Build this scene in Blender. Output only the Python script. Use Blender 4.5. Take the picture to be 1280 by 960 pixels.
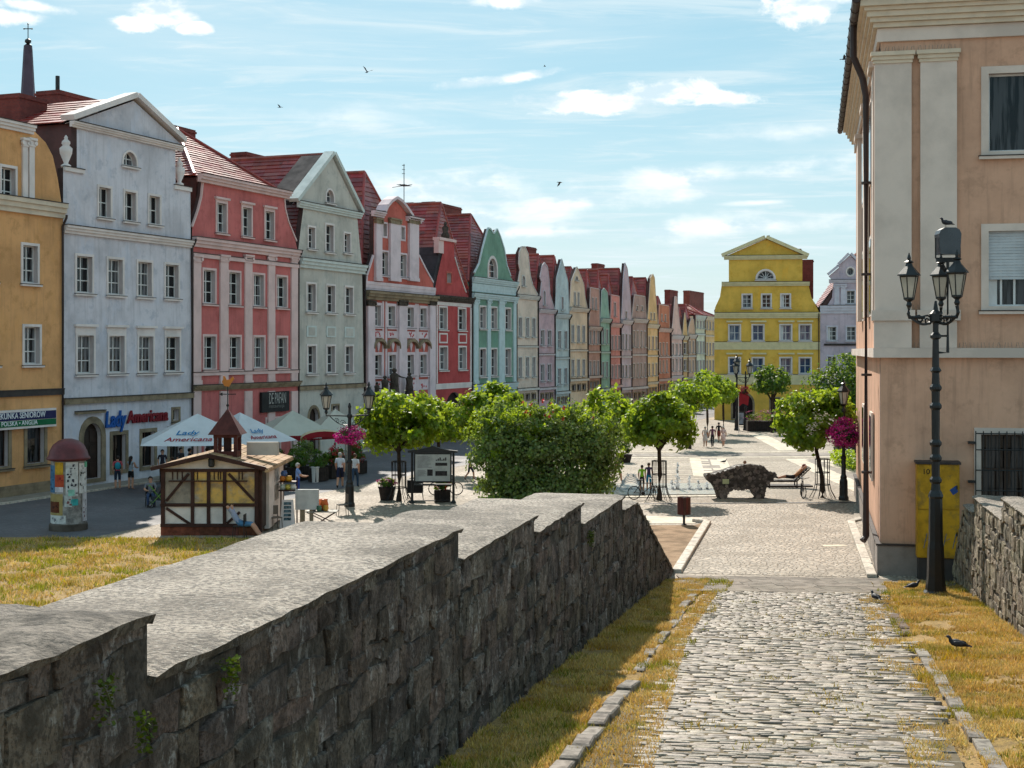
import bpy, bmesh, math, random
from mathutils import Vector, Matrix, noise
from mathutils.geometry import tessellate_polygon

# ---------------------------------------------------------------- camera, sky, sun, exposure
for o in list(bpy.data.objects):
    bpy.data.objects.remove(o, do_unlink=True)
sc = bpy.context.scene
COL = sc.collection
RND = random.Random(11)
FPX, HZ, EYE = 1750.0, 438.0, 7.0          # focal length and horizon measured on the 1280 px photograph, eye height in metres

cam_d = bpy.data.cameras.new("camera")
cam_d.sensor_width = 36.0
cam_d.lens = 36.0 * FPX / 1280.0
cam_d.shift_y = -42.0 / 1280.0
cam_d.clip_start = 0.1
cam_d.clip_end = 6000
cam = bpy.data.objects.new("camera", cam_d)
cam.location = (0, 0, EYE)
cam.rotation_euler = (math.radians(90), 0, 0)
COL.objects.link(cam)
sc.camera = cam

SUN_ELEV = math.radians(38.5)
SUN_AZ = math.atan2(-0.17, 0.985)           # measured from +Y towards +X
sun_vec = Vector((math.sin(SUN_AZ) * math.cos(SUN_ELEV), math.cos(SUN_AZ) * math.cos(SUN_ELEV), math.sin(SUN_ELEV)))
sun_d = bpy.data.lights.new("sun", 'SUN')
sun_d.energy = 4.2
sun_d.angle = math.radians(0.5)
sun_d.color = (1.0, 0.93, 0.82)
sun = bpy.data.objects.new("sun", sun_d)
sun.rotation_euler = (-sun_vec).to_track_quat('-Z', 'Y').to_euler()
sun.location = (-20, 60, 60)
COL.objects.link(sun)

world = bpy.data.worlds.new("World")
sc.world = world
world.use_nodes = True
wn, wl = world.node_tree.nodes, world.node_tree.links
wn.clear()

class NG:
    """small node-graph helper"""
    def __init__(s, nodes, links): s.n, s.l = nodes, links
    def node(s, t, **kw):
        n = s.n.new(t)
        for k, v in kw.items(): setattr(n, k, v)
        return n
    def put(s, sock, v):
        if v is None: return
        if hasattr(v, 'is_linked') or hasattr(v, 'links'): s.l.new(v, sock)
        else: sock.default_value = v
    def math(s, op, a, b=None, c=None, clamp=False):
        n = s.node('ShaderNodeMath', operation=op, use_clamp=clamp)
        s.put(n.inputs[0], a); s.put(n.inputs[1], b)
        if c is not None: s.put(n.inputs[2], c)
        return n.outputs[0]
    def noise(s, vec, scale, detail=4, rough=.55, dist=0.0):
        n = s.node('ShaderNodeTexNoise')
        if vec is not None: s.l.new(vec, n.inputs['Vector'])
        n.inputs['Scale'].default_value = scale; n.inputs['Detail'].default_value = detail
        n.inputs['Roughness'].default_value = rough; n.inputs['Distortion'].default_value = dist
        return n.outputs['Fac']
    def smooth(s, v, a, b, lo=0.0, hi=1.0):
        n = s.node('ShaderNodeMapRange', interpolation_type='SMOOTHSTEP')
        s.put(n.inputs[0], v)
        for i, x in enumerate((a, b, lo, hi)): s.put(n.inputs[i + 1], x)
        return n.outputs[0]
    def mix(s, f, a, b, blend='MIX'):
        n = s.node('ShaderNodeMix', data_type='RGBA', blend_type=blend)
        s.put(n.inputs[0], f)
        for i, v in ((6, a), (7, b)):
            if isinstance(v, tuple) and len(v) == 3: v = (*v, 1)
            s.put(n.inputs[i], v)
        return n.outputs[2]
    def mapping(s, vec, scale=(1, 1, 1), loc=(0, 0, 0), rot=(0, 0, 0)):
        n = s.node('ShaderNodeMapping')
        s.l.new(vec, n.inputs[0])
        n.inputs['Scale'].default_value = scale; n.inputs['Location'].default_value = loc; n.inputs['Rotation'].default_value = rot
        return n.outputs[0]
    def comb(s, x, y, z=0.0):
        n = s.node('ShaderNodeCombineXYZ')
        s.put(n.inputs[0], x); s.put(n.inputs[1], y); s.put(n.inputs[2], z)
        return n.outputs[0]

def build_sky():
    g = NG(wn, wl)
    sky = g.node('ShaderNodeTexSky', sky_type='NISHITA', sun_disc=False)
    sky.sun_elevation = SUN_ELEV; sky.sun_rotation = SUN_AZ
    sky.air_density = 1.0; sky.dust_density = 0.6; sky.ozone_density = 2.0
    tc = g.node('ShaderNodeTexCoord')
    sep = g.node('ShaderNodeSeparateXYZ'); g.l.new(tc.outputs['Generated'], sep.inputs[0])
    x, y, z = sep.outputs
    zz = g.math('MAXIMUM', z, 0.015)
    # cirrus veil on a high flat layer
    pl = g.comb(g.math('DIVIDE', x, g.math('ADD', zz, .06)), g.math('DIVIDE', y, g.math('ADD', zz, .06)))
    veil = g.noise(g.mapping(pl, (.55, .95, 1), (3.1, 1.7, 0), (0, 0, .25)), 1.0, 8, .62, .6)
    veil = g.smooth(veil, .45, .66)
    fine = g.noise(g.mapping(pl, (.9, 2.6, 1), (8.0, 2.0, 0), (0, 0, .2)), 1.6, 9, .65, .8)
    veil2 = g.smooth(fine, .48, .68)
    # azimuth / elevation of the direction for the single cumulus clouds
    az = g.math('ARCTAN2', x, y)
    el = g.math('ARCSINE', z)
    ae = g.comb(az, el)
    puff = g.noise(g.mapping(ae, (1, 1.7, 1)), 30, 9, .62, .4)
    puff_b = g.noise(g.mapping(ae, (1, 2.4, 1), (5, 3, 0)), 12, 7, .6, .3)
    def cloud(px, py, rx, ry, tilt=0.0, hard=.35, amp=1.0, n=puff):
        a0, e0 = math.atan((px - 640) / FPX), math.atan((HZ - py) / FPX)
        da = g.math('SUBTRACT', az, a0); de = g.math('SUBTRACT', el, e0)
        if tilt: de = g.math('SUBTRACT', de, g.math('MULTIPLY', da, tilt))
        da = g.math('MULTIPLY', da, FPX / rx); de = g.math('MULTIPLY', de, FPX / ry)
        d = g.math('SQRT', g.math('ADD', g.math('MULTIPLY', da, da), g.math('MULTIPLY', de, de)))
        v = g.math('ADD', g.math('SUBTRACT', 1.0, d), g.math('MULTIPLY', g.math('SUBTRACT', n, .5), 2.6 * amp))
        return g.smooth(v, .0, hard)
    dens = None
    for c in ((168, 44, 40, 11, 0, .5, .8), (205, 30, 44, 20, 0, .5, .8), (242, 45, 26, 10, 0, .5, .8), (750, 128, 115, 17, 0, .55), (830, 118, 80, 20, .0, .6), (905, 127, 52, 13, 0, .5, .8),
              (1005, 20, 52, 24, 0, .5), (1090, -5, 80, 40, 0, .6), (630, 98, 90, 8, .13, .8, .8), (30, 30, 60, 8, -.08, .9), (10, 45, 50, 10, 0, .9), (640, 2, 60, 9, 0, .8)):
        m = cloud(*c)
        dens = m if dens is None else g.math('MAXIMUM', dens, m)
    for c in ((900, 222, 300, 22, .09, 1.3, 1.1), (560, 236, 230, 34, .0, 1.4, 1.3), (700, 255, 260, 28, .12, 1.4, 1.2), (880, 285, 260, 20, .04, 1.4, 1.2),
              (430, 150, 150, 30, 0, 2.2, 1.3), (950, 256, 60, 5, .02, 1.2, .8), (1000, 170, 160, 18, .05, 2.2, 1.3), (640, 290, 300, 14, 0, 2.0, 1.4)):
        dens = g.math('MAXIMUM', dens, g.math('MULTIPLY', cloud(*c, n=puff_b), .85))
    soft = g.math('ADD', g.math('MULTIPLY', veil, .34), g.math('MULTIPLY', veil2, .50), clamp=True)
    horizon = g.smooth(z, .22, -.01)
    soft = g.math('ADD', soft, g.math('MULTIPLY', horizon, .40), clamp=True)
    k = SKY_K
    tint = g.node('ShaderNodeHueSaturation'); tint.inputs['Saturation'].default_value = 1.2; tint.inputs['Hue'].default_value = .475
    tint.inputs['Value'].default_value = SKY_VALUE
    g.l.new(sky.outputs[0], tint.inputs['Color'])
    c = g.mix(.72, tint.outputs[0], (k * .32, k * .55, k * .64))      # thin bright haze over the whole sky
    c = g.mix(soft, c, (k * .74, k * .86, k * .90))
    shade = g.smooth(g.noise(g.mapping(ae, (1, 2.2, 1), (9, 9, 0)), 26, 6), .44, .62)
    cc = g.mix(shade, (k * 1.15, k * 1.13, k * 1.1), (k * .66, k * .82, k * .90))
    c = g.mix(g.math('MULTIPLY', dens, .93), c, cc)
    bg = g.node('ShaderNodeBackground'); bg.inputs['Strength'].default_value = SKY_STRENGTH
    g.l.new(c, bg.inputs['Color'])
    out = g.node('ShaderNodeOutputWorld'); g.l.new(bg.outputs[0], out.inputs['Surface'])
SKY_STRENGTH, SKY_VALUE, SKY_K = 0.10, 0.9, 6.9
build_sky()
sc.view_settings.view_transform = 'Standard'
sc.view_settings.look = 'None'
sc.view_settings.exposure = 0.68
sc.view_settings.gamma = 1.0
sc.view_settings.use_curve_mapping = False
sc.render.engine = 'CYCLES'
sc.cycles.use_denoising = True
sc.cycles.max_bounces = 4
sc.cycles.diffuse_bounces = 2
sc.cycles.glossy_bounces = 2
sc.cycles.transmission_bounces = 2
sc.cycles.use_adaptive_sampling = True
sc.cycles.adaptive_threshold = 0.02
sc.cycles.transparent_max_bounces = 6
sc.cycles.sample_clamp_indirect = 4.0

# ---------------------------------------------------------------- materials
MATS = {}
def srgb(r, g=None, b=None):
    if g is None: r, g, b = r
    f = lambda v: ((v / 255) / 12.92) if v / 255 <= .04045 else (((v / 255) + .055) / 1.055) ** 2.4
    return (f(r), f(g), f(b))

def M(name, col, rough=.85, var=.18, vs=1.2, bump=.15, bs=18.0, streak=0.0, spec=.3, island=0.0, obj=0.0, col2=None, metal=0.0, world=False, grime=None, trans=0.0, cell=None, bdist=.02, grain=0.0, lichen=None, tcol=None):
    """procedural surface: base colour, large stains, fine relief; optional vertical streaks, random tone by island or object"""
    if name in MATS: return MATS[name]
    m = bpy.data.materials.new(name); m.use_nodes = True
    nt = m.node_tree; nt.nodes.clear()
    g = NG(nt.nodes, nt.links)
    bsdf = g.node('ShaderNodeBsdfPrincipled')
    out = g.node('ShaderNodeOutputMaterial')
    if world:
        geo = g.node('ShaderNodeNewGeometry'); vec = geo.outputs['Position']
    else:
        tc = g.node('ShaderNodeTexCoord'); vec = tc.outputs['Object']
        oi = g.node('ShaderNodeObjectInfo')
        add = g.node('ShaderNodeVectorMath', operation='ADD'); g.l.new(vec, add.inputs[0])
        r3 = g.comb(g.math('MULTIPLY', oi.outputs['Random'], 37.0), g.math('MULTIPLY', oi.outputs['Random'], 91.0), g.math('MULTIPLY', oi.outputs['Random'], 13.0))
        g.l.new(r3, add.inputs[1]); vec = add.outputs[0]
    c1 = (*col, 1)
    c2 = (*(col2 if col2 else tuple(v * (1 - var * 1.6) for v in col)), 1)
    n1 = g.noise(vec, vs, 6, .6)
    c = g.mix(g.smooth(n1, .38, .68), c1, c2)
    if streak:
        st = g.noise(g.mapping(vec, (3.2, 3.2, .22)), 1.6, 6, .65)
        c = g.mix(g.math('MULTIPLY', g.smooth(st, .48, .72), streak), c, tuple(v * .45 for v in col))
    if grime:
        gn = g.noise(vec, grime[1], 7, .7)
        c = g.mix(g.math('MULTIPLY', g.smooth(gn, .52, .66), grime[2]), c, grime[0])
    fine = g.noise(vec, bs, 5, .65)
    c = g.mix(g.math('MULTIPLY', g.math('SUBTRACT', fine, .5), var * 1.6, clamp=False), c, (0, 0, 0)) if var else c
    if lichen:
        ln = g.noise(g.mapping(vec, (1, 1, .45)), lichen[1], 8, .72)
        c = g.mix(g.math('MULTIPLY', g.smooth(ln, .54, .64), lichen[2]), c, lichen[0])
    if grain: c = g.mix(g.math('MULTIPLY', g.smooth(fine, *((.485, .54) if grain >= .9 else (.46, .60))), grain), c, tuple(v * .3 for v in col))
    if island or obj:
        if island:
            geo2 = g.node('ShaderNodeNewGeometry'); rv = geo2.outputs['Random Per Island']; amt = island
        else:
            oi2 = g.node('ShaderNodeObjectInfo'); rv = oi2.outputs['Random']; amt = obj
        hsv = g.node('ShaderNodeHueSaturation')
        g.l.new(c, hsv.inputs['Color'])
        g.l.new(g.math('ADD', g.math('MULTIPLY', rv, 2 * amt), 1 - amt), hsv.inputs['Value'])
        r2 = g.math('FRACT', g.math('MULTIPLY', rv, 7.31))
        g.l.new(g.math('ADD', g.math('MULTIPLY', r2, amt * .9), 1 - amt * .45), hsv.inputs['Saturation'])
        g.l.new(g.math('ADD', g.math('MULTIPLY', g.math('FRACT', g.math('MULTIPLY', rv, 13.7)), amt * .10), .5 - amt * .05), hsv.inputs['Hue'])
        c = hsv.outputs[0]
    hgt = fine
    if cell:   # (scale, darkness, relief): stone setts
        vo = g.node('ShaderNodeTexVoronoi', feature='DISTANCE_TO_EDGE'); g.l.new(g.mapping(vec, cell[3] if len(cell) > 3 else (1, 1, 1)), vo.inputs['Vector']); vo.inputs['Scale'].default_value = cell[0]
        vc = g.node('ShaderNodeTexVoronoi'); g.l.new(g.mapping(vec, cell[3] if len(cell) > 3 else (1, 1, 1)), vc.inputs['Vector']); vc.inputs['Scale'].default_value = cell[0]
        joint = g.smooth(vo.outputs['Distance'], .01, .18)
        tone = g.node('ShaderNodeSeparateColor'); g.l.new(vc.outputs['Color'], tone.inputs[0])
        c = g.mix(g.math('MULTIPLY', tone.outputs[0], .75), c, tuple(v * .5 for v in col))
        c = g.mix(joint, tuple(v * (1 - cell[1]) for v in col), c)
        hgt = g.math('ADD', g.math('MULTIPLY', joint, cell[2]), g.math('MULTIPLY', fine, .3))
    g.l.new(c, bsdf.inputs['Base Color'])
    rr = g.smooth(n1, .3, .7, rough - .07, min(1, rough + .06)); g.l.new(rr, bsdf.inputs['Roughness'])
    bsdf.inputs['Metallic'].default_value = metal
    bsdf.inputs['Specular IOR Level'].default_value = spec
    if bump:
        b = g.node('ShaderNodeBump'); b.inputs['Strength'].default_value = bump; b.inputs['Distance'].default_value = bdist
        g.l.new(hgt, b.inputs['Height']); g.l.new(b.outputs[0], bsdf.inputs['Normal'])
    if trans:
        tr = g.node('ShaderNodeBsdfTranslucent'); g.l.new(g.mix(.55, c, tcol) if tcol else c, tr.inputs['Color'])
        mx = g.node('ShaderNodeMixShader'); mx.inputs[0].default_value = trans
        g.l.new(bsdf.outputs[0], mx.inputs[1]); g.l.new(tr.outputs[0], mx.inputs[2]); g.l.new(mx.outputs[0], out.inputs['Surface'])
    else:
        g.l.new(bsdf.outputs[0], out.inputs['Surface'])
    MATS[name] = m
    return m

def stucco(name, rgb, **kw):
    a = dict(rough=.92, var=.15, vs=.5, bump=.3, bs=9.0, streak=.34, spec=.15, bdist=.015, grime=(tuple(v * .72 for v in srgb(rgb)), 1.3, .45), lichen=(tuple(min(1, v * 1.15) for v in srgb(rgb)), .7, .35)); a.update(kw)
    lum = sum(rgb) / 3
    rgb = tuple(min(240, (v * .80 + lum * .20) * f * 1.07 + 6) for v, f in zip(rgb, (1.06, 1.01, .98)))
    return M('stucco_' + name, srgb(rgb), **a)
def plain(name, rgb, **kw):
    a = dict(rough=.7, var=.08, vs=2.0, bump=.05, bs=30); a.update(kw)
    return M(name, srgb(rgb), **a)

def glass_mat(name, rgb, rough=.04, rnd=.5):
    if name in MATS: return MATS[name]
    m = bpy.data.materials.new(name); m.use_nodes = True
    nt = m.node_tree; nt.nodes.clear(); g = NG(nt.nodes, nt.links)
    b = g.node('ShaderNodeBsdfPrincipled'); out = g.node('ShaderNodeOutputMaterial')
    oi = g.node('ShaderNodeObjectInfo'); tc = g.node('ShaderNodeTexCoord')
    c = srgb(rgb)
    n = g.noise(g.mapping(tc.outputs['Object'], (9, 1, .5)), 1.0, 3)
    cur = g.math('MULTIPLY', g.smooth(n, .42, .55), g.smooth(oi.outputs['Random'], .3, .6))
    col = g.mix(g.math('MULTIPLY', cur, rnd), (*c, 1), (.36, .36, .38, 1))
    g.l.new(col, b.inputs['Base Color'])
    b.inputs['Roughness'].default_value = rough; b.inputs['Specular IOR Level'].default_value = .32
    w = g.noise(g.mapping(tc.outputs['Object'], (1.3, 1, 1.3)), 1.4, 2)
    bp = g.node('ShaderNodeBump'); bp.inputs['Strength'].default_value = .06; bp.inputs['Distance'].default_value = .05
    g.l.new(w, bp.inputs['Height']); g.l.new(bp.outputs[0], b.inputs['Normal'])
    g.l.new(b.outputs[0], out.inputs['Surface'])
    MATS[name] = m
    return m

def brick_mat(name, c1, c2, mortar, scale=3.2):
    if name in MATS: return MATS[name]
    m = bpy.data.materials.new(name); m.use_nodes = True
    nt = m.node_tree; nt.nodes.clear(); g = NG(nt.nodes, nt.links)
    b = g.node('ShaderNodeBsdfPrincipled'); out = g.node('ShaderNodeOutputMaterial')
    tc = g.node('ShaderNodeTexCoord'); sp = g.node('ShaderNodeSeparateXYZ'); g.l.new(tc.outputs['Object'], sp.inputs[0])
    v = g.comb(g.math('ADD', sp.outputs[0], sp.outputs[1]), sp.outputs[2])
    br = g.node('ShaderNodeTexBrick'); g.l.new(v, br.inputs['Vector'])
    br.inputs['Color1'].default_value = (*srgb(c1), 1); br.inputs['Color2'].default_value = (*srgb(c2), 1); br.inputs['Mortar'].default_value = (*srgb(mortar), 1)
    br.inputs['Scale'].default_value = scale; br.inputs['Mortar Size'].default_value = .02
    n = g.noise(tc.outputs['Object'], 1.5, 6)
    col = g.mix(g.math('MULTIPLY', g.smooth(n, .4, .7), .5), br.outputs['Color'], tuple(x * .3 for x in srgb(c1)))
    g.l.new(col, b.inputs['Base Color']); b.inputs['Roughness'].default_value = .9
    g.l.new(b.outputs[0], out.inputs['Surface'])
    MATS[name] = m
    return m

WHITE = plain('white_trim', (232, 220, 216), rough=.8, var=.10, vs=.8)
OFFW = plain('cream_trim', (222, 205, 184), rough=.85, var=.12, vs=.8)
STONE = M('sandstone_trim', srgb(150, 132, 108), rough=.9, var=.25, vs=1.5, bump=.3, bs=14)
DARKST = M('weathered_stone', srgb(84, 74, 66), rough=.95, var=.35, vs=4, bump=.5, bs=12)
LEDGE = M('dark_ledge_sheet', srgb(62, 54, 52), rough=.6, var=.25, vs=2)
GLASS = glass_mat('window_glass', (26, 28, 31))
GLASSD = glass_mat('shop_glass', (20, 19, 20), rnd=.15)
GLASSB = glass_mat('blue_window_glass', (52, 74, 104), rnd=.6)
FRAME = plain('window_frame_white', (222, 220, 218), rough=.5)
FRAMED = plain('window_frame_brown', (70, 52, 42), rough=.5)
ROOF = M('red_roof_tile', srgb(160, 72, 66), rough=.42, var=.25, vs=.7, bump=.35, bs=6, spec=.5, island=.22, grime=((.05, .03, .03), 1.1, .5))
ROOFD = M('dark_roof_tile', srgb(88, 40, 40), rough=.5, var=.25, vs=.7, bump=.35, bs=6, spec=.5, island=.22, grime=((.04, .03, .03), 1.1, .5))
SLATE = M('dark_roof_sheet', srgb(66, 62, 66), rough=.9, var=.25, vs=1.0)
BRICK = brick_mat('chimney_brick', (136, 62, 52), (112, 50, 44), (96, 78, 72))
PIPE = plain('drainpipe_brown', (62, 48, 46), rough=.5)
IRON = M('black_iron', srgb(20, 20, 22), rough=.45, var=.2, vs=5, bump=.1, bs=40, spec=.5)
WOODD = M('dark_brown_timber', srgb(66, 36, 28), rough=.65, var=.25, vs=2.5, bump=.2, bs=25, streak=.2)
DOORW = M('door_wood', srgb(58, 42, 34), rough=.6, var=.25, vs=2, bump=.2, streak=.3)

# ---------------------------------------------------------------- mesh helpers
class MB:
    def __init__(s): s.v = []; s.f = []; s.m = []; s.cm = 0
    def add(s, vs, fs):
        b = len(s.v); s.v.extend([tuple(p) for p in vs]); s.f.extend([tuple(b + i for i in f) for f in fs]); s.m.extend([s.cm] * len(fs)); return s
    def box(s, x0, x1, y0, y1, z0, z1):
        return s.add([(x0, y0, z0), (x1, y0, z0), (x1, y1, z0), (x0, y1, z0), (x0, y0, z1), (x1, y0, z1), (x1, y1, z1), (x0, y1, z1)],
                     [(0, 3, 2, 1), (4, 5, 6, 7), (0, 1, 5, 4), (1, 2, 6, 5), (2, 3, 7, 6), (3, 0, 4, 7)])
    def prism(s, pts, y0, y1):
        """outline in x,z extruded along y"""
        n = len(pts)
        vs = [(p[0], y0, p[1]) for p in pts] + [(p[0], y1, p[1]) for p in pts]
        return s.add(vs, [tuple(range(n)), tuple(range(2 * n - 1, n - 1, -1))] + [(i, i + n, (i + 1) % n + n, (i + 1) % n) for i in range(n)])
    def flat(s, pts, z0, z1):
        """outline in x,y extruded along z"""
        n = len(pts)
        vs = [(p[0], p[1], z0) for p in pts] + [(p[0], p[1], z1) for p in pts]
        return s.add(vs, [tuple(range(n - 1, -1, -1)), tuple(range(n, 2 * n))] + [(i, (i + 1) % n, (i + 1) % n + n, i + n) for i in range(n)])
    def lathe(s, prof, n=12, c=(0, 0, 0), ph=0.0, cap=True):
        vs = []
        for r, z in prof:
            for k in range(n):
                a = ph + 2 * math.pi * k / n
                vs.append((c[0] + r * math.cos(a), c[1] + r * math.sin(a), c[2] + z))
        fs = []
        for i in range(len(prof) - 1):
            for k in range(n):
                fs.append((i * n + k, i * n + (k + 1) % n, (i + 1) * n + (k + 1) % n, (i + 1) * n + k))
        if cap:
            fs.append(tuple(range(n - 1, -1, -1))); fs.append(tuple((len(prof) - 1) * n + k for k in range(n)))
        return s.add(vs, fs)
    def tube(s, pts, r, n=6, close=False):
        pts = [Vector(p) for p in pts]; m = len(pts)
        rs = r if isinstance(r, (list, tuple)) else [r] * m
        vs = []
        up = Vector((0, 0, 1))
        for i, p in enumerate(pts):
            a = pts[(i - 1) % m] if (close or i > 0) else p
            b = pts[(i + 1) % m] if (close or i < m - 1) else p
            d = (b - a)
            if d.length < 1e-9: d = Vector((0, 0, 1))
            d.normalize()
            q = d.cross(up)
            if q.length < 1e-3: q = d.cross(Vector((1, 0, 0)))
            q.normalize(); w = q.cross(d)
            for k in range(n):
                t = 2 * math.pi * k / n
                vs.append(p + (q * math.cos(t) + w * math.sin(t)) * rs[i])
        fs = []
        for i in range(m if close else m - 1):
            j = (i + 1) % m
            for k in range(n): fs.append((i * n + k, i * n + (k + 1) % n, j * n + (k + 1) % n, j * n + k))
        if not close:
            fs.append(tuple(range(n - 1, -1, -1))); fs.append(tuple((m - 1) * n + k for k in range(n)))
        return s.add(vs, fs)
    def ball(s, c, r, n=10, m=7):
        rx, ry, rz = r if isinstance(r, (tuple, list)) else (r, r, r)
        vs = [(c[0], c[1], c[2] - rz)]
        for i in range(1, m):
            t = -math.pi / 2 + math.pi * i / m
            for k in range(n):
                a = 2 * math.pi * k / n
                vs.append((c[0] + rx * math.cos(t) * math.cos(a), c[1] + ry * math.cos(t) * math.sin(a), c[2] + rz * math.sin(t)))
        vs.append((c[0], c[1], c[2] + rz))
        fs = [(0, 1 + (k + 1) % n, 1 + k) for k in range(n)]
        for i in range(m - 2):
            for k in range(n): fs.append((1 + i * n + k, 1 + i * n + (k + 1) % n, 1 + (i + 1) * n + (k + 1) % n, 1 + (i + 1) * n + k))
        t = len(vs) - 1
        fs += [(1 + (m - 2) * n + k, 1 + (m - 2) * n + (k + 1) % n, t) for k in range(n)]
        return s.add(vs, fs)
    def mesh(s, name, mats, smooth=False):
        me = bpy.data.meshes.new(name)
        me.from_pydata(s.v, [], s.f)
        mats = mats if isinstance(mats, (list, tuple)) else [mats]
        for m in mats: me.materials.append(m)
        if len(mats) > 1: me.polygons.foreach_set('material_index', s.m)
        if smooth: me.polygons.foreach_set('use_smooth', [True] * len(me.polygons))
        me.update()
        return me
    def build(s, name, mats, parent=None, smooth=False, loc=None, rot=None):
        return put(name, s.mesh(name, mats, smooth), parent, loc, rot)

def put(name, me, parent=None, loc=None, rot=None):
    o = bpy.data.objects.new(name, me)
    COL.objects.link(o)
    if parent is not None: o.parent = parent
    if loc is not None: o.location = loc
    if rot is not None: o.rotation_euler = rot if isinstance(rot, (tuple, list)) else (0, 0, rot)
    return o
def tag(o, label=None, cat=None, group=None, kind=None):
    if label: o['label'] = label
    if cat: o['category'] = cat
    if group: o['group'] = group
    if kind: o['kind'] = kind
    return o
def thing(name, label, cat, loc=(0, 0, 0), rz=0.0, group=None):
    o = bpy.data.objects.new(name, None); COL.objects.link(o)
    o.empty_display_size = .2
    o.location = loc; o.rotation_euler = (0, 0, rz)
    return tag(o, label, cat, group)
def copy_tree(o, parent=None):
    c = o.copy(); COL.objects.link(c)
    if parent is not None: c.parent = parent
    for ch in list(o.children): copy_tree(ch, c)
    return c
def dup(o, loc, rz, label=None, group=None, scale=None):
    c = copy_tree(o); c.location = loc; c.rotation_euler = (0, 0, rz)
    if scale: c.scale = (scale,) * 3
    if label: c['label'] = label
    if group: c['group'] = group
    return c
def text(body, width, mat, parent, loc, rot=(math.pi / 2, 0, 0), name='lettering', depth=.01, bold=0.0, shear=0.0, hscale=1.0):
    cu = bpy.data.curves.new(name, 'FONT'); cu.body = body; cu.extrude = depth; cu.offset = bold; cu.shear = shear
    cu.resolution_u = 3
    t = bpy.data.objects.new('tmp', cu); COL.objects.link(t)
    dg = bpy.context.evaluated_depsgraph_get()
    me = bpy.data.meshes.new_from_object(t.evaluated_get(dg))
    bpy.data.objects.remove(t, do_unlink=True); bpy.data.curves.remove(cu)
    xs = [v.co.x for v in me.vertices]; x0, x1 = min(xs), max(xs)
    k = width / (x1 - x0)
    for v in me.vertices: v.co = Vector(((v.co.x - x0) * k, v.co.y * k * hscale, v.co.z))
    me.materials.clear(); me.materials.append(mat)
    return put(name, me, parent, loc, rot)

# ---------------------------------------------------------------- measuring: a pixel of the photograph and a plane give a point in metres
def kx(px): return (px - 640.0) / FPX
def gnd(px, py, z=0.0):
    y = FPX * (EYE - z) / (py - HZ)
    return Vector((kx(px) * y, y, z))
def at(px, py, y): return Vector((kx(px) * y, y, EYE + (HZ - py) / FPX * y))
class Plane:
    """vertical facade plane through (x, y) running along (ux, uy); local x runs along it, local y goes into the building"""
    def __init__(s, x, y, ux, uy):
        l = math.hypot(ux, uy); s.o = Vector((x, y)); s.u = Vector((ux / l, uy / l)); s.d = Vector((-s.u.y, s.u.x)); s.ang = math.atan2(s.u.y, s.u.x)
    def hit(s, px, off=0.0):
        o = s.o + s.d * off; k = kx(px)
        t = (k * o.y - o.x) / (s.u.x - k * s.u.y)
        return t, o.y + t * s.u.y
    def s_(s, px, off=0.0): return s.hit(px, off)[0]
    def z_(s, px, py, off=0.0): return EYE + (HZ - py) / FPX * s.hit(px, off)[1]
    def world(s, t, off=0.0): p = s.o + s.u * t + s.d * off; return (p.x, p.y)
# ---------------------------------------------------------------- houses
ROW = Plane(-22.4, 70.1, .39, 1.0)          # the long row of gabled houses on the left of the square

def arc_pts(x0, x1, zs, rise, n=10):
    xm, rx = (x0 + x1) / 2, (x1 - x0) / 2
    return [(xm + rx * math.cos(math.pi * k / n), zs + rise * math.sin(math.pi * k / n)) for k in range(n + 1)]
def opening(w, h, kind='rect'):
    """outline of an opening, counter-clockwise from its lower left corner"""
    if kind == 'arch':
        r = min(w / 2, h * .8)
        return [(0, 0), (w, 0)] + arc_pts(0, w, h - r, r)[0:]
    if kind == 'lunette':
        return [(0, 0), (w, 0)] + arc_pts(0, w, .02, h - .02, 12)[1:-1]
    if kind == 'round':
        return [(w / 2 + w / 2 * math.cos(2 * math.pi * k / 16 - 2.3), h / 2 + h / 2 * math.sin(2 * math.pi * k / 16 - 2.3)) for k in range(16)]
    return [(0, 0), (w, 0), (w, h), (0, h)]
def grow(pts, w, h, d, kind):
    if kind == 'rect': return [(-d, -d), (w + d, -d), (w + d, h + d), (-d, h + d)]
    cx, cz = w / 2, h / 2
    if kind == 'round': return [(cx + (p[0] - cx) * (1 + 2 * d / w), cz + (p[1] - cz) * (1 + 2 * d / h)) for p in pts]
    cz = (h - min(w / 2, h * .8)) if kind == 'arch' else 0
    r = []
    for p in pts:
        if p[1] <= cz + 1e-6 or p[1] <= 1e-6: r.append((-d if p[0] < cx else w + d, p[1] if kind == 'arch' and p[1] > 1e-6 else -d * .6))
        else:
            v = Vector((p[0] - cx, p[1] - cz)); l = v.length; v = v * ((l + d) / l); r.append((cx + v.x, cz + v.y))
    return r

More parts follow.
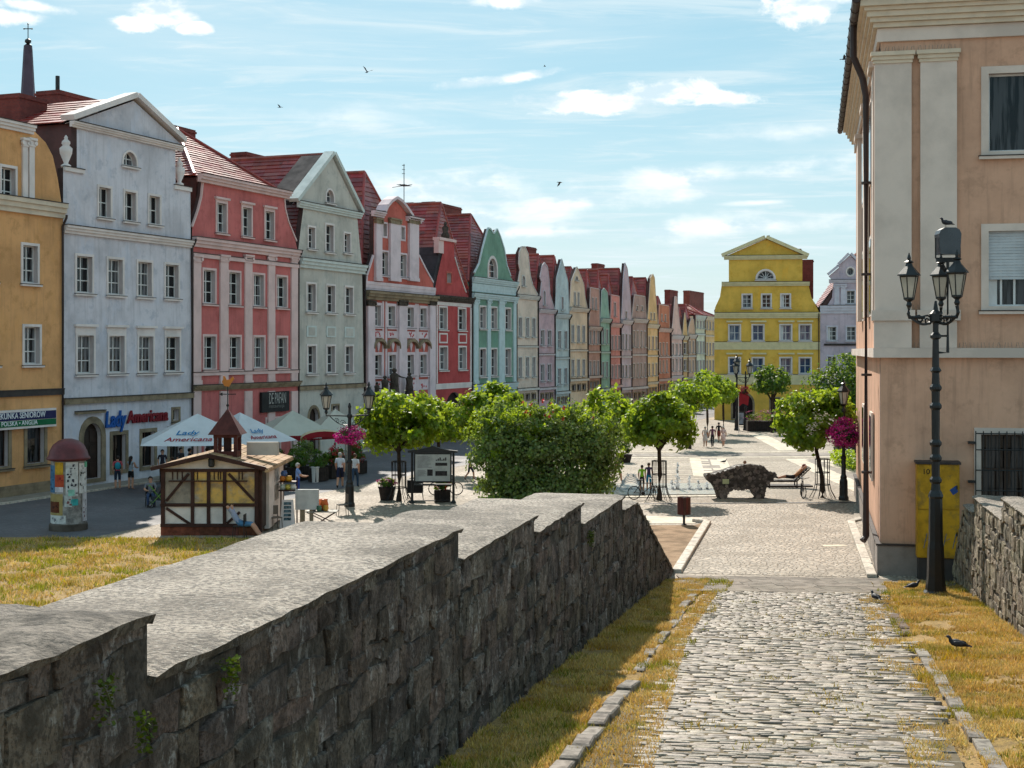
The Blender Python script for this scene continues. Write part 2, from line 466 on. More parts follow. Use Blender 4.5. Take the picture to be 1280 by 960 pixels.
def facade_mesh(name, outline, holes, mat, thick=.35, reveal=.30, rmat=None):
    loops = [[Vector((p[0], p[1], 0)) for p in outline]] + [[Vector((p[0], p[1], 0)) for p in h] for h in holes]
    tris = tessellate_polygon(loops)
    flat = [p for l in loops for p in l]
    mb = MB()
    fs = []
    for t in tris:
        a, b, c = (flat[i] for i in t)
        fs.append(t if (b - a).cross(c - a).z > 0 else (t[0], t[2], t[1]))
    mb.add([(p.x, 0, p.y) for p in flat], fs)
    n = len(outline)
    mb.cm = 2
    mb.add([(p[0], 0, p[1]) for p in outline] + [(p[0], thick, p[1]) for p in outline], [(i, (i + 1) % n, (i + 1) % n + n, i + n) for i in range(n)] + [tuple(range(n, 2 * n))])
    mb.cm = 1
    for h in holes:
        n = len(h)
        mb.add([(p[0], 0, p[1]) for p in h] + [(p[0], reveal, p[1]) for p in h], [(i, i + n, (i + 1) % n + n, (i + 1) % n) for i in range(n)])
    return mb.mesh(name, [mat, rmat or mat, SIDE])

REVEAL = plain('reveal_plaster', (208, 192, 190), rough=.9)
SIDE = M('gable_side_sheet', srgb(84, 66, 64), rough=.85, var=.25, vs=1.0)
WIN_CACHE = {}
def window(parent, s0, s1, z0, z1, kind='rect', sur=.13, smat=WHITE, fmat=FRAME, glass=GLASS, nx=2, ny=3, head=None, sill=True, reveal=.24, proud=.05, name='window', leaf=None, trans=None, open_=False):
    """a window set in its opening: surround, frame with bars, pane and sill"""
    w, h = round(s1 - s0, 2), round(z1 - z0, 2)
    if leaf: fmat = leaf
    key = (w, h, kind, sur, smat.name, fmat.name, glass.name, nx, ny, head, sill, reveal, leaf.name if leaf else 0, trans, open_)
    if key not in WIN_CACHE:
        op = opening(w, h, kind)
        ms = {}
        if sur:
            g = MB(); out = grow(op, w, h, sur, kind); n = len(op)
            vs = [(p[0], -proud, p[1]) for p in out] + [(p[0], -proud, p[1]) for p in op] + [(p[0], .0, p[1]) for p in out] + [(p[0], .03, p[1]) for p in op]
            fs = []
            for i in range(n):
                j = (i + 1) % n
                fs += [(i, j, n + j, n + i), (i, 2 * n + i, 2 * n + j, j), (n + i, n + j, 3 * n + j, 3 * n + i)]
            g.add(vs, fs)
            if head: g.box(-sur - .12, w + sur + .12, -.16, 0, h + sur + head, h + sur + head + .13); g.box(-sur - .02, w + sur + .02, -.035, 0, h + sur, h + sur + head)
            ms['window'] = g.mesh('window', smat)
        f = MB(); b = .055; y0, y1 = reveal - .06, reveal
        if kind == 'rect':
            f.box(0, b, y0, y1, 0, h).box(w - b, w, y0, y1, 0, h).box(b, w - b, y0, y1, 0, b).box(b, w - b, y0, y1, h - b, h)
        else:
            o2 = grow(op, w, h, -b, kind); n = len(op)
            f.add([(p[0], y0, p[1]) for p in op] + [(p[0], y0, p[1]) for p in o2] + [(p[0], y1, p[1]) for p in o2], [(i, (i + 1) % n, n + (i + 1) % n, n + i) for i in range(n)] + [(n + i, n + (i + 1) % n, 2 * n + (i + 1) % n, 2 * n + i) for i in range(n)])
        if not leaf:
            bar = .032
            for k in range(1, nx): x = w * k / nx; f.box(x - bar, x + bar, y0 + .005, y1 - .005, b, h - b)
            zs = [h * k / ny for k in range(1, ny)] if not trans else [h * trans]
            if kind == 'lunette':
                for a in (30, 60, 90, 120, 150):
                    a = math.radians(a); f.tube([(w / 2, y0 + .03, .05), (w / 2 + w * .47 * math.cos(a), y0 + .03, (h - .05) * math.sin(a) + .02)], .035, 4)
            else:
                for z in zs: f.box(b, w - b, y0 + .01, y1 - .01, z - bar * .8, z + bar * .8)
        else:
            for k in range(2):
                for q in range(3): f.box(w * (.08 + .48 * k), w * (.44 + .48 * k), y0 + .01, y1, h * (.05 + .3 * q), h * (.28 + .3 * q))
        if open_ and not leaf:    # one casement leaf standing ajar
            a = .35; lw = w / nx
            f.add([(b, y0, b), (b + lw * math.cos(a), y0 + lw * math.sin(a) * .5, b), (b + lw * math.cos(a), y0 + lw * math.sin(a) * .5, h - b), (b, y0, h - b)], [(0, 1, 2, 3)])
        ms['frame'] = f.mesh('frame', fmat)
        p = MB(); p.add([(q[0], reveal - .02, q[1]) for q in op], [tuple(range(len(op)))])
        ms['pane'] = p.mesh('door_leaf' if leaf else 'pane', leaf or glass)
        if sill:
            s = MB(); s.box(-sur - .07, w + sur + .07, -.17, -proud - .002, -sur * .7 - .09, -sur * .7); s.cm = 1; s.box(-sur - .09, w + sur + .09, -.19, -proud - .002, -sur * .7 + .001, -sur * .7 + .03)
            ms['sill'] = s.mesh('sill', [smat, LEDGE])
        WIN_CACHE[key] = ms
    ms = WIN_CACHE[key]
    loc = (s0, 0, z0)
    if 'window' in ms:
        r = put(name, ms['window'], parent, loc); kids = (('frame', None), ('pane', None), ('sill', None)); base = r; zero = (0, 0, 0)
        f = put('frame', ms['frame'], base)
    else:
        base = f = put(name, ms['frame'], parent, loc)
    put('door_leaf' if leaf else 'pane', ms['pane'], base)
    if 'sill' in ms: put('sill', ms['sill'], base)
    return base

def tile_slope(mb, a, b, c, d, n, lift=.06):
    """roof slope with n overlapping courses: eave a-b, ridge d-c"""
    a, b, c, d = map(Vector, (a, b, c, d))
    nrm = (b - a).cross(d - a)
    if nrm.length < 1e-6: nrm = (b - a).cross(c - a)
    nrm.normalize()
    if nrm.z < 0: nrm = -nrm
    for k in range(n):
        t0, t1 = k / n, (k + 1) / n
        p, q = a.lerp(d, t0) + nrm * lift, b.lerp(c, t0) + nrm * lift
        r, s = b.lerp(c, t1) + nrm * .012, a.lerp(d, t1) + nrm * .012
        m = max(1, int((q - p).length / 1.1))          # broken into short runs so the tone can change along a course
        for j in range(m):
            u0, u1 = j / m, (j + 1) / m
            jit = nrm * RND.uniform(-.012, .012)
            P, Q, Rr, S = p.lerp(q, u0) + jit, p.lerp(q, u1) + jit, s.lerp(r, u1), s.lerp(r, u0)
            mb.add([P, Q, Rr, S, P - nrm * lift, Q - nrm * lift], [(0, 1, 2, 3), (4, 5, 1, 0)])

def chimney(parent, x, y, z0, z1, w, d, pots=1):
    m = MB(); m.box(x - w / 2, x + w / 2, y - d / 2, y + d / 2, z0, z1 - .25)
    m.box(x - w / 2 - .06, x + w / 2 + .06, y - d / 2 - .06, y + d / 2 + .06, z1 - .25, z1 - .12); m.box(x - w / 2, x + w / 2, y - d / 2, y + d / 2, z1 - .12, z1)
    o = m.build('chimney', BRICK, parent)
    return o

class House:
    def __init__(s, pl, px0, px1, name, label, wall, depth=13.0, cat='house', group=None):
        s.pl = pl; s.s0 = pl.s_(px0); s.w = pl.s_(px1) - s.s0; s.px0, s.px1 = px0, px1
        s.depth = depth; s.wall = wall; s.holes = []; s.rows = []
        X, Y = pl.world(s.s0); s.root = thing(name, label, cat, (X, Y, 0), pl.ang, group)
    def S(s, px, off=0.0): return s.pl.s_(px, off) - s.s0
    def Z(s, px, py, off=0.0): return s.pl.z_(px, py, off)
    def gable(s, pts): s.outline = [(min(max(s.S(x), 0), s.w), s.Z(x, y)) for x, y in pts]; return s
    def win(s, yt, yb, cols, inset=.13, **kw):
        x0 = cols[0][0]; z1, z0 = s.Z(x0, yt) - inset, s.Z(x0, yb) + inset
        kind = kw.get('kind', 'rect')
        ww = sum(s.S(b) - s.S(a) for a, b in cols) / len(cols) - 2 * inset
        for a, b in cols:
            c = (s.S(a) + s.S(b)) / 2
            s.holes.append([(c - ww / 2 + p[0], z0 + p[1]) for p in opening(round(ww, 2), round(z1 - z0, 2), kind)])
            s.rows.append((c - ww / 2, c - ww / 2 + round(ww, 2), z0, z0 + round(z1 - z0, 2), dict(kw)))
        return s
    def finish(s, reveal=.30, rmat=None, eave=None):
        o = [(0, 0), (s.w, 0)] + list(reversed(s.outline))
        put('wall', facade_mesh('wall', o, s.holes, s.wall, reveal=reveal, rmat=rmat or REVEAL), s.root)
        for i, (a, b, c, d, kw) in enumerate(s.rows):
            kw.setdefault('reveal', reveal - .02)
            window(s.root, a, b, c, d, open_=(RND.random() < .18 and kw.get('kind', 'rect') == 'rect'), **kw)
        e = eave or min(s.outline[0][1], s.outline[-1][1])
        MB().box(.03, s.w - .03, .36, s.depth, 0, e).build('building_body', s.wall, s.root)
        s.e = e
        return s
    def band(s, yt, yb, proud=.1, mat=WHITE, xl=None, xr=None, name='cornice', ledge=True, ref=None):
        r = ref if ref is not None else s.px0
        z1, z0 = s.Z(r, yt), s.Z(r, yb)
        a = 0 if xl is None else s.S(xl); b = s.w if xr is None else s.S(xr)
        m = MB(); h = z1 - z0
        if h > .28:
            m.box(a, b, -proud * .45, 0, z0, z0 + h * .35); m.box(a, b, -proud * .75, 0, z0 + h * .35 + .001, z0 + h * .7); m.box(a, b, -proud, 0, z0 + h * .7 + .001, z1)
        else: m.box(a, b, -proud, 0, z0, z1)
        if ledge: m.cm = 1; m.box(a, b, -proud - .03, .02, z1 + .001, z1 + .045)
        m.build(name, [mat, LEDGE], s.root); return s
    def pilaster(s, xl, xr, yt, yb, mat=WHITE, cap=True, proud=.1, name='pilaster', capmat=None):
        a, b = s.S(xl), s.S(xr); z1, z0 = s.Z(xl, yt), s.Z(xl, yb)
        m = MB(); m.box(a, b, -proud, 0, z0 + .25, z1 - (.42 if cap else 0)); m.box(a - .05, b + .05, -proud - .05, 0, z0, z0 + .25)
        o = m.build(name, mat, s.root)
        if cap:
            c = MB(); w = b - a
            c.box(a - .04, b + .04, -proud - .04, 0, z1 - .42, z1 - .34); c.box(a, b, -proud - .02, 0, z1 - .34, z1 - .12); c.box(a - .10, b + .10, -proud - .10, 0, z1 - .12, z1)
            for q in (a - .02, b + .02): c.lathe([(.11, -.05), (.11, .05)], 10, (0, 0, 0)); 
            n = 20
            for i in range(len(c.v) - 40, len(c.v)):
                x, y, z = c.v[i]; q = a - .03 if i < len(c.v) - 20 else b + .03
                c.v[i] = (q + x, -proud - .03 + z, z1 - .24 + y)
            c.build('capital', capmat or mat, o)
        return s
    def pipe(s, px=None, side=1, top=None):
        x = s.w - .12 if side > 0 else .12
        z = top or s.e
        MB().tube([(x, -.10, .1), (x, -.10, z - .5), (x, -.32, z - .1), (x, -.34, z + .05)], .06, 6).build('drainpipe', PIPE, s.root); return s
    def roof(s, ze, zr, hip=0.0, mid=.5, n=20, mat=None, y0=.34, depth=None, over=.0, xl=None, xr=None, front=True):
        d = depth or s.depth; x = s.w * mid if xl is None else (xl + xr) / 2; mat = mat or ROOF
        a, b = (-over if xl is None else xl), (s.w + over if xr is None else xr)
        m = MB(); yr = y0 + hip
        tile_slope(m, (a, d, ze), (a, y0, ze), (x, yr, zr), (x, d, zr), n)
        tile_slope(m, (b, y0, ze), (b, d, ze), (x, d, zr), (x, yr, zr), n)
        if hip > .1: tile_slope(m, (a, y0, ze), (b, y0, ze), (x, yr, zr), (x, yr, zr), n)
        o = m.build('roof', mat, s.root)
        r = MB(); r.tube([(x, yr, zr + .06), (x, d, zr + .06)], .14, 6)
        if hip > .1: r.tube([(a, y0, ze + .08), (x, yr, zr + .06)], .11, 6); r.tube([(b, y0, ze + .08), (x, yr, zr + .06)], .11, 6)
        r.build('ridge_tiles', mat, o)
        g = MB(); g.prism([(a + .1, ze), (b - .1, ze), (x, zr - .05)], d - .2, d).build('rear_gable', s.wall, o)
        if hip < .1: MB().prism([(a + .06, ze), (b - .06, ze), (x, zr - .08)], y0 + .08, y0 + .2).build('front_gable', ROOFD, o)
        s.rf = o; return s
    def coping(s, pts, mat=WHITE, w=.12, y0=-.06, y1=.06, name='gable_coping'):
        """moulding that follows the gable outline"""
        q = [(s.S(x), s.Z(x, y)) for x, y in pts]
        m = MB()
        for (xa, za), (xb, zb) in zip(q, q[1:]):
            v = Vector((xb - xa, zb - za)); n = Vector((-v.y, v.x)).normalized() * w
            m.prism([(xa, za), (xb, zb), (xb + n.x, zb + n.y), (xa + n.x, za + n.y)], y0, y1)
        m.build(name, mat, s.root); return s
    def chim(s, px0, px1, pyt, off, d=1.2, pots=0):
        a, b = s.S(px0, off), s.S(px1, off)
        z = s.Z(px0, pyt, off); w = max(.5, (b - a))
        o = chimney(s.rf, (a + b) / 2, off, z - 3.2, z, w, d)
        return o

def urn(h, x, z, sc_=1.0):
    MB().lathe([(.25, 0), (.25, .1), (.1, .2), (.3, .7), (.32, .95), (.16, 1.1), (.22, 1.2), (.2, 1.3), (.08, 1.42), (.1, 1.5), (.02, 1.62)], 12, (x, .1, z)).build('urn', WHITE, h.root, smooth=True)

# --- ochre house at the near end of the row
h = House(ROW, -110, 78.5, 'ochre_house', 'ochre townhouse with paired white pilasters and a care-agency sign over its shop', stucco('ochre', (208, 154, 96)))
h.gable([(-110, 245), (-107, 170), (-70, 145), (44, 165), (57, 178), (66, 195), (72, 222), (77, 255), (78.5, 262)])
h.win(194, 247, [(-60, -40), (-3, 23)]).win(291, 349, [(-84, -62), (-30, -4), (24, 50.5)]).win(402, 460, [(-84, -60), (-28, -2), (26, 53)])
h.win(536, 600, [(-84, -50), (-18, 15), (28, 60)], smat=STONE, sur=.2, inset=.25, nx=1, ny=1, fmat=FRAMED, glass=GLASSD)
h.finish()
h.band(244, 263, .35, OFFW, ref=0).band(487, 494, .12, LEDGE, name='string_course', ref=60).band(601, 614, .06, STONE, name='plinth', ref=60, ledge=False)
h.band(149, 160, .3, WHITE, xl=-72, xr=40, ref=0)
for a, b in ((27, 33), (35, 41.5), (-30, -24), (-22, -16)): h.pilaster(a, b, 172, 256)
h.roof(h.Z(0, 160), h.Z(0, 131), hip=4.0, n=16, xl=.6, xr=h.S(44))
h.chim(11, 46, 117, 5.0, 1.4)
h.pipe()
sg = MB(); sg.box(h.S(-90), h.S(66), -.22, -.02, h.Z(60, 533), h.Z(60, 510)); SIGN = sg.build('shop_sign', WHITE, h.root)
z0, z1 = h.Z(60, 533), h.Z(60, 510); hh = z1 - z0
MB().box(h.S(-90), h.S(66) - .03, -.235, -.222, z0 + hh * .45, z0 + hh * .88).build('sign_band', plain('sign_navy', (34, 34, 84)), SIGN)
MB().box(h.S(-90), h.S(66) - .03, -.235, -.222, z0 + hh * .12, z0 + hh * .43).build('sign_band', plain('sign_green', (10, 104, 62)), SIGN)
LETW = plain('lettering_white', (235, 236, 238))
text('PRACUJ JAKO OPIEKUNKA SENIORÓW', h.S(52) - h.S(-62), LETW, SIGN, (h.S(-62), -.236, z0 + hh * .56), bold=.01, hscale=1.15)
text('NIEMCY • POLSKA • ANGLIA', h.S(42) - h.S(-30), LETW, SIGN, (h.S(-30), -.236, z0 + hh * .19), bold=.01)

# --- pale blue house
BLUE = stucco('pale_blue', (186, 192, 208))
h = House(ROW, 78.5, 240, 'pale_blue_house', 'pale blue four-storey townhouse with pediment gable, two urns and a café on its ground floor', BLUE)
h.gable([(79, 210), (96, 213), (96, 157), (88, 154), (167, 126), (226, 180), (219, 180), (219.5, 233), (238, 237)])
h.win(185, 208, [(152, 172)], kind='arch', sur=.12, nx=2, ny=2)
h.win(230, 273, [(121.5, 139.5), (153.5, 171.7), (184.5, 201)], ny=2, nx=2)
h.win(316, 368, [(93, 117), (133, 154.5), (170, 191), (205, 224)])
h.win(416, 470, [(95, 118), (134, 157), (171, 193), (205, 226)], head=.32)
h.win(509, 529, [(214, 225)], smat=STONE, nx=1, ny=1)
h.win(539, 594, [(137, 160), (173.5, 196.5), (209, 229)], smat=STONE, sur=.2, inset=.22, nx=2, ny=1, fmat=FRAMED, glass=GLASSD, sill=False)
h.win(521, 610, [(98, 132)], kind='arch', smat=STONE, sur=.35, inset=.38, nx=2, ny=3, leaf=DOORW, sill=False, name='door')
h.finish(eave=h.Z(79, 280))
h.band(281, 291, .3, WHITE).band(499, 506, .16, STONE, name='string_course').band(151, 158, .32, WHITE, xl=87, xr=226, ref=87)
h.band(515, 518, .25, STONE, xl=93, xr=128, ref=93, name='door_hood')
h.band(208, 213, .12, WHITE, xl=79, xr=104, ref=79, name='shoulder_ledge').band(231, 236, .12, WHITE, xl=217, xr=238, ref=217, name='shoulder_ledge')
h.coping([(87, 150), (167, 122), (227, 178)], w=.28, y0=-.32, y1=.5)
urn(h, h.S(84.5), h.Z(84, 209), 1.0); urn(h, h.S(226), h.Z(226, 232))
h.roof(h.Z(79, 276), h.Z(100, 150, 2), mid=.5, n=24, depth=12)
m = MB(); tile_slope(m, (h.S(90), 11, h.Z(90, 152)), (h.S(90), .5, h.Z(90, 152)), (h.S(167), .5, h.Z(167, 121.5)), (h.S(167), 11, h.Z(167, 121.5)), 9)
tile_slope(m, (h.S(224), .5, h.Z(224, 178)), (h.S(224), 11, h.Z(224, 178)), (h.S(167), 11, h.Z(167, 121.5)), (h.S(167), .5, h.Z(167, 121.5)), 9); m.build('gable_roof', ROOF, h.root)
MB().prism([(h.S(97), h.Z(79, 276)), (h.S(219), h.Z(79, 276)), (h.S(219), h.Z(219, 180)), (h.S(167), h.Z(167, 128)), (h.S(97), h.Z(97, 154))], .36, 9).build('attic_block', ROOFD, h.root)
h.chim(59, 113, 113, 6.5, 1.6)
MB().tube([(h.S(72, 6.5), 6.5, h.Z(72, 113, 6.5)), (h.S(72, 6.5), 6.5, h.Z(72, 95, 6.5))], .12, 8).build('flue', IRON, h.root)
h.chim(205, 235, 156, 8.0, 1.2)
h.pipe(top=h.Z(240, 300)); 
LB, LR = plain('lettering_blue', (24, 84, 160)), plain('lettering_red', (128, 22, 34))
zt = h.Z(129, 533)
text('Lady', h.S(156) - h.S(130), LB, h.root, (h.S(130), -.10, zt - .05), depth=.04, bold=.025, shear=.12, hscale=1.3, name='shop_lettering')
text('Americana', h.S(208) - h.S(156.5), LR, h.root, (h.S(156.5), -.10, zt + .08), depth=.04, bold=.03, shear=.12, hscale=1.1, name='shop_lettering')

# --- pink house with ionic pilasters
PINKT = plain('pale_pink_trim', (228, 196, 192), rough=.85, var=.10, vs=.8)
h = House(ROW, 240, 373, 'pink_pilaster_house', 'rose pink townhouse with five pale ionic pilasters and a black restaurant sign', stucco('rose', (190, 98, 98)))
h.gable([(240, 296), (240.5, 284), (244, 274), (248, 262), (252, 246), (254, 226), (354, 242), (356, 262), (360, 278), (365, 290), (369, 300), (371.5, 311)])
h.win(250, 292, [(269.5, 284), (301, 315.5), (330, 343)], smat=PINKT, head=.08, ny=3)
h.win(334, 381, [(252.5, 270), (284.5, 301), (315.5, 330.5), (344.5, 359.5)], smat=PINKT)
h.win(417.5, 464, [(253, 270.5), (285, 301.5), (316, 331), (345, 359.5)], smat=PINKT)
h.win(528, 592, [(256, 276), (292, 312), (330, 352)], smat=PINKT, nx=1, ny=1, fmat=FRAMED, glass=GLASSD, sill=False)
h.finish(eave=h.Z(240, 297))
h.band(296, 308, .35, PINKT).band(316, 321, .14, PINKT, name='string_course').band(466, 470, .12, PINKT, name='string_course').band(482, 489, .3, STONE, name='cornice')
h.band(217, 227, .45, PINKT, xl=247, xr=359, ref=247)
for a, b in ((240.5, 250), (274, 284), (305, 314), (334, 342.5), (363, 371)):
    h.pilaster(a, b, 318, 481, PINKT); h.pilaster(a, b, 489, 592, PINKT, cap=False)
h.coping([(240.3, 284), (244, 274), (248, 262), (252, 246), (254, 227)], PINKT, .10); h.coping([(354, 242), (356, 262), (360, 278), (365, 290), (370, 302)], PINKT, .10)
h.roof(h.Z(250, 219), h.Z(252, 170, 5.0), hip=4.6, n=20, xl=h.S(249), xr=h.S(358))
MB().box(h.S(254) - .2, h.S(354) + .2, .36, 11, h.e, h.Z(250, 221)).build('attic_block', ROOFD, h.root)
h.chim(298, 327, 190, 8.0, 1.3); h.pipe()
SB = MB().box(h.S(324), h.S(358.5), -.2, -.05, h.Z(324, 516), h.Z(324, 490.5)).build('restaurant_sign', plain('sign_black', (34, 32, 33)), h.root)
text('DE PAFAN', h.S(354) - h.S(333), plain('lettering_grey', (170, 168, 164)), SB, (h.S(333), -.201, h.Z(333, 505)), hscale=2.2, depth=.005)
text('restauracja', h.S(352) - h.S(333), plain('lettering_dim', (110, 108, 104)), SB, (h.S(333), -.201, h.Z(333, 510)), hscale=.8, depth=.005)

# --- grey-green house
h = House(ROW, 373, 456, 'grey_green_house', 'plain grey-green townhouse with a steep triangular gable and three window bays', stucco('grey_green', (172, 176, 172)))
h.gable([(373, 312), (376, 285), (379.5, 258), (371, 253), (415, 196), (450, 268), (446.5, 270), (449, 300), (452.5, 332)])
h.win(234, 254, [(406.5, 418)], kind='arch', nx=1, ny=2)
h.win(281, 312, [(384, 394.5)], nx=1).win(278, 316, [(406, 417.5)], nx=1).win(289, 317, [(429, 438.5)], nx=1)
h.win(352, 391, [(382.5, 395), (407, 419.5), (430, 442)]).win(430, 469, [(383, 395.5), (407, 419.5), (430, 442)])
h.win(506, 592, [(384, 400)], kind='arch', smat=STONE, sur=.2, inset=.24, leaf=DOORW, sill=False, name='door')
h.win(505, 520, [(414, 424)], smat=STONE, nx=1, ny=1)
h.finish(eave=h.Z(373, 324))
GT = plain('grey_trim', (206, 212, 208), rough=.85)
h.band(322, 334, .35, GT).band(483, 488, .14, STONE, name='string_course').band(251, 259, .3, GT, xl=371, xr=450, ref=371)
for a in (383, 407.5, 430.5):
    MB().box(h.S(a), h.S(a + 12), -.05, 0, h.Z(383, 421), h.Z(383, 407)).build('panel', GT, h.root)
    MB().box(h.S(a) + .2, h.S(a + 12) - .2, -.062, -.052, h.Z(383, 419), h.Z(383, 409)).build('panel_field', h.wall, h.root)
h.coping([(370, 252), (415, 193), (451, 267)], GT, .26, -.25, .5)
h.roof(h.Z(373, 318), h.Z(345, 204, 6), mid=.52, n=26, depth=11)
MB().prism([(h.S(371), h.Z(371, 250)), (h.S(415), h.Z(415, 193)), (h.S(415) - .02, h.Z(415, 193) - .4), (h.S(372), h.Z(372, 256))], .5, 2.4).build('gable_flashing', SLATE, h.root)
h.chim(345, 352, 205, 4.5, .4); h.pipe()

# --- ornate white and red house
WRED = stucco('brick_red', (188, 92, 82)); PKW = plain('pinkish_white_trim', (224, 204, 208), rough=.85, var=.12, vs=.8)
h = House(ROW, 456, 543.5, 'ornate_baroque_house', 'ornate red townhouse with broad white pilasters, carved window hoods and a curved crown', WRED)
h.gable([(456, 366), (458, 345), (467, 318), (467, 267), (478, 266), (483, 256), (492, 250), (501, 257), (512, 272), (523, 273), (523, 320), (541, 352), (543, 369)])
h.win(277, 297, [(477.5, 484), (500, 506.5)], smat=PKW, nx=1, ny=2, sill=False).win(312, 345, [(475, 485.5), (498.5, 508.5)], smat=PKW)
h.win(377, 411, [(465, 477), (483, 495), (507, 518.5), (523, 534.5)], smat=PKW, sur=.2, inset=.24)
h.win(439.5, 474, [(466, 478), (484, 496), (507, 518.5), (523, 534.5)], smat=PKW, sur=.2, inset=.24)
h.win(500, 580, [(470, 485), (515, 530)], smat=PKW, kind='arch', leaf=DOORW, sill=False, name='door')
h.finish(eave=h.Z(456, 366))
h.band(363, 374, .45, STONE).band(351, 364, .12, PKW, name='balustrade', ledge=False).band(263, 270, .4, PKW, xl=464, xr=478, ref=464).band(270, 276, .4, PKW, xl=507, xr=525, ref=507)
for a, b in ((467.5, 475), (485.5, 498), (509.5, 521)): h.pilaster(a, b, 272, 351, PKW, proud=.2, capmat=STONE)
for a, b in ((457.5, 466), (496.5, 506), (535, 542)): h.pilaster(a, b, 375, 498, PKW, proud=.2, capmat=DARKST)
RP = plain('red_ornament', (196, 84, 88))
for a, b in ((466, 478), (484, 496), (507, 518.5), (523, 534.5)):
    xa, xb = h.S(a), h.S(b); zc = h.Z(466, 432); xm = (xa + xb) / 2
    for zt, zb in ((413, 422), (477, 491)):
        p = MB().box(xa, xb, -.06, 0, h.Z(466, zb), h.Z(466, zt)).build('carved_panel', PKW, h.root)
        q = MB()
        for k in range(7): q.ball((xa + (xb - xa) * (.15 + .7 * RND.random()), -.06, h.Z(466, zb) + (h.Z(466, zt) - h.Z(466, zb)) * (.2 + .6 * RND.random())), (.09, .04, .09), 6, 4)
        q.build('carving', RP, p, smooth=True)
    m = MB(); n = 8
    pts = arc_pts(xa - .15, xb + .15, zc, .55, n)
    for (x0, z0_), (x1, z1_) in zip(pts, pts[1:]): m.prism([(x0, z0_), (x0, z0_ - .22), (x1, z1_ - .22), (x1, z1_)], -.3, 0)
    ho = m.build('window_hood', STONE, h.root)
    MB().prism([(xm - .25, zc + .1), (xm, zc - .45), (xm + .25, zc + .1), (xm, zc + .35)], -.1, -.01).build('carved_shield', PKW, ho)
h.coping([(478, 266), (481, 259), (486, 253), (492, 249), (498, 253), (504, 260), (512, 272)], PKW, .22, -.35, .5)
for a, b in ((466, 477.5), (483.5, 495.5), (507, 518.5), (523, 534.5)):
    for x0, x1 in ((a - 2.2, a - .1), (b + .1, b + 1.9)): MB().box(h.S(x0), h.S(x1), -.045, 0, h.Z(456, 497), h.Z(456, 375)).build('bay_strip', PKW, h.root)
h.coping([(457.5, 364), (459, 345), (467, 320)], PKW, .16); h.coping([(523, 320), (532, 338), (541, 354)], PKW, .16)
h.roof(h.Z(456, 360), h.Z(433, 228, 7), mid=.45, n=24, hip=2.5, depth=11)
h.chim(511, 520, 253, 7, .8); h.chim(521, 533, 256, 7.5, .8); h.pipe()
an = MB(); az_ = h.S(505, 5); zt = h.Z(505, 205, 5)
an.tube([(az_, 5, zt - 4.5), (az_, 5, zt)], .035, 5); an.tube([(az_ - .3, 4.1, zt - 1.8), (az_ + .2, 6.2, zt - 1.9)], .025, 4); an.tube([(az_ - .8, 5, zt - 1.8), (az_ + .9, 5, zt - 1.75)], .025, 4)
for k in range(5): an.tube([(az_ - .6 + .3 * k, 4.6, zt - 1.8), (az_ - .6 + .3 * k, 5.4, zt - 1.8)], .02, 4)
for k in range(3): an.tube([(az_ - .35, 5, zt - .15 - .35 * k), (az_ + .15, 5, zt - .1 - .35 * k)], .025, 4)
ANT = tag(an.build('roof_antenna', IRON, None, loc=(h.root.location.x, h.root.location.y, 0), rot=h.root.rotation_euler.z), 'thin television antenna mast above the ornate baroque house', 'antenna')
BARO = h

# --- red house with pointed arch
h = House(ROW, 543.5, 590, 'red_arch_house', 'narrow red townhouse with a white framed panel and a pointed arch passage', stucco('deep_red', (176, 66, 68)))
h.gable([(543.5, 362), (548, 340), (552, 322), (554.5, 312), (554.5, 300), (567.5, 302), (568, 322), (572, 336), (577, 352), (582, 366), (589, 376)])
h.win(339, 355, [(557.5, 564.5)], smat=WRED, nx=1, ny=1, sill=False)
h.win(382, 413, [(548, 559), (572, 582.5)]).win(432, 464, [(548.5, 559.5), (572.5, 583)])
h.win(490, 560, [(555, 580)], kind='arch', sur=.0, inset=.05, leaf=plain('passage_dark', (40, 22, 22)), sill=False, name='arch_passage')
h.finish(eave=h.Z(543.5, 368), reveal=.34)
h.band(369, 376, .35, DARKST).band(480, 487, .08, WHITE, name='string_course', ledge=False).band(376.5, 381, .06, WHITE, xl=545, xr=589, name='panel_frame', ledge=False)
MB().box(.25, .45, -.06, 0, h.Z(543.5, 479.5), h.Z(543.5, 381.5)).box(h.w - .45, h.w - .2, -.06, 0, h.Z(543.5, 479.5), h.Z(543.5, 381.5)).build('panel_frame', WHITE, h.root)
for a in (548.5, 572.5): MB().box(h.S(a), h.S(a + 10.5), -.05, 0, h.Z(548, 429), h.Z(548, 416)).build('panel', WHITE, h.root); MB().box(h.S(a) + .2, h.S(a + 10.5) - .2, -.065, -.052, h.Z(548, 427), h.Z(548, 418)).build('panel_field', h.wall, h.root)
h.coping([(568, 322), (572, 336), (577, 352), (582, 366)], WHITE, .1); h.coping([(543.5, 362), (548, 340), (552, 322), (554.5, 312)], SLATE, .4, .1, 2.2)
MB().box(h.S(548), h.S(568.5), -.15, .5, h.Z(555, 301), h.Z(555, 297.5)).box(h.S(548), h.S(554.5), -.02, .4, h.Z(548, 316), h.Z(555, 301.1)).build('gable_cap', PINKT, h.root)
MB().lathe([(.3, 0), (.35, .3), (.2, .5), (.28, .9), (.1, 1.05), (.14, 1.2), (.02, 1.4)], 10, (h.S(558), .1, h.Z(555, 297.5))).build('finial_figure', DARKST, h.root, smooth=True)
h.roof(h.Z(543.5, 366), h.Z(560, 276, 7), mid=.55, n=26, hip=1.0, depth=11, over=.4); h.pipe()
h.chim(535, 569, 252, 6.5, 1.3)

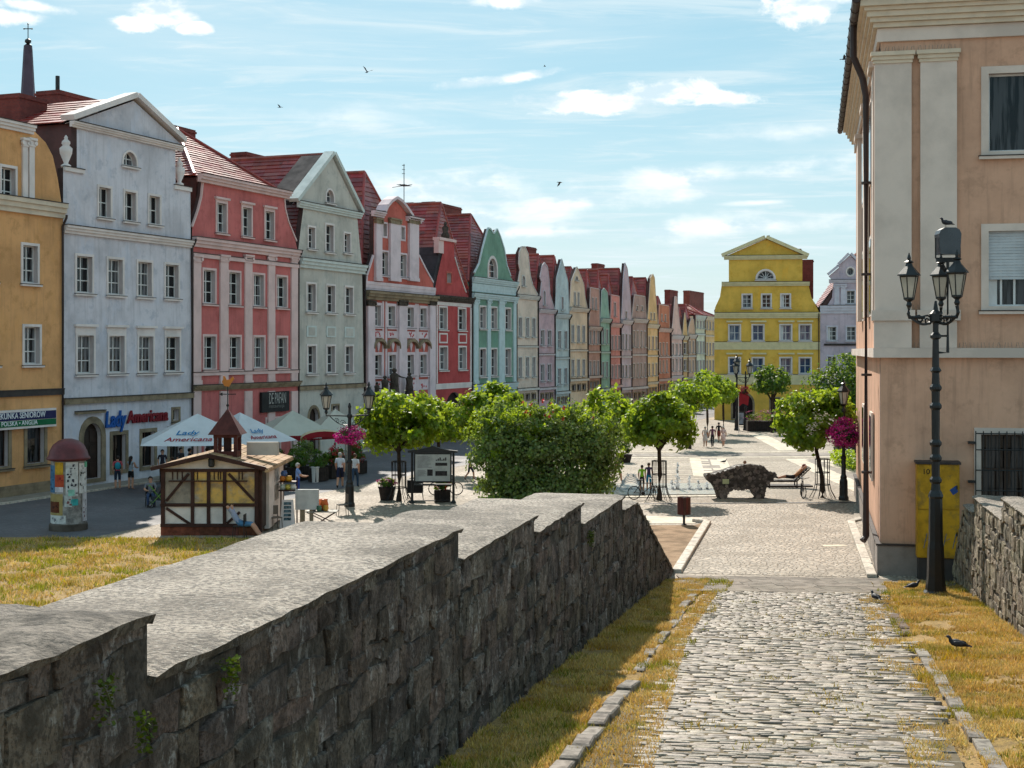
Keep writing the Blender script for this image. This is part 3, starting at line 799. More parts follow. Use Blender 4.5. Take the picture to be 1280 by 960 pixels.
# --- green house
h = House(ROW, 590, 645.5, 'green_house', 'sea green townhouse with pale pilasters and a curved gable over an arched attic window', stucco('sea_green', (104, 150, 132)))
TEALW = plain('pale_blue_trim', (198, 214, 216), rough=.85)
h.gable([(590.5, 350), (593, 342), (599, 330), (603, 312), (607, 297), (610, 286), (613, 287), (616, 292), (618, 292), (621, 287), (625, 296), (630, 312), (633, 332), (638, 346), (644, 354)])
h.win(318, 350, [(609, 622)], kind='arch', sur=.25, inset=.28, nx=1)
h.win(381.5, 412, [(599, 607.5), (613, 621.5), (631, 638.5)]).win(434.5, 472, [(599, 607.5), (613, 621.5), (631, 638.5)])
h.win(505, 575, [(596, 608), (614, 625), (632, 641)], kind='rect', smat=STONE, nx=1, ny=1, fmat=FRAMED, glass=GLASSD, sill=False)
h.finish(eave=h.Z(590, 352))
h.band(346, 353, .3, TEALW).band(353.5, 364, .06, TEALW, name='frieze', ledge=False).band(366, 373, .3, TEALW).band(481, 490, .25, TEALW, name='cornice')
h.band(491, 502, .04, TEALW, name='frieze', ledge=False)
for a, b in ((591.5, 597), (608.5, 612.5), (623, 630), (641, 644.5)): h.pilaster(a, b, 374, 480, TEALW)
h.coping([(593, 342), (599, 330), (603, 312), (607, 297), (610, 286), (613, 287), (616, 292), (618, 292), (621, 287), (625, 296), (630, 312), (633, 332), (638, 346)], TEALW, .14)
h.roof(h.Z(590, 352), h.Z(585, 280, 6), mid=.5, n=24, hip=2.0, depth=11); h.pipe()

# --- the smaller houses further along the row
FAR = 'gabled houses along the far part of the row'
def far_house(px0, px1, name, label, rgb, gable, cols, rows, cornice, ground, ridge, trim=None, gwin=None, hip=.5, wall2=None, chim=None, n=16, pil=None):
    rgb = tuple(int(v * .86 + 225 * .14) for v in rgb)  # pastel walls paled further: distance haze mixed into their colour
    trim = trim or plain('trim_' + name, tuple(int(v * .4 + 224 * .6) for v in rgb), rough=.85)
    h = House(ROW, px0, px1, name, label, stucco(name, rgb))
    h.gable(gable)
    if gwin: 
        for yt, yb, cc, kd in gwin: h.win(yt, yb, cc, inset=.1, smat=trim, nx=1, ny=2, kind=kd, sur=.1)
    for yt, yb in rows: h.win(yt, yb, cols, inset=.06, smat=trim, nx=1, ny=2, sur=.10, reveal=.2)
    gy = ground
    xs = [px0 + (px1 - px0) * t for t in (.12, .36, .42, .62, .68, .9)]
    h.win(gy + 6, gy + 16, [(xs[0], xs[1]), (xs[2], xs[3]), (xs[4], xs[5])], smat=STONE, nx=1, ny=1, fmat=FRAMED, glass=GLASSD, sill=False)
    h.finish(reveal=.24, eave=h.Z(px0, cornice - 1))
    h.band(cornice - 2, cornice + 3, .3, trim); h.band(ground, ground + 3, .2, trim, name='string_course')
    mid_y = (rows[0][1] + rows[1][0]) / 2
    h.band(mid_y - 1.2, mid_y + .8, .12, trim, name='string_course')
    if pil:
        for a, b in pil: h.pilaster(a, b, cornice + 3.5, ground - .5, trim, cap=False)
    h.coping(gable, trim, .10, y0=-.04, y1=.03)
    h.roof(h.Z(px0, cornice - 3), h.Z(px0, ridge + 11 + RND.uniform(-3, 4), 5), mid=.5, n=n, hip=hip, depth=12)
    if chim: h.chim(*chim)
    h.pipe()
    return h
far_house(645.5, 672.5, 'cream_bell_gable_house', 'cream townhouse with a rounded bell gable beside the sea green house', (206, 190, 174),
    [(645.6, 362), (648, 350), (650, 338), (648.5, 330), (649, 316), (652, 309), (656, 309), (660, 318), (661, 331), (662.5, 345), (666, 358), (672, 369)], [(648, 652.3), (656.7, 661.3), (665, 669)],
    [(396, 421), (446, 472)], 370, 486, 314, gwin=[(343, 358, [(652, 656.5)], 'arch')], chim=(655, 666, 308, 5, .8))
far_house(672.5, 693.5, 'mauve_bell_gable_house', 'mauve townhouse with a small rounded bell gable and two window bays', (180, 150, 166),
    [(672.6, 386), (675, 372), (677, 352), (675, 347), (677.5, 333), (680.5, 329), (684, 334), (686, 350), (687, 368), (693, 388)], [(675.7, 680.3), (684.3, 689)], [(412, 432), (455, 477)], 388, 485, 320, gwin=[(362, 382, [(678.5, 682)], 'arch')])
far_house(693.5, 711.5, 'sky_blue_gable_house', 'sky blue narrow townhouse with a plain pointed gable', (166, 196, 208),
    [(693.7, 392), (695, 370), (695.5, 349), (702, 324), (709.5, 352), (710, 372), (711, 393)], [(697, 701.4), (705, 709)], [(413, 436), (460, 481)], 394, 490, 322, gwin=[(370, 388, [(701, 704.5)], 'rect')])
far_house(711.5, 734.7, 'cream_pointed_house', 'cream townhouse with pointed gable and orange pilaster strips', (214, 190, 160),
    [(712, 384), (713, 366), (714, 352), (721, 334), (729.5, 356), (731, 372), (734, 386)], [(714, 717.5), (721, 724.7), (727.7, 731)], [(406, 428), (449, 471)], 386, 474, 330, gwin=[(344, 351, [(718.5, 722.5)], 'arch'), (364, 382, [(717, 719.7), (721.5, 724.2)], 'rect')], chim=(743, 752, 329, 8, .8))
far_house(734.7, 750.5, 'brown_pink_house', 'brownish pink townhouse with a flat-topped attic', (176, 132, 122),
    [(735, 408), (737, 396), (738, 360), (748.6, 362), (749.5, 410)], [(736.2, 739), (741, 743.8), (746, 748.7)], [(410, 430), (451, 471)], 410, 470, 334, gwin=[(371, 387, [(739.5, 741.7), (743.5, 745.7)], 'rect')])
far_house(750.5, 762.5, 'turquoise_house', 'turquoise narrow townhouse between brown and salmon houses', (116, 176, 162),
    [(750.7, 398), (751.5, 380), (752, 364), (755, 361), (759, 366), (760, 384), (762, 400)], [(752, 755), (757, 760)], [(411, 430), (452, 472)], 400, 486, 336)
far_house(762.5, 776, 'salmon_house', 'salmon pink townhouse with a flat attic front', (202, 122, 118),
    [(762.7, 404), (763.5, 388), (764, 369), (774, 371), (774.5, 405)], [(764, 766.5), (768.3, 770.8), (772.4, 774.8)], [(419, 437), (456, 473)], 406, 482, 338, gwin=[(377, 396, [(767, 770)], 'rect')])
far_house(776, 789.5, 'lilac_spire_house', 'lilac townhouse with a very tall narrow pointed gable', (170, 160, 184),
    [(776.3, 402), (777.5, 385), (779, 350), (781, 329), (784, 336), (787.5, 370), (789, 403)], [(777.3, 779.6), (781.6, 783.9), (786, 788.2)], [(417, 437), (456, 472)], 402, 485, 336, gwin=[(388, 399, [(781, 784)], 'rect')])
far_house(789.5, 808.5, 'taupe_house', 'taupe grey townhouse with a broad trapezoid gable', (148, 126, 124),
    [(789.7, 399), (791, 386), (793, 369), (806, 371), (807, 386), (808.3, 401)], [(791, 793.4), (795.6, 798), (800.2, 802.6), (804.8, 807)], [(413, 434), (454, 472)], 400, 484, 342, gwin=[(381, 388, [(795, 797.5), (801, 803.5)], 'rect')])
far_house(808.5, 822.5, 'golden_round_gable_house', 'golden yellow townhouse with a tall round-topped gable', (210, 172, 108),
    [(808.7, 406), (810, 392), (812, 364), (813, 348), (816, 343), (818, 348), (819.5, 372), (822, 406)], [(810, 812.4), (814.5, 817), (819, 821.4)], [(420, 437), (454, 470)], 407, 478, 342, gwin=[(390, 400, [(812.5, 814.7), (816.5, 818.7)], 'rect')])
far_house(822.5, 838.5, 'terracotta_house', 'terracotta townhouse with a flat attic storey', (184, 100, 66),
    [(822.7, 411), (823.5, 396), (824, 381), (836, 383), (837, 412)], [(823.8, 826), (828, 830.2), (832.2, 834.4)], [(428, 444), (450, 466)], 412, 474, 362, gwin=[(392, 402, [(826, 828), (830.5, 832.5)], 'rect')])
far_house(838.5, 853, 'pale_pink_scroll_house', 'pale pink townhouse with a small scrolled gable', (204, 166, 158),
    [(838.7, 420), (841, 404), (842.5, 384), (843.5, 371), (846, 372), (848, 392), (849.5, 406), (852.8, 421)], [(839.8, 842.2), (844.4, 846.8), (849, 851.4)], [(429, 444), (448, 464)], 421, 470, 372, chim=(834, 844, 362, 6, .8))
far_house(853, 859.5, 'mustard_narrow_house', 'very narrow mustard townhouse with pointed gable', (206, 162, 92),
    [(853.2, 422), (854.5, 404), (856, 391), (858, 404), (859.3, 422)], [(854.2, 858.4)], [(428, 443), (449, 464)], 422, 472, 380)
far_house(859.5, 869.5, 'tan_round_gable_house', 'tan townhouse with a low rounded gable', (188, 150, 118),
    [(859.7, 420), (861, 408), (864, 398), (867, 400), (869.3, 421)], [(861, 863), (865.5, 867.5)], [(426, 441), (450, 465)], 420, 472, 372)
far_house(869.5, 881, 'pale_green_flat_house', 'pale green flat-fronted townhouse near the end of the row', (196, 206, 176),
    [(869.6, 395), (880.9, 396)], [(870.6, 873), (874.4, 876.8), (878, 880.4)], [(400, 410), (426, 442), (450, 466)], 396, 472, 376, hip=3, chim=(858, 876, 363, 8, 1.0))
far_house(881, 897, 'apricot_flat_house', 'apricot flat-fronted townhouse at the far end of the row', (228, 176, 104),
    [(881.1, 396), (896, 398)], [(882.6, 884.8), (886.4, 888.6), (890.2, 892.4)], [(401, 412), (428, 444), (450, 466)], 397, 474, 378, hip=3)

# --- yellow house closing the square, lilac house beside it
END = Plane(kx(893) * 141, 141.0, 1.0, -.15)
YEL = stucco('sun_yellow', (240, 176, 60), streak=.1); CRM = plain('cream_band', (228, 214, 170), rough=.85)
h = House(END, 893, 1025, 'yellow_end_house', 'bright yellow townhouse with pediment and fan window closing the far side of the square', YEL, depth=14)
h.gable([(893, 393), (894, 384), (900, 371), (902, 357), (911, 354), (911, 322), (904, 321.5), (957, 298.5), (1010, 321.5), (1003, 322), (1003, 354), (1011, 357), (1014, 371), (1021, 384), (1025, 393)])
h.win(336, 351, [(944, 970)], kind='lunette', sur=.18, inset=.2)
h.win(367, 386, [(927, 940.5), (951, 965), (975, 989)]).win(405, 427, [(910, 926.5), (939.5, 955.5), (974, 990.5), (998, 1015)], glass=GLASSB, ny=2).win(446, 468, [(910, 926.5), (939.5, 955.5), (974, 990.5), (998, 1015)], glass=GLASSB, ny=2)
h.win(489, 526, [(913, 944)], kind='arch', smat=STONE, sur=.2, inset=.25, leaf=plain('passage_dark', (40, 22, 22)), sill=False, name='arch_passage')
h.win(496, 516, [(962, 976), (990, 1006)], smat=STONE, fmat=FRAMED, glass=GLASSD)
h.finish(eave=h.Z(893, 393))
h.band(391, 398, .3, CRM).band(427.5, 437, .1, CRM, name='string_course').band(468, 480.5, .12, CRM, name='string_course').band(353, 358, .3, CRM, xl=902, xr=1012).band(320, 325, .3, CRM, xl=905, xr=1009)
for a in (908, 938, 973, 996.5):
    for y in (401, 441): MB().box(h.S(a), h.S(a + 20), -.2, 0, h.Z(900, y + 2), h.Z(900, y)).build('window_hood', CRM, h.root)
h.coping([(903, 321), (957, 298), (1010, 321)], CRM, .32, -.35, .5)
h.roof(h.Z(893, 388), h.Z(957, 300), n=20, depth=14)
chimney(h.rf, h.S(1011), 4, h.Z(1000, 372), h.Z(1000, 322), 1.3, 1.6); chimney(h.rf, h.S(998), 6, h.Z(1000, 350), h.Z(1000, 306), 1.2, 1.0)
MB().tube([(h.S(966), 2, h.Z(966, 310)), (h.S(962), 2, h.Z(962, 292))], .06, 5).build('roof_mast', IRON, h.root); h.pipe()
LIL = stucco('lilac_grey', (178, 168, 186)); LILT = plain('lilac_trim', (212, 206, 216), rough=.85)
h = House(END, 1025, 1128, 'lilac_end_house', 'lilac grey townhouse with round gable window next to the yellow house', LIL, depth=14)
h.gable([(1025.2, 384), (1034, 382), (1040, 372), (1042, 352), (1036, 345), (1049, 334), (1049, 331), (1062, 319), (1076, 331), (1084, 334), (1100, 350), (1112, 384), (1127, 385)])
h.win(333, 346, [(1057, 1069)], kind='round', nx=1, ny=1, sill=False).win(362, 381, [(1057, 1070), (1085, 1098)], smat=LILT).win(407, 427, [(1033, 1047), (1057, 1071), (1082, 1096)], smat=LILT).win(444, 466, [(1033, 1047), (1057, 1071), (1082, 1096)], smat=LILT)
h.finish(eave=h.Z(1025, 384))
h.band(382, 392, .25, LILT).band(350, 354, .25, LILT, xl=1036, xr=1100).band(430, 432, .12, LEDGE, xl=1030, xr=1100, name='string_course')
for a in (1043, 1051, 1073): h.pilaster(a, a + 6, 355, 381, LILT)
h.coping([(1036, 344), (1049, 333), (1049, 331), (1062, 318), (1076, 331), (1086, 336)], LILT, .25, -.25, .4)
h.roof(h.Z(1025, 384), h.Z(1062, 318), n=16, depth=14, mid=.45)

# --- church spire far behind the row
cs = at(35, 130, 175.0); zt = at(35, 57, 175.0).z
t = thing('church_tower', 'slender violet-grey church spire with a cross above the red roofs', 'church', (cs.x, cs.y, 0))
SPIRE = M('spire_copper', srgb(84, 70, 84), rough=.6, var=.2, vs=.4)
MB().box(-2.2, 2.2, -2.2, 2.2, 0, 24).build('tower_body', BRICK, t)
MB().lathe([(2.3, 24), (1.7, 26), (1.3, 31), (.55, zt - .6), (.5, zt)], 8, ph=math.pi / 8).build('spire', SPIRE, t)
c = MB(); c.lathe([(.1, 0), (.4, .08), (.16, .2), (.42, .45), (.38, .7), (.08, .9)], 8, (0, 0, zt)); c.tube([(0, 0, zt + .8), (0, 0, zt + 2.7)], .06, 5); c.tube([(-.5, 0, zt + 2.1), (.5, 0, zt + 2.1)], .06, 5)
for x, z in ((-.5, 2.1), (.5, 2.1), (0, 2.7)): c.ball((x, 0, zt + z), .11, 6, 4)
c.build('cross', IRON, t)

# ---------------------------------------------------------------- building on the right
RB = Plane(11.4, 43.4, 1.0, -.215)
SALM = stucco('salmon', (192, 150, 124), streak=.4, vs=.4)
RBT = plain('pale_stone_paint', (222, 204, 192), rough=.85, var=.14, vs=.5)
h = House(RB, 1100.5, 1420, 'salmon_corner_building', 'tall salmon pink corner building with twin cream pilasters, moulded cornice and roller shutters', SALM, depth=26)
ZT = h.Z(1100.5, 8)
h.outline = [(0, ZT - .1), (h.w, ZT - .1)]
h.win(80, 203, [(1222, 1300)], inset=.32, sur=.22, smat=RBT, nx=1, ny=1, glass=GLASSD, fmat=FRAME)
h.win(276, 396, [(1222, 1300)], inset=.32, sur=.22, smat=RBT, nx=3, ny=1, glass=GLASSD, fmat=FRAME)
h.win(533, 640, [(1216, 1300)], inset=.24, sur=.2, smat=RBT, nx=2, ny=2, glass=GLASSD, fmat=FRAMED, sill=False)
h.win(80, 203, [(1335, 1413)], inset=.32, sur=.22, smat=RBT, nx=1, ny=1, glass=GLASSD, fmat=FRAME)
h.finish(reveal=.28)
RBH = h
b = MB()                                  # front and side mouldings wrap round the corner
def wrap(name, zt, zb, pr, mat=RBT, side=25.0):
    m = MB(); m.box(-pr, h.w, -pr, -.002, zb, zt); m.box(-pr, -.002, -.002, side, zb, zt); return m.build(name, mat, h.root)
zz = lambda y: h.Z(1100.5, y)
for yt, yb, pr in ((3, 12, .62), (12.2, 17, .5), (17.2, 24, .42), (24.2, 30, .32), (30.2, 36, .22)): wrap('cornice', zz(yt), zz(yb), pr, plain('cornice_cream', (218, 200, 178), rough=.85))
wrap('frieze', zz(36.5), zz(53), .10); wrap('string_course', zz(435), zz(447), .22); wrap('plinth', zz(681), 0, .10, M('plinth_grey', srgb(150, 138, 130), rough=.9, var=.2))
wrap('plinth_top', zz(679), zz(681.2), .14, LEDGE)
for a, b_ in ((1095, 1139), (1150, 1195.5)):
    xa, xb = max(h.S(a), -.0), h.S(b_)
    if a < 1100: xa = -.18
    m = MB(); m.box(xa, xb, -.18, -.003, zz(388), zz(81)); m.build('pilaster', RBT, h.root)
    m = MB(); m.box(xa - .12, xb + .1, -.32, -.004, zz(72), zz(67)); m.box(xa - .08, xb + .06, -.26, -.004, zz(77), zz(72.2)); m.box(xa - .04, xb + .03, -.22, -.004, zz(81), zz(77.2)); m.build('capital', plain('cornice_cream', (218, 200, 178)), h.root)
    m = MB(); m.box(xa - .10, xb + .1, -.27, -.004, zz(401), zz(388)); m.box(xa - .02, xb, -.2, -.004, zz(434.8), zz(401.2)); m.build('pilaster_base', RBT, h.root)
m = MB()
for y in (1.2, 9.0, 16.5): m.box(-.18, -.003, y, y + 1.4, zz(388), zz(75))
for y in (1.2, 9.0, 16.5): m.box(-.3, -.003, y - .1, y + 1.5, zz(75), zz(67))
m.build('side_pilaster', RBT, h.root)
m = MB()
for y in (5.0, 12.5): m.box(-.08, -.003, y, y + 1.7, zz(620), zz(525)); m.box(-.08, -.003, y, y + 1.7, zz(390), zz(276)); m.box(-.08, -.003, y, y + 1.7, zz(203), zz(85))
so = m.build('side_window_surround', RBT, h.root)
m = MB()
for y in (5.0, 12.5):
    for a, b_ in ((616, 530), (386, 282), (199, 91)): m.box(-.1, -.085, y + .2, y + 1.5, zz(a), zz(b_))
m.build('side_window_pane', GLASSD, so)
# roof edge, gutter, downpipe
m = MB(); m.prism([(-.72, ZT + .25), (h.w, ZT + .25), (h.w, ZT + 4), (3.0, ZT + 4)], -.66, 26); m.build('roof', SLATE, h.root)
g = MB(); g.tube([(-.74, -.7, ZT + .12), (-.74, 26, ZT + .12)], .13, 8); 
for k in range(20): g.tube([(-.74, -.65 + k * 1.35, ZT + .12), (-.74, -.61 + k * 1.35, ZT + .12)], .15, 8)
g.build('gutter', PIPE, h.root)
MB().box(-.74, h.w, -.78, -.64, ZT + .16, ZT + .26).build('eave_flashing', LEDGE, h.root)
g = MB(); g.tube([(-.74, 2.6, ZT + .05), (-.74, 2.6, ZT - 1.0), (-.45, 2.6, ZT - 1.7), (-.34, 2.6, ZT - 2.3), (-.34, 2.6, .9), (-.45, 2.5, .75)], .11, 8)
for z in (3, 6.2, 9.5, 12.5): g.lathe([(.17, -.04), (.17, .04)], 8, (-.32, 2.6, z))
g.build('downpipe', PIPE, h.root)
# upper roller box, lower roller shutter, grille, bird spikes
xa, xb = h.S(1222) + .30, h.S(1300) - .30
MB().box(xa, xb, .05, .22, zz(96), zz(90)).build('shutter_box', plain('shutter_beige', (196, 176, 150)), h.root)
m = MB()
for k in range(18): z = zz(287) - k * .088; m.box(xa, xb, .10 + .012 * (k % 2), .16, z - .082, z)
m.build('roller_shutter', plain('shutter_white', (196, 200, 204), rough=.5), h.root); MB().box(xa, xb, .05, .2, zz(286.8), zz(282)).build('shutter_box', FRAME, h.root)
m = MB(); ga, gb = h.S(1219), h.S(1297)
for k in range(9): x = ga + (gb - ga) * k / 8; m.tube([(x, -.16, zz(636)), (x, -.16, zz(537))], .018, 5)
for y in (540, 560, 585, 610, 634): m.tube([(ga, -.16, zz(y)), (gb, -.16, zz(y))], .018, 5)
for y in (550, 598): m.box(ga - .22, ga, -.16, .0, zz(y + 3), zz(y))
m.build('window_grille', IRON, h.root)
m = MB()
for zr, xa, xb in ((zz(67), -.1, h.S(1195)), (zz(388), -.1, h.S(1195)), (zz(435), -.1, h.w)):
    x = xa
    while x < xb: m.tube([(x, -.12, zr), (x + RND.uniform(-.05, .05), -.16, zr + .17)], .006, 3); x += .11
m.build('bird_spikes', plain('spike_steel', (120, 116, 112), rough=.4), h.root)['kind'] = 'stuff'
# ---------------------------------------------------------------- ground, ramp, paving
RZ0, RSL = 43.3, .0725
def ramp_z(y): return max(0.0, RSL * (RZ0 - y))
def lw_x(y): return -4.72 + .221 * y          # inner face of the left parapet wall
def rw_x(y): return 10.75 + .2 * (y - 29.4)   # inner face of the right parapet wall
def road_x(t, y): return t + .215 * (y - 17)

PLAZA = M('plaza_setts', srgb(196, 178, 158), rough=.75, var=.22, vs=.25, bump=.6, bs=4.5, grain=.45, world=True, cell=(4.5, .6, 1.0), bdist=.03, grime=((.10, .09, .085), .35, .35))
ASPH = M('street_setts_shade', srgb(112, 108, 112), rough=.7, var=.25, vs=.3, bump=.4, world=True, cell=(5.0, .35, 1.0), grime=((.07, .07, .075), .5, .4))
DRIVE = M('drive_setts', srgb(206, 188, 168), rough=.7, var=.25, vs=.4, bump=.8, bs=5, grain=.55, world=True, cell=(5.0, .65, 1.0), bdist=.04)
SLABL = M('light_paving_slab', srgb(206, 192, 172), rough=.8, var=.15, vs=1.5, bump=.15, bs=30, obj=.08)
SLABD = M('grey_paving_slab', srgb(142, 130, 120), rough=.8, var=.15, vs=1.5, bump=.15, bs=30, obj=.10)
SOIL = M('dry_soil', srgb(156, 126, 96), rough=.95, var=.3, vs=1.2, bump=.25, bs=60, grain=.3, world=True, grime=((.10, .075, .04), 3.0, .4))
DRYGR = M('dry_turf', srgb(168, 136, 88), rough=.95, var=.3, vs=1.1, bump=.7, bs=22, world=True, col2=srgb(150, 122, 66), grime=((.17, .115, .06), 2.2, .75), bdist=.05, grain=.5)
BED = M('cobble_bed', srgb(112, 98, 76), rough=.95, var=.3, vs=2.0, bump=.5, bs=30, world=True, grime=((.09, .085, .03), 1.5, .4))
GRAN = M('kerb_granite', srgb(204, 190, 174), rough=.75, var=.25, vs=5, bump=.35, bs=45, obj=.1)

def sheet(name, pts, z, mat, kind='structure', parent=None, sub=0):
    m = MB(); m.add([(p[0], p[1], z) for p in pts], [tuple(range(len(pts)))])
    o = m.build(name, mat, parent)
    if parent is None: o['kind'] = kind
    return o
ground = sheet('ground', [(-1500, -300), (1500, -300), (1500, 3000), (-1500, 3000)], -.004, PLAZA)
u, d = ROW.u, ROW.d
def rowp(s, off): p = ROW.o + ROW.u * s + ROW.d * off; return (p.x, p.y)
sheet('street', [rowp(-30, 0.5), rowp(-30, -12.6), rowp(150, -12.6), rowp(150, .5)], .0, ASPH)  # street widened so its dark colour also stands in for the row's shadow
pv = MB()                                     # narrow pavement in front of the row
o = sheet('pavement', [rowp(-30, .3), rowp(-30, -1.6), rowp(150, -1.6), rowp(150, .3)], .06, SLABD)
pc = MB()
for k in range(150): 
    a, b = rowp(-30 + k * 1.2, -1.6), rowp(-30 + k * 1.2 + 1.18, -1.6); a2, b2 = rowp(-30 + k * 1.2, -1.78), rowp(-30 + k * 1.2 + 1.18, -1.78)
    pc.flat([a, a2, b2, b], -.02, .085)
tag(pc.build('kerb', GRAN), kind='structure')
# drive between the ramp and the square
dl0, dl1, dr0, dr1 = gnd(846, 716), gnd(884, 654), gnd(1090, 722), gnd(1064, 654)
sheet('driveway', [dl0[:2], dr0[:2], (dr1.x, dr1.y), gnd(1100, 630)[:2], gnd(760, 630)[:2], (dl1.x, dl1.y)], .004, DRIVE)
sheet('side_pavement', [(dr0.x + .1, dr0.y - .6), (dr0.x + 1.2, dr0.y - .9), (dr1.x + 1.4, 62), (dr1.x + .1, dr1.y)], .05, DRIVE)
sheet('soil_patch', [gnd(700, 712)[:2], (dl0.x - .05, dl0.y), (dl1.x - .2, dl1.y), gnd(868, 657)[:2], gnd(740, 657)[:2], gnd(650, 668)[:2]], .02, SOIL)
sheet('slab_path', [gnd(640, 654)[:2], gnd(868, 654.5)[:2], gnd(880, 647)[:2], gnd(650, 640)[:2]], .008, SLABL)
def slab_strip(name, p, q, w, n, mat, z=.012, gap=.02):
    """strip of single paving slabs from p to q"""
    p, q = Vector((p[0], p[1], 0)), Vector((q[0], q[1], 0)); dd = (q - p); L = dd.length; dd.normalize()
    root = thing(name, None, None, (p.x, p.y, 0), math.atan2(dd.y, dd.x)); root['kind'] = 'structure'
    l = L / n
    me = MB().box(gap / 2, l - gap / 2, -w / 2, w / 2, -.02, 0).mesh('slab', mat)
    for k in range(n): put('slab', me, root, (k * l, 0, z + RND.uniform(-.002, .003)))
    return root
slab_strip('light_paving_strip', gnd(873, 573)[:2], gnd(880, 596)[:2], 1.15, 11, SLABL)
slab_strip('grey_paving_strip', gnd(885.5, 573)[:2], gnd(892, 592)[:2], 1.05, 10, SLABD)
slab_strip('light_paving_strip', gnd(897, 573)[:2], gnd(905, 592)[:2], 1.05, 10, SLABL)
slab_strip('light_paving_strip', gnd(700, 572.5)[:2], gnd(1078, 571)[:2], .75, 26, SLABL)
slab_strip('grey_paving_strip', gnd(700, 569.3)[:2], gnd(1078, 568)[:2], 2.6, 20, SLABD)
slab_strip('light_paving_strip', gnd(700, 565.5)[:2], gnd(1078, 564)[:2], .6, 26, SLABL)
slab_strip('light_paving_strip', gnd(1092, 618)[:2], gnd(994, 574)[:2], 1.3, 18, SLABL)
slab_strip('grey_paving_strip', gnd(1092, 604)[:2], gnd(1014, 574)[:2], 1.2, 14, SLABD)
slab_strip('light_paving_strip', gnd(1092, 596)[:2], gnd(1026, 574)[:2], 1.2, 12, SLABL)
slab_strip('light_paving_strip', gnd(985, 563)[:2], gnd(945, 542)[:2], 1.3, 14, SLABL)
for k in range(5): slab_strip('light_paving_strip', gnd(815, 578 + k * 5.2)[:2], gnd(872 + k * 2, 578 + k * 5.2)[:2], .28, 5, SLABL, z=.009)
slab_strip('drain_channel', gnd(640, 631)[:2], gnd(1078, 628)[:2], .34, 30, M('drain_iron', srgb(70, 62, 58), rough=.6, var=.3), z=.011)
slab_strip('pale_drive_slab', gnd(1028, 682.5)[:2], gnd(1058, 682)[:2], .45, 1, SLABL, z=.014)
def kerb(name, p, q, n, w=.24, h=.12, z=lambda x, y: 0.0, mat=GRAN, jit=.0):
    p, q = Vector(p[:2]), Vector(q[:2]); dd = q - p; L = dd.length; dd.normalize(); nn = Vector((-dd.y, dd.x))
    root = thing(name, None, None, (0, 0, 0)); root['kind'] = 'structure'
    l = L / n
    for k in range(n):
        a = p + dd * (l * k + .012); b = p + dd * (l * (k + 1) - .012)
        ja, jb, jz = RND.uniform(-jit, jit), RND.uniform(-jit, jit), RND.uniform(-jit, jit) * .8
        a2, b2 = a + nn * w / 2 + nn * ja, b + nn * w / 2 + nn * jb; a1, b1 = a - nn * w / 2 + nn * ja, b - nn * w / 2 + nn * jb
        za, zb = z(a.x, a.y) + h + jz, z(b.x, b.y) + h + jz
        bv = .02; m = MB()
        m.add([(a1.x, a1.y, za - .4), (b1.x, b1.y, zb - .4), (b2.x, b2.y, zb - .4), (a2.x, a2.y, za - .4),
               (a1.x, a1.y, za - bv), (b1.x, b1.y, zb - bv), (b2.x, b2.y, zb - bv), (a2.x, a2.y, za - bv)] +
              [((c + (o_ - c) * .86).x, (c + (o_ - c) * .86).y, zz_) for c, o_, zz_ in (((a1 + b2) / 2, a1, za), ((a1 + b2) / 2, b1, zb), ((a1 + b2) / 2, b2, zb), ((a1 + b2) / 2, a2, za))],
              [(0, 1, 5, 4), (1, 2, 6, 5), (2, 3, 7, 6), (3, 0, 4, 7), (4, 5, 9, 8), (5, 6, 10, 9), (6, 7, 11, 10), (7, 4, 8, 11), (8, 9, 10, 11)])
        m.build('kerb_stone', mat, root)
    return root
kerb('driveway_kerb', dl0, dl1, 12, .30, .13, mat=GRAN); kerb('driveway_kerb', dl1, gnd(868, 652), 2, .3, .13)
kerb('driveway_kerb', dr0, dr1, 12, .30, .12); kerb('driveway_kerb', dr1, gnd(1078, 650), 2, .3, .12)

# ramp
NY = 60
m = MB(); vs = []; NX = 26
ys = [-8 + (38.2 + 8) * k / (NY - 4) for k in range(NY - 3)] + [38.45, 40, 41.6, RZ0]
for y in ys:
    for j in range(NX + 1):
        x = lw_x(y) - .3 + (rw_x(y) + .6 - lw_x(y)) * j / NX
        t = x - .215 * (y - 17)
        bump = .05 * noise.noise((x * .8, y * .8, 2)) if (t < .7 or t > 5.9) and y < 38.3 else 0
        low = -.05 if .75 < t < 5.8 and y < 38.4 else (-.10 if y > 38.3 else 0)
        vs.append((x, y, ramp_z(y) + bump + low - .005))
m.add(vs, [(i * (NX + 1) + j, i * (NX + 1) + j + 1, (i + 1) * (NX + 1) + j + 1, (i + 1) * (NX + 1) + j) for i in range(NY) for j in range(NX)])
tag(m.build('ramp_ground', DRYGR), kind='structure')
m = MB()
m.add([(road_x(.72, y) if k == 0 else road_x(5.5, y), y, ramp_z(y) + .006) for y in (4, 38.45) for k in (0, 1)], [(0, 1, 3, 2)])
tag(m.build('cobble_bed', BED), kind='structure')
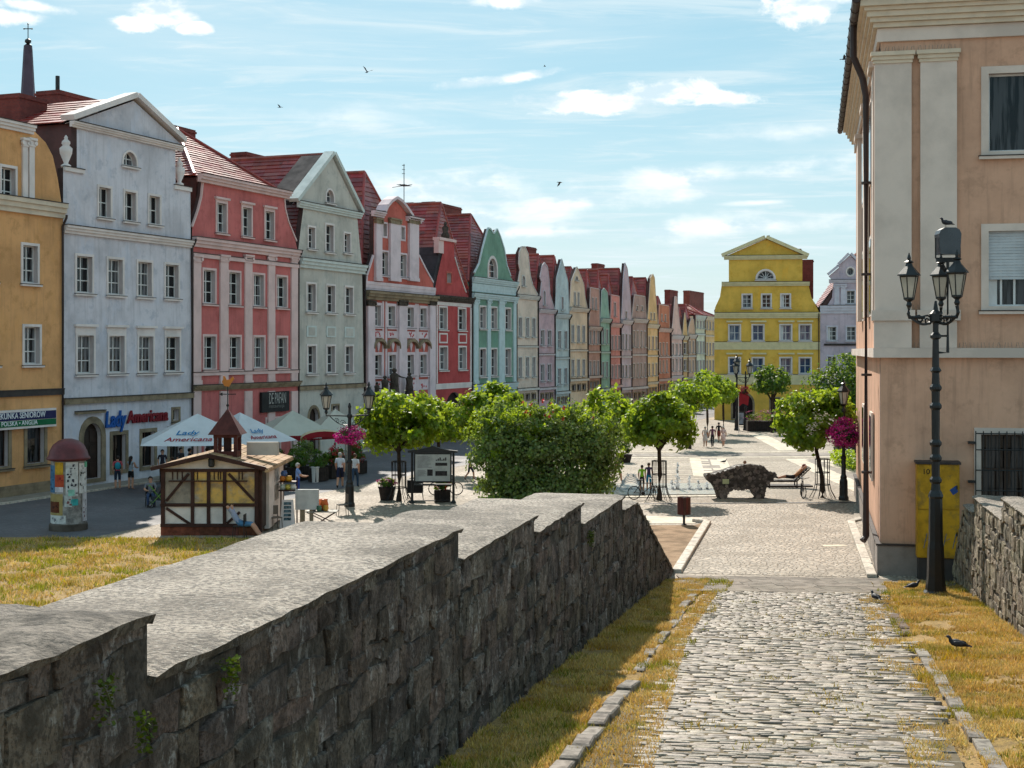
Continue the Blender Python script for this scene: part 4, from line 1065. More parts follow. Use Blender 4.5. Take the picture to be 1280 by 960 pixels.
# threshold: rows of long grey slabs across the ramp's foot
TH = thing('threshold_paving', None, None); TH['kind'] = 'structure'
for r in range(5):
    y0 = 38.55 + r * .96; x = lw_x(y0) + .4 + RND.random() * .3
    while x < 12.6:
        l = RND.uniform(.9, 1.5); x1 = x + l - .015
        sl = lambda x_, y_: (x_, y_ - .1 * (x_ - 7), ramp_z(y_) + RND.uniform(.008, .02))
        a = [sl(x, y0), sl(x1, y0), sl(x1, y0 + .94), sl(x, y0 + .94)]
        MB().add(a + [(p[0], p[1], p[2] - .15) for p in a], [(0, 1, 2, 3), (4, 5, 1, 0), (5, 6, 2, 1), (6, 7, 3, 2), (7, 4, 0, 3)]).build('slab', M('threshold_slab', srgb(128, 116, 104), rough=.85, var=.3, vs=2.5, bump=.4, bs=25, obj=.14), TH)
        x += l

# cobbles: rows of worn setts, the nearest 300 single, the rest joined
def sett_mesh(seed, n=10):
    r = random.Random(seed); rings = []
    base = []
    for k in range(n):
        a = 2 * math.pi * k / n; ca, sa = math.cos(a), math.sin(a)
        q = 1.0 / max(abs(ca), abs(sa)) ** .95 * .5 * r.uniform(.95, 1.0)
        base.append((ca * q, sa * q))
    tx, ty = r.uniform(-.03, .03), r.uniform(-.05, .05)
    for sc_, z in ((.98, -.5), (1.0, -.02), (.965, .07), (.84, .115)):
        rings.append([(x * sc_, y * sc_, z + tx * x * 3 + ty * y * 3) for x, y in base])
    m = MB(); vs = [p for rr in rings for p in rr] + [(0, 0, .125)]
    fs = []
    for i in range(3):
        for k in range(n): fs.append((i * n + k, i * n + (k + 1) % n, (i + 1) * n + (k + 1) % n, (i + 1) * n + k))
    for k in range(n): fs.append((3 * n + k, 3 * n + (k + 1) % n, 4 * n))
    m.add(vs, fs)
    return m
COB = M('worn_sett_stone', srgb(166, 151, 136), rough=.6, var=.35, vs=6, bump=.4, bs=40, spec=.3, obj=.26, grime=((.11, .095, .075), 3.0, .6))
COBI = M('worn_sett_stone_mass', srgb(166, 151, 136), rough=.6, var=.35, vs=6, bump=.4, bs=40, spec=.3, island=.26, world=True, grime=((.11, .095, .075), 3.0, .6))
SETT = [sett_mesh(100 + i) for i in range(10)]; SETTM = [s.mesh('sett', COB, True) for s in SETT]
CR = thing('cobbled_roadway', None, None); CR['kind'] = 'structure'
rest = MB(); ncob = 0
e = Vector((.21, .978, 0)); y = 15.2; row = 0
ang = math.atan2(-.12, 1.0)
while y < 38.35:
    pitch = RND.uniform(.105, .145) if y < 29 else RND.uniform(.12, .15)
    tl = .78 + max(0, (29 - y) * .05) + RND.uniform(-.05, .22); tr = 5.42 - max(0, (27 - y)) * .022 + RND.uniform(-.25, .05)
    t = tl
    if abs(y - 28.9) < .12: y += .15; 
    while t < tr:
        wd = RND.choice((.2, .26, .32, .38, .46)) * RND.uniform(.85, 1.15) if y < 29 else RND.uniform(.14, .28)
        c = t + wd / 2; yy = y + pitch / 2 - .12 * (c - 3) + RND.uniform(-.012, .012)
        x = road_x(c, y); z = ramp_z(yy) + RND.uniform(-.012, .012) + .004
        i = RND.randrange(10); sx, sy, sz = wd - .012, pitch - .011, RND.uniform(.10, .14)
        rz = ang + RND.uniform(-.05, .05)
        if not (tr - t < 1.0 and RND.random() < .12 and y < 27):
            if ncob < 300:
                o = put('sett', SETTM[i], CR, (x, yy, z), (RND.uniform(-.03, .03) - .07, RND.uniform(-.03, .03), rz)); o.scale = (sx, sy, sz); ncob += 1
            else:
                ca, sa = math.cos(rz), math.sin(rz); b = SETT[i]
                rest.add([(x + p[0] * sx * ca - p[1] * sy * sa, yy + p[0] * sx * sa + p[1] * sy * ca, z + p[2] * sz - .0725 * p[1] * sy) for p in b.v], b.f)
        t += wd
    y += pitch; row += 1
o = rest.build('sett_rows', COBI, CR, smooth=True); o['kind'] = 'stuff'
# kerbs beside the cobbles
rzf = lambda x, y: ramp_z(y)
KOLD = M('old_kerb_stone', srgb(138, 128, 118), rough=.8, var=.35, vs=6, bump=.5, bs=30, obj=.16)
kerb('ramp_kerb', (road_x(.62, 15.0), 15.0), (road_x(.68, 23.0), 23.0), 11, .24, .10, rzf, KOLD, .035)
kerb('ramp_kerb', (road_x(.55, 24.6), 24.6), (road_x(.45, 37.8), 37.8), 15, .20, .03, rzf, KOLD, .05)
kerb('ramp_kerb', (road_x(5.95, 14.5), 14.5), (road_x(5.74, 27.2), 27.2), 12, .22, .055, rzf, KOLD, .03)
kerb('ramp_kerb', (road_x(5.66, 29.5), 29.5), (road_x(5.5, 36.8), 36.8), 8, .20, .02, rzf, M('sunken_kerb_stone', srgb(112, 92, 80), rough=.9, var=.3, vs=4, bump=.4), .05)

# ---------------------------------------------------------------- parapet walls of rubble stone
MORT = M('wall_mortar', srgb(88, 79, 71), rough=.95, var=.35, vs=2.2, bump=.8, bs=16, world=True, streak=.4, grime=((.02, .018, .015), 3.5, .7), bdist=.06, grain=.7, lichen=((.30, .28, .26), 5.0, .6))
RUB = M('rubble_stone', srgb(124, 109, 98), rough=.9, var=.45, vs=3.0, bump=1.0, bs=20, obj=.38, world=True, streak=.25, grime=((.025, .02, .017), 2.4, .6), bdist=.07, grain=.8, lichen=((.36, .335, .31), 5.0, .75))
RUBI = M('rubble_stone_mass', srgb(124, 109, 98), rough=.9, var=.45, vs=3.0, bump=1.0, bs=20, island=.38, streak=.25, grime=((.025, .02, .017), 2.4, .6), world=True, bdist=.07, grain=.8, lichen=((.36, .335, .31), 5.0, .75))
RUBL = M('pale_rubble_stone', srgb(164, 148, 126), rough=.9, var=.45, vs=3.0, bump=.9, bs=13, obj=.25, streak=.7, grime=((.035, .028, .02), 2.0, .65), bdist=.06, grain=.5)
RUBLI = M('pale_rubble_stone_mass', srgb(164, 148, 126), rough=.9, var=.45, vs=3.0, bump=.9, bs=13, island=.25, streak=.7, grime=((.035, .028, .02), 2.0, .65), world=True, bdist=.06, grain=.5)
CAP = M('coarse_cap_stone', srgb(176, 160, 144), rough=.8, var=.35, vs=.8, bump=1.0, bs=17, spec=.5, world=True, grime=((.13, .11, .095), 6.0, .6), bdist=.08, grain=.92, lichen=((.66, .60, .53), 20.0, .7))
CAPR = M('old_cap_stone', srgb(128, 116, 104), rough=.85, var=.45, vs=2.0, bump=1.0, bs=16, spec=.4, world=True, grime=((.05, .042, .036), 3.2, .7), bdist=.06, grain=.6)

def stone_block(pts, depth, r, proud):
    """rubble stone in wall coordinates (a along, z up): rounded outline, uneven face"""
    cx = sum(p[0] for p in pts) / len(pts); cz = sum(p[1] for p in pts) / len(pts)
    n = len(pts); vs = []
    for sc_, dd in ((1.0, -depth), (1.0, proud * .45), (.955, proud * .9), (.84, proud)):
        for p in pts: vs.append((cx + (p[0] - cx) * sc_, cz + (p[1] - cz) * sc_, dd + (r.uniform(-.012, .012) if dd > 0 else 0)))
    vs.append((cx, cz, proud + r.uniform(-.01, .025)))
    fs = []
    for i in range(3):
        for k in range(n): fs.append((i * n + k, i * n + (k + 1) % n, (i + 1) * n + (k + 1) % n, (i + 1) * n + k))
    for k in range(n): fs.append((3 * n + k, 3 * n + (k + 1) % n, 4 * n))
    return vs, fs

def rubble_wall(name, label, xf, ys, top, zbot, thick, side, mats, seed, caps, limit=300, size=(.46, .40), vert=1.0):
    """wall whose face follows x = xf(y); top(y) gives its crest; side +1 when the face looks towards +x"""
    r = random.Random(seed)
    root = thing(name, label, 'wall', (xf(ys[0]), ys[0], 0))
    ox, oy = xf(ys[0]), ys[0]
    dy = ys[-1] - ys[0]; dx = xf(ys[-1]) - ox; L = math.hypot(dx, dy); ux, uy = dx / L, dy / L
    nx, ny = (uy * side, -ux * side)             # out of the face
    P = lambda a, z, o_: (ux * a + nx * o_, uy * a + ny * o_, z)
    Yof = lambda a: oy + uy * a
    Aof = lambda y_: (y_ - oy) / uy
    # mortar core, one prism per stretch between the steps
    core = MB()
    for (y0, y1, z0, z1) in caps:
        a0, a1 = Aof(y0), Aof(y1)
        b0, b1 = zbot(y0) - .6, zbot(y1) - .6
        vs = [P(a0, b0, 0), P(a1, b1, 0), P(a1, z1, 0), P(a0, z0, 0), P(a0, b0, -thick), P(a1, b1, -thick), P(a1, z1, -thick), P(a0, z0, -thick)]
        core.add(vs, [(0, 1, 2, 3), (7, 6, 5, 4), (0, 3, 7, 4), (1, 5, 6, 2), (3, 2, 6, 7)])
    core.build('wall_core', MORT, root)
    stones = []
    z = min(zbot(y_) for y_ in ys) - .15; zmax = max(max(c[2], c[3]) for c in caps)
    while z < zmax:
        hh = r.uniform(.20, .44); a = -r.random() * .4
        while a < L:
            w = r.choice((.6, .8, 1.0, 1.3, 1.9)) * size[0] * r.uniform(.85, 1.15); mid = a + w / 2; yc = Yof(min(max(mid, 0), L))
            ct = next((c for c in caps if c[0] <= yc <= c[1]), caps[-1])
            zt = ct[2] + (ct[3] - ct[2]) * (yc - ct[0]) / max(.01, ct[1] - ct[0]) - .01
            a_lo, a_hi = Aof(ct[0]) + .01, Aof(ct[1]) - .01
            h2 = hh * r.uniform(.92, 1.25); dzz = r.uniform(-.06, .06) + .05 * math.sin(a * .9 + z * 3)
            A0, A1, Z0, Z1 = max(a + .016, a_lo), min(a + w - .016, a_hi), z + dzz + .012, min(z + dzz + h2 - .012, zt)
            if A1 - A0 > .10 and Z1 - Z0 > .08 and Z1 > zbot(yc) - .1:
                j = lambda s_: r.uniform(-s_, s_)
                pts = [(A0 + j(.05), Z0 + j(.05)), ((A0 + A1) / 2 + j(.04), Z0 + j(.05)), (A1 + j(.05), Z0 + j(.05)), (A1 + j(.04), (Z0 + Z1) / 2 + j(.05)), (A1 + j(.05), Z1 + min(0, j(.08))), ((A0 + A1) / 2 + j(.06), Z1 + min(0, j(.05))), (A0 + j(.05), Z1 + min(0, j(.09))), (A0 + j(.04), (Z0 + Z1) / 2 + j(.05))]
                stones.append((yc, pts, r.uniform(.012, .05)))
            a += w
        z += hh
    stones.sort(key=lambda s_: s_[0])
    mass = MB()
    for i, (yc, pts, pr) in enumerate(stones):
        vs, fs = stone_block(pts, .12, r, pr)
        if side < 0: fs = [tuple(reversed(f)) for f in fs]
        if i < limit:
            ca = sum(p[0] for p in pts) / 8; cz = sum(p[1] for p in pts) / 8; c = P(ca, cz, 0)
            MB().add([tuple(Vector(P(v[0], v[1], v[2])) - Vector(c)) for v in vs], fs).build('stone', mats[0], root, smooth=False, loc=c)
        else: mass.add([P(*v) for v in vs], fs)
    if mass.v: mass.build('stone_courses', mats[1], root)['kind'] = 'stuff'
    # cap slabs
    for i, (y0, y1, z0, z1) in enumerate(caps):
        if abs(z1 - z0) > 1.0:                        # raking end: rough top face
            n, mat, th = 8, mats[3], .10
        else: n, mat, th = max(2, int((y1 - y0) / 2.2)), mats[2 if not (side > 0 and i == 0) else 3], .09
        for k in range(n):
            t0, t1 = k / n, (k + 1) / n
            a0, a1 = Aof(y0 + (y1 - y0) * t0) + .006, Aof(y0 + (y1 - y0) * t1) - .006
            za, zb = z0 + (z1 - z0) * t0, z0 + (z1 - z0) * t1
            nu, nv = 10, 10; m = MB(); vs = []
            for iu in range(nu + 1):
                for iv in range(nv + 1):
                    a = a0 + (a1 - a0) * iu / nu; q = .075 - (thick + .15) * iv / nv
                    rough = .022 if mat is not mats[3] else .06
                    zz_ = za + (zb - za) * iu / nu + th * .5 + rough * noise.noise((a * 2.1, q * 2.1, seed)) + rough * .5 * noise.noise((a * 6, q * 6, seed))
                    if iv == 0: zz_ -= .035 + .04 * abs(noise.noise((a * 3, 1, seed))); q -= .02 * noise.noise((a * 2.5, 4, seed)) + .02 * noise.noise((a * 8, 7, seed))
                    if iu in (0, nu): zz_ -= .012
                    vs.append(P(a, zz_, q))
            m.add(vs, [(i_ * (nv + 1) + j_, (i_ + 1) * (nv + 1) + j_, (i_ + 1) * (nv + 1) + j_ + 1, i_ * (nv + 1) + j_ + 1)[::side] for i_ in range(nu) for j_ in range(nv)])
            m.cm = 1
            lo = [P(a0 + (a1 - a0) * iu / nu, za + (zb - za) * iu / nu - th * .6 - .05 * abs(noise.noise((iu * .7 + k * 3, 2, seed))), .045) for iu in range(nu + 1)]
            b0 = len(m.v); m.v.extend(lo); 
            for iu in range(nu): m.f.append((iu * (nv + 1), b0 + iu, b0 + iu + 1, (iu + 1) * (nv + 1))[::side]); m.m.append(1)
            e0 = len(m.v)                                # end faces
            for iu, s_ in ((0, 1), (nu, -1)):
                ring = [iu * (nv + 1) + j_ for j_ in range(nv + 1)]
                a = a0 if iu == 0 else a1; zc = za if iu == 0 else zb
                base = len(m.v); m.v.extend([P(a, zc - th * .8, .045), P(a, zc - th * .8, -thick - .07)])
                m.f.append(tuple(ring + [base + 1, base])); m.m.append(1)
            m.build('cap_slab', [mat, mats[1]], root, smooth=False)
    return root
LCAPS = [(-3.0, 9.8, 5.16, 5.16), (9.8, 18.2, 4.72, 4.70), (18.2, 23.0, 4.30, 4.30), (23.0, 27.5, 4.02, 4.02), (27.5, 33.2, 3.60, 3.55), (33.2, 35.6, 3.22, 3.15), (35.6, 44.2, 3.1, .05)]
def ltop(y): return 0
LW = rubble_wall('parapet_wall', 'long dark rubble stone parapet with stepped coarse caps beside the shaded grass verge', lw_x, (-3.0, 44.2), ltop, lambda y: ramp_z(y) - .05, 2.0, 1, (RUB, RUBI, CAP, CAPR), 5, LCAPS)
RCAPS = [(20.0, 25.2, 4.35, 4.35), (25.2, 29.0, 3.98, 3.98), (29.0, 32.3, 3.60, 3.60), (32.3, 37.4, 3.10, 3.10), (37.4, 39.4, 2.66, 2.66), (39.4, 42.0, 2.5, .3)]
RW = rubble_wall('parapet_wall', 'pale streaked rubble stone parapet below the salmon building', rw_x, (20.0, 42.0), ltop, lambda y: ramp_z(y) - .05, .9, -1, (RUBL, RUBLI, CAP, CAPR), 9, RCAPS, limit=200, size=(.36, .5))

# ---------------------------------------------------------------- grass
GRASS_DRY = M('dry_grass_blades', srgb(216, 184, 112), rough=.8, var=.2, vs=.9, bump=0, island=.30, world=True, col2=srgb(192, 154, 84), grime=((.27, .25, .06), 1.0, .6), spec=.2, trans=.3)
GRASS_GR = M('green_grass_blades', srgb(136, 138, 50), rough=.8, var=.2, vs=.9, bump=0, island=.30, world=True, col2=srgb(190, 156, 66), spec=.2, trans=.3)
def grass(name, n, pos, hgt, mat, seed, label=None, mask=None, width=.008):
    r = random.Random(seed); vs = []; fs = []
    tries = 0
    while len(fs) < n and tries < n * 4:
        tries += 1
        x, y, z = pos(r)
        q = noise.noise((x * .9, y * .9, seed)) + .6 * noise.noise((x * 3.1, y * 3.1, seed + 2))
        if mask and q < mask + r.uniform(-.2, .2): continue
        hh = hgt * r.uniform(.45, 1.4) * (1 + 1.3 * max(0, q)); a = r.uniform(0, 6.283); ln = hh * r.uniform(.2, 1.0)
        b = r.uniform(0, 6.283); w = width * r.uniform(.7, 1.6)
        i = len(vs)
        vs += [(x - w * math.cos(b), y - w * math.sin(b), z - .01), (x + w * math.cos(b), y + w * math.sin(b), z - .01), (x + ln * math.cos(a), y + ln * math.sin(a), z + hh)]
        fs.append((i, i + 1, i + 2))
    m = MB(); m.add(vs, fs); o = m.build(name, mat)
    return tag(o, label, 'grass', kind='stuff')
def strip(t0, t1, y0, y1):
    def f(r):
        y = y0 + (y1 - y0) * r.random() ** 1.15; t = r.uniform(t0(y), t1(y)); x = road_x(t, y); return x, y, ramp_z(y)
    return f
lt = lambda y: lw_x(y) - .215 * (y - 17) + .05
rt = lambda y: rw_x(y) - .215 * (y - 17) - .05
grass('verge_grass', 52000, strip(lt, lambda y: .55, 14, 42.5), .06, GRASS_DRY, 3, 'short dry grass on the verge along the dark parapet', -.12, .012)
grass('verge_grass', 16000, strip(lambda y: .72, lambda y: 1.05 + max(0, (29 - y) * .055), 14, 38), .055, GRASS_DRY, 4, 'dry tufts creeping from the kerb over the cobble edge', .0, .010)
grass('verge_grass', 8000, strip(lt, lambda y: 1.3, 14, 42), .065, GRASS_GR, 5, 'green tufts among the dry grass beside the dark parapet', .25, .010)
grass('verge_grass', 60000, strip(lambda y: 5.75, rt, 17, 41.5), .06, GRASS_DRY, 6, 'dry golden grass between the cobbles and the pale parapet', -.12, .013)
grass('verge_grass', 7000, strip(lambda y: 4.85, lambda y: 5.7, 14, 38), .045, GRASS_DRY, 7, 'dry tufts covering the edge of the cobbles on the lamp post side', .05, .010)
grass('verge_grass', 11000, strip(lambda y: 5.4, rt, 17, 41), .065, GRASS_GR, 8, 'green tufts in the golden grass round the tall lamp post', .28, .010)
def joints(r):
    y = r.uniform(15, 37); t = r.uniform(1.2, 5.2); return road_x(t, y), y, ramp_z(y) + .0
grass('joint_grass', 2600, joints, .045, GRASS_GR, 9, 'small green tufts growing in the cobble joints', .42, .010)
lawn_pts = [(-25.0, 50.5), (-25.0, 38), (-4, 34), (-1.5, 40), (-7.4, 50.0), (-10, 53.2), (-17.5, 54.5)]
sheet('lawn_soil', [(-26, 52.5), (-26, 34), (1.0, 34), (4.4, 43.9), (0.2, 52.0), (-9, 52.2)], .012, DRYGR)
def lawn(r):
    while True:
        x, y = r.uniform(-25, 1.5), r.uniform(36, 52)
        if x < -7 + (52 - y) * .5 : return x, y, .012
grass('lawn_grass', 36000, lawn, .09, GRASS_DRY, 12, 'sunlit patchy dry lawn in front of the advertising column and kiosk', -.15, .02)
grass('lawn_grass', 26000, lawn, .09, M('fresh_grass_blades', srgb(146, 148, 40), rough=.8, var=.2, vs=.9, bump=0, island=.30, world=True, col2=srgb(180, 160, 60), spec=.2, trans=.35), 13, 'fresh green grass patches on the lawn beside the kiosk', .05, .02)
# small plants rooted in the dark wall
BARK_ = M('weed_stem', srgb(90, 84, 50))
def wall_plant(y, z, n, label):
    r = random.Random(int(y * 10)); m = MB(); cx = lw_x(y) + .12
    for k in range(n):
        c3 = lambda s_, m_: max(-2 * s_ + m_, min(1.3 * s_ + m_, r.gauss(m_, s_)))
        a = Vector((c3(.035, 0), c3(.07, 0), c3(.09, -.08))); s_ = r.uniform(.01, .022); v = Vector((r.random(), r.uniform(-1, 1), r.uniform(-.3, 1))).normalized() * s_ * 2; w = v.cross(Vector((.3, .5, .8))).normalized() * s_
        m.add([a, a + v * .5 + w, a + v, a + v * .5 - w], [(0, 1, 2, 3)])
    t = thing('wall_plant', label, 'plant', (cx, y, z)); m.build('foliage', M('wall_plant_leaf', srgb(96, 112, 40), rough=.7, island=.3, bump=0, trans=.2), t)
    MB().tube([(-.15, 0, .02), (-.02, 0, 0), (.03, .02, -.12)], .006, 4).build('stem', BARK_, t)
wall_plant(10.9, 4.55, 160, 'small yellow-green plant sprouting below the cap at the first wall step'); wall_plant(9.0, 4.85, 120, 'tuft of green weeds on the face of the highest wall section'); wall_plant(27.9, 3.35, 220, 'weed tuft in the wall corner at the fourth step'); wall_plant(9.5, 4.5, 120, 'tuft of moss and weeds near the end of the highest wall section')
# ---------------------------------------------------------------- trees and shrubs
BARK = M('tree_bark', srgb(70, 56, 46), rough=.95, var=.35, vs=6, bump=.6, bs=20, streak=.3)
LEAF = M('catalpa_leaf', srgb(108, 138, 38), rough=.5, var=.12, vs=1.5, bump=0, island=.34, spec=.4, trans=.5, tcol=(.55, .66, .03))
LEAFD = M('dark_shrub_leaf', srgb(112, 132, 76), rough=.65, var=.12, vs=1.5, bump=0, island=.5, spec=.3, trans=.35, tcol=(.40, .52, .04))
LEAFM = M('linden_leaf', srgb(60, 92, 36), rough=.55, var=.12, vs=1.5, bump=0, island=.34, spec=.35, trans=.4, tcol=(.40, .55, .03))
def leaf_mass(mb, r, c, rad, n, size, clumps=40, shell=.55, droop=.3, flat=1.0, base_cut=None):
    """leaf-sized faces in clumps through an ellipsoid"""
    c = Vector(c); cl = []
    while len(cl) < clumps:
        v = Vector((r.uniform(-1, 1), r.uniform(-1, 1), r.uniform(-1, 1)))
        l = v.length
        if l > 1 or l < shell * r.random(): continue
        if base_cut is not None and v.z < base_cut: v.z = base_cut + .1 * r.random()
        cl.append((v * r.uniform(.82, 1.12), r.uniform(.14, .36)))
    for k in range(n):
        v, q = cl[r.randrange(clumps)]
        d = Vector((r.gauss(0, 1), r.gauss(0, 1), r.gauss(0, .8))) * q * .55
        p = v + d
        if p.length > 1.12: p *= 1.12 / p.length * r.uniform(.9, 1.0)
        pos = c + Vector((p.x * rad[0], p.y * rad[1], p.z * rad[2]))
        out = Vector((p.x, p.y, p.z + .35)).normalized()
        nrm = (out + Vector((r.gauss(0, .55), r.gauss(0, .55), r.gauss(0, .55)))).normalized()
        t = nrm.cross(Vector((r.uniform(-1, 1), r.uniform(-1, 1), r.uniform(-1, 1)))).normalized()
        t = (t + Vector((0, 0, -droop))).normalized(); w = nrm.cross(t).normalized()
        s = size * r.uniform(.6, 1.35)
        mb.add([pos, pos + t * s * .35 + w * s * .42 + nrm * s * .06, pos + t * s * 1.0 - nrm * s * .06, pos + t * s * .35 - w * s * .42 + nrm * s * .06], [(0, 1, 2), (0, 2, 3)])
def tree(label, base, h_trunk, rad, n, size, seed, mat=LEAF, tr=.11, cz=None, name='tree', group=None, clumps=46, lean=(0, 0)):
    r = random.Random(seed)
    t = thing(name, label, 'tree', (base[0], base[1], 0), 0, group)
    cz = cz or h_trunk + rad[2] * .75
    b = MB(); b.tube([(0, 0, -.05), (.02, .0, .3), (.03 + lean[0] * .3, .02, h_trunk * .5), (lean[0], lean[1], h_trunk), (lean[0], lean[1], cz)], [tr * 1.35, tr * 1.05, tr * .9, tr * .8, tr * .4], 8)
    for k in range(9):
        a = 6.283 * k / 9 + r.random() * .5; l = r.uniform(.55, .95); zz_ = r.uniform(.1, .75)
        p0 = Vector((lean[0], lean[1], h_trunk - .1 + .3 * r.random())); p2 = Vector((lean[0] + math.cos(a) * rad[0] * l, lean[1] + math.sin(a) * rad[1] * l, cz + rad[2] * (zz_ - .35)))
        p1 = p0.lerp(p2, .45) + Vector((0, 0, .25)); b.tube([p0, p1, p2], [tr * .45, tr * .3, tr * .1], 5)
    b.build('trunk', BARK, t)
    c = MB(); leaf_mass(c, r, (lean[0], lean[1], cz), rad, n, size, clumps, base_cut=-.62); c.build('crown', mat, t)
    return t
def gb(px, py): p = gnd(px, py); return (p.x, p.y)
T1 = gb(498.5, 626); tree('ball-crowned catalpa tree beside the information board', T1, 2.2, (1.85, 1.9, 1.55), 6800, .235, 21, cz=3.65)
p = at(548, 560, 80); tree('catalpa tree standing behind the information board', (p.x, p.y), 2.0, (1.9, 1.9, 1.35), 4200, .25, 22, cz=2.95)
p = at(612, 540, 76); tree('ball-crowned catalpa tree rising behind the flowering shrub, at its board side', (p.x, p.y), 2.2, (1.9, 1.9, 1.6), 5600, .25, 23, cz=3.55)
p = at(757, 545, 74); tree('catalpa tree half hidden behind the flowering shrub near the fountain', (p.x, p.y), 2.2, (1.6, 1.8, 1.5), 2600, .26, 24, cz=3.5)
T4 = gb(824, 625); tree('ball-crowned catalpa tree in a guard beside the parked mountain bike', T4, 2.3, (1.68, 1.7, 1.3), 6200, .225, 25, cz=3.56)
p = gnd(862, 561); tree('catalpa tree behind the strolling couple, its crown touching the next', (p.x, p.y), 2.4, (2.0, 2.0, 1.35), 2600, .26, 26, cz=3.7)
p = gnd(884, 547); tree('catalpa tree near the arch of the yellow house, twin of the one before it', (p.x, p.y), 2.5, (2.0, 2.0, 1.45), 2400, .26, 27, cz=3.9)
p = gnd(904, 541); tree('catalpa tree closest to the arched doorway of the yellow house', (p.x, p.y), 2.4, (1.3, 1.4, 1.1), 1200, .24, 28, cz=3.4)
p = gnd(965, 541); tree('dark green round tree in front of the yellow house', (p.x, p.y), 2.6, (1.7, 1.7, 1.35), 2200, .24, 29, mat=LEAFM, cz=4.4)
T8 = gb(1028, 622); tree('white-flowering catalpa tree in a guard beside the magenta flower lamp', T8, 2.2, (1.85, 1.75, 1.55), 7600, .23, 30, cz=3.7, lean=(-.22, .3))
BLO = M('white_blossom', srgb(226, 222, 206), rough=.7, bump=0, island=.1, trans=.2)
r = random.Random(5); m = MB()
for k in range(7):
    a = r.uniform(3.4, 6.0); c = Vector((T8[0] - .25 + 1.75 * math.cos(a) * .7, T8[1] + 1.8 * math.sin(a), 3.3 + r.uniform(-.4, .7)))
    for q in range(22):
        o_ = c + Vector((r.gauss(0, .12), r.gauss(0, .12), r.gauss(0, .12))); v = Vector((r.gauss(0, 1), r.gauss(0, 1), r.gauss(0, 1))).normalized() * .05; w = v.cross(Vector((0, .3, 1))).normalized() * .05
        m.add([o_ - v, o_ + w, o_ + v, o_ - w], [(0, 1, 2, 3)])
tag(m.build('blossom', BLO, bpy.data.objects[[o.name for o in COL.objects if o.get('label', '').startswith('white-flowering')][0]]), kind=None)
bl = [o for o in COL.objects if o.name.startswith('blossom')][-1]; bl.location = (-T8[0], -T8[1], 0)
# big shrub behind the wall end
p = at(680, 625, 61.5)
t = thing('flowering_shrub', 'large dense dark green shrub with a few pink blooms beyond the wall steps', 'shrub', (p.x, p.y, 0))
r = random.Random(77); m = MB()
for cx, cz, rx, rz, n in ((-1.5, 1.9, 1.8, 1.8, 8200), (1.3, 2.0, 2.0, 1.85, 8600), (-2.1, 3.0, 1.3, 1.2, 3600), (.2, 3.2, 2.0, 1.25, 6000), (2.3, 3.1, 1.2, 1.2, 3600), (0, .8, 2.8, .8, 5600)):
    leaf_mass(m, r, (cx, r.uniform(-.3, .3), cz), (rx, 1.5, rz), n, .145, 90, droop=.1)
for k in range(44):
    x = r.uniform(-2.8, 3.0); z0_ = 4.05 + r.uniform(0, .6) - abs(x) * .12
    leaf_mass(m, r, (x, r.uniform(-.8, .8), z0_), (.16, .16, .5), 60, .12, 8, droop=0)
m.build('foliage', LEAFD, t)
m = MB()
for k in range(52): x = r.choice((r.uniform(-3.3, 3.2), r.uniform(-3.3, -.6))); leaf_mass(m, r, (x, r.uniform(-1.3, .6), 3.7 + r.uniform(-.9, .95) - abs(x) * .13), (.46, .46, .36), 90, .14, 8, droop=0)
m.build('young_shoots', LEAF, t)
b = MB()
for k in range(14):
    a = r.uniform(0, 6.28); b.tube([(r.gauss(0, .2), r.gauss(0, .2), -.05), (math.cos(a) * .8, math.sin(a) * .6, 1.2), (math.cos(a) * 1.7, math.sin(a) * .9, 2.6)], [.05, .03, .012], 5)
b.build('stem', BARK, t)
m = MB()
for k in range(16):
    x = r.choice((-.65, -.6, 0.1, .2, 1.5, 2.0, .9, -.9)) + r.gauss(0, .12); c = Vector((x, -.5 + r.gauss(0, .5), 4.1 + r.random() * .75 - .1 * abs(x)))
    for q in range(9):
        v = Vector((r.gauss(0, 1), r.gauss(0, 1), r.gauss(0, 1))).normalized() * .055; w = v.cross(Vector((.2, .3, 1))).normalized() * .055; o_ = c + v
        m.add([o_ - v, o_ + w, o_ + v, o_ - w], [(0, 1, 2, 3)])
m.build('bloom', M('pink_bloom', srgb(206, 92, 84), rough=.6, bump=0, island=.25, trans=.2), t)
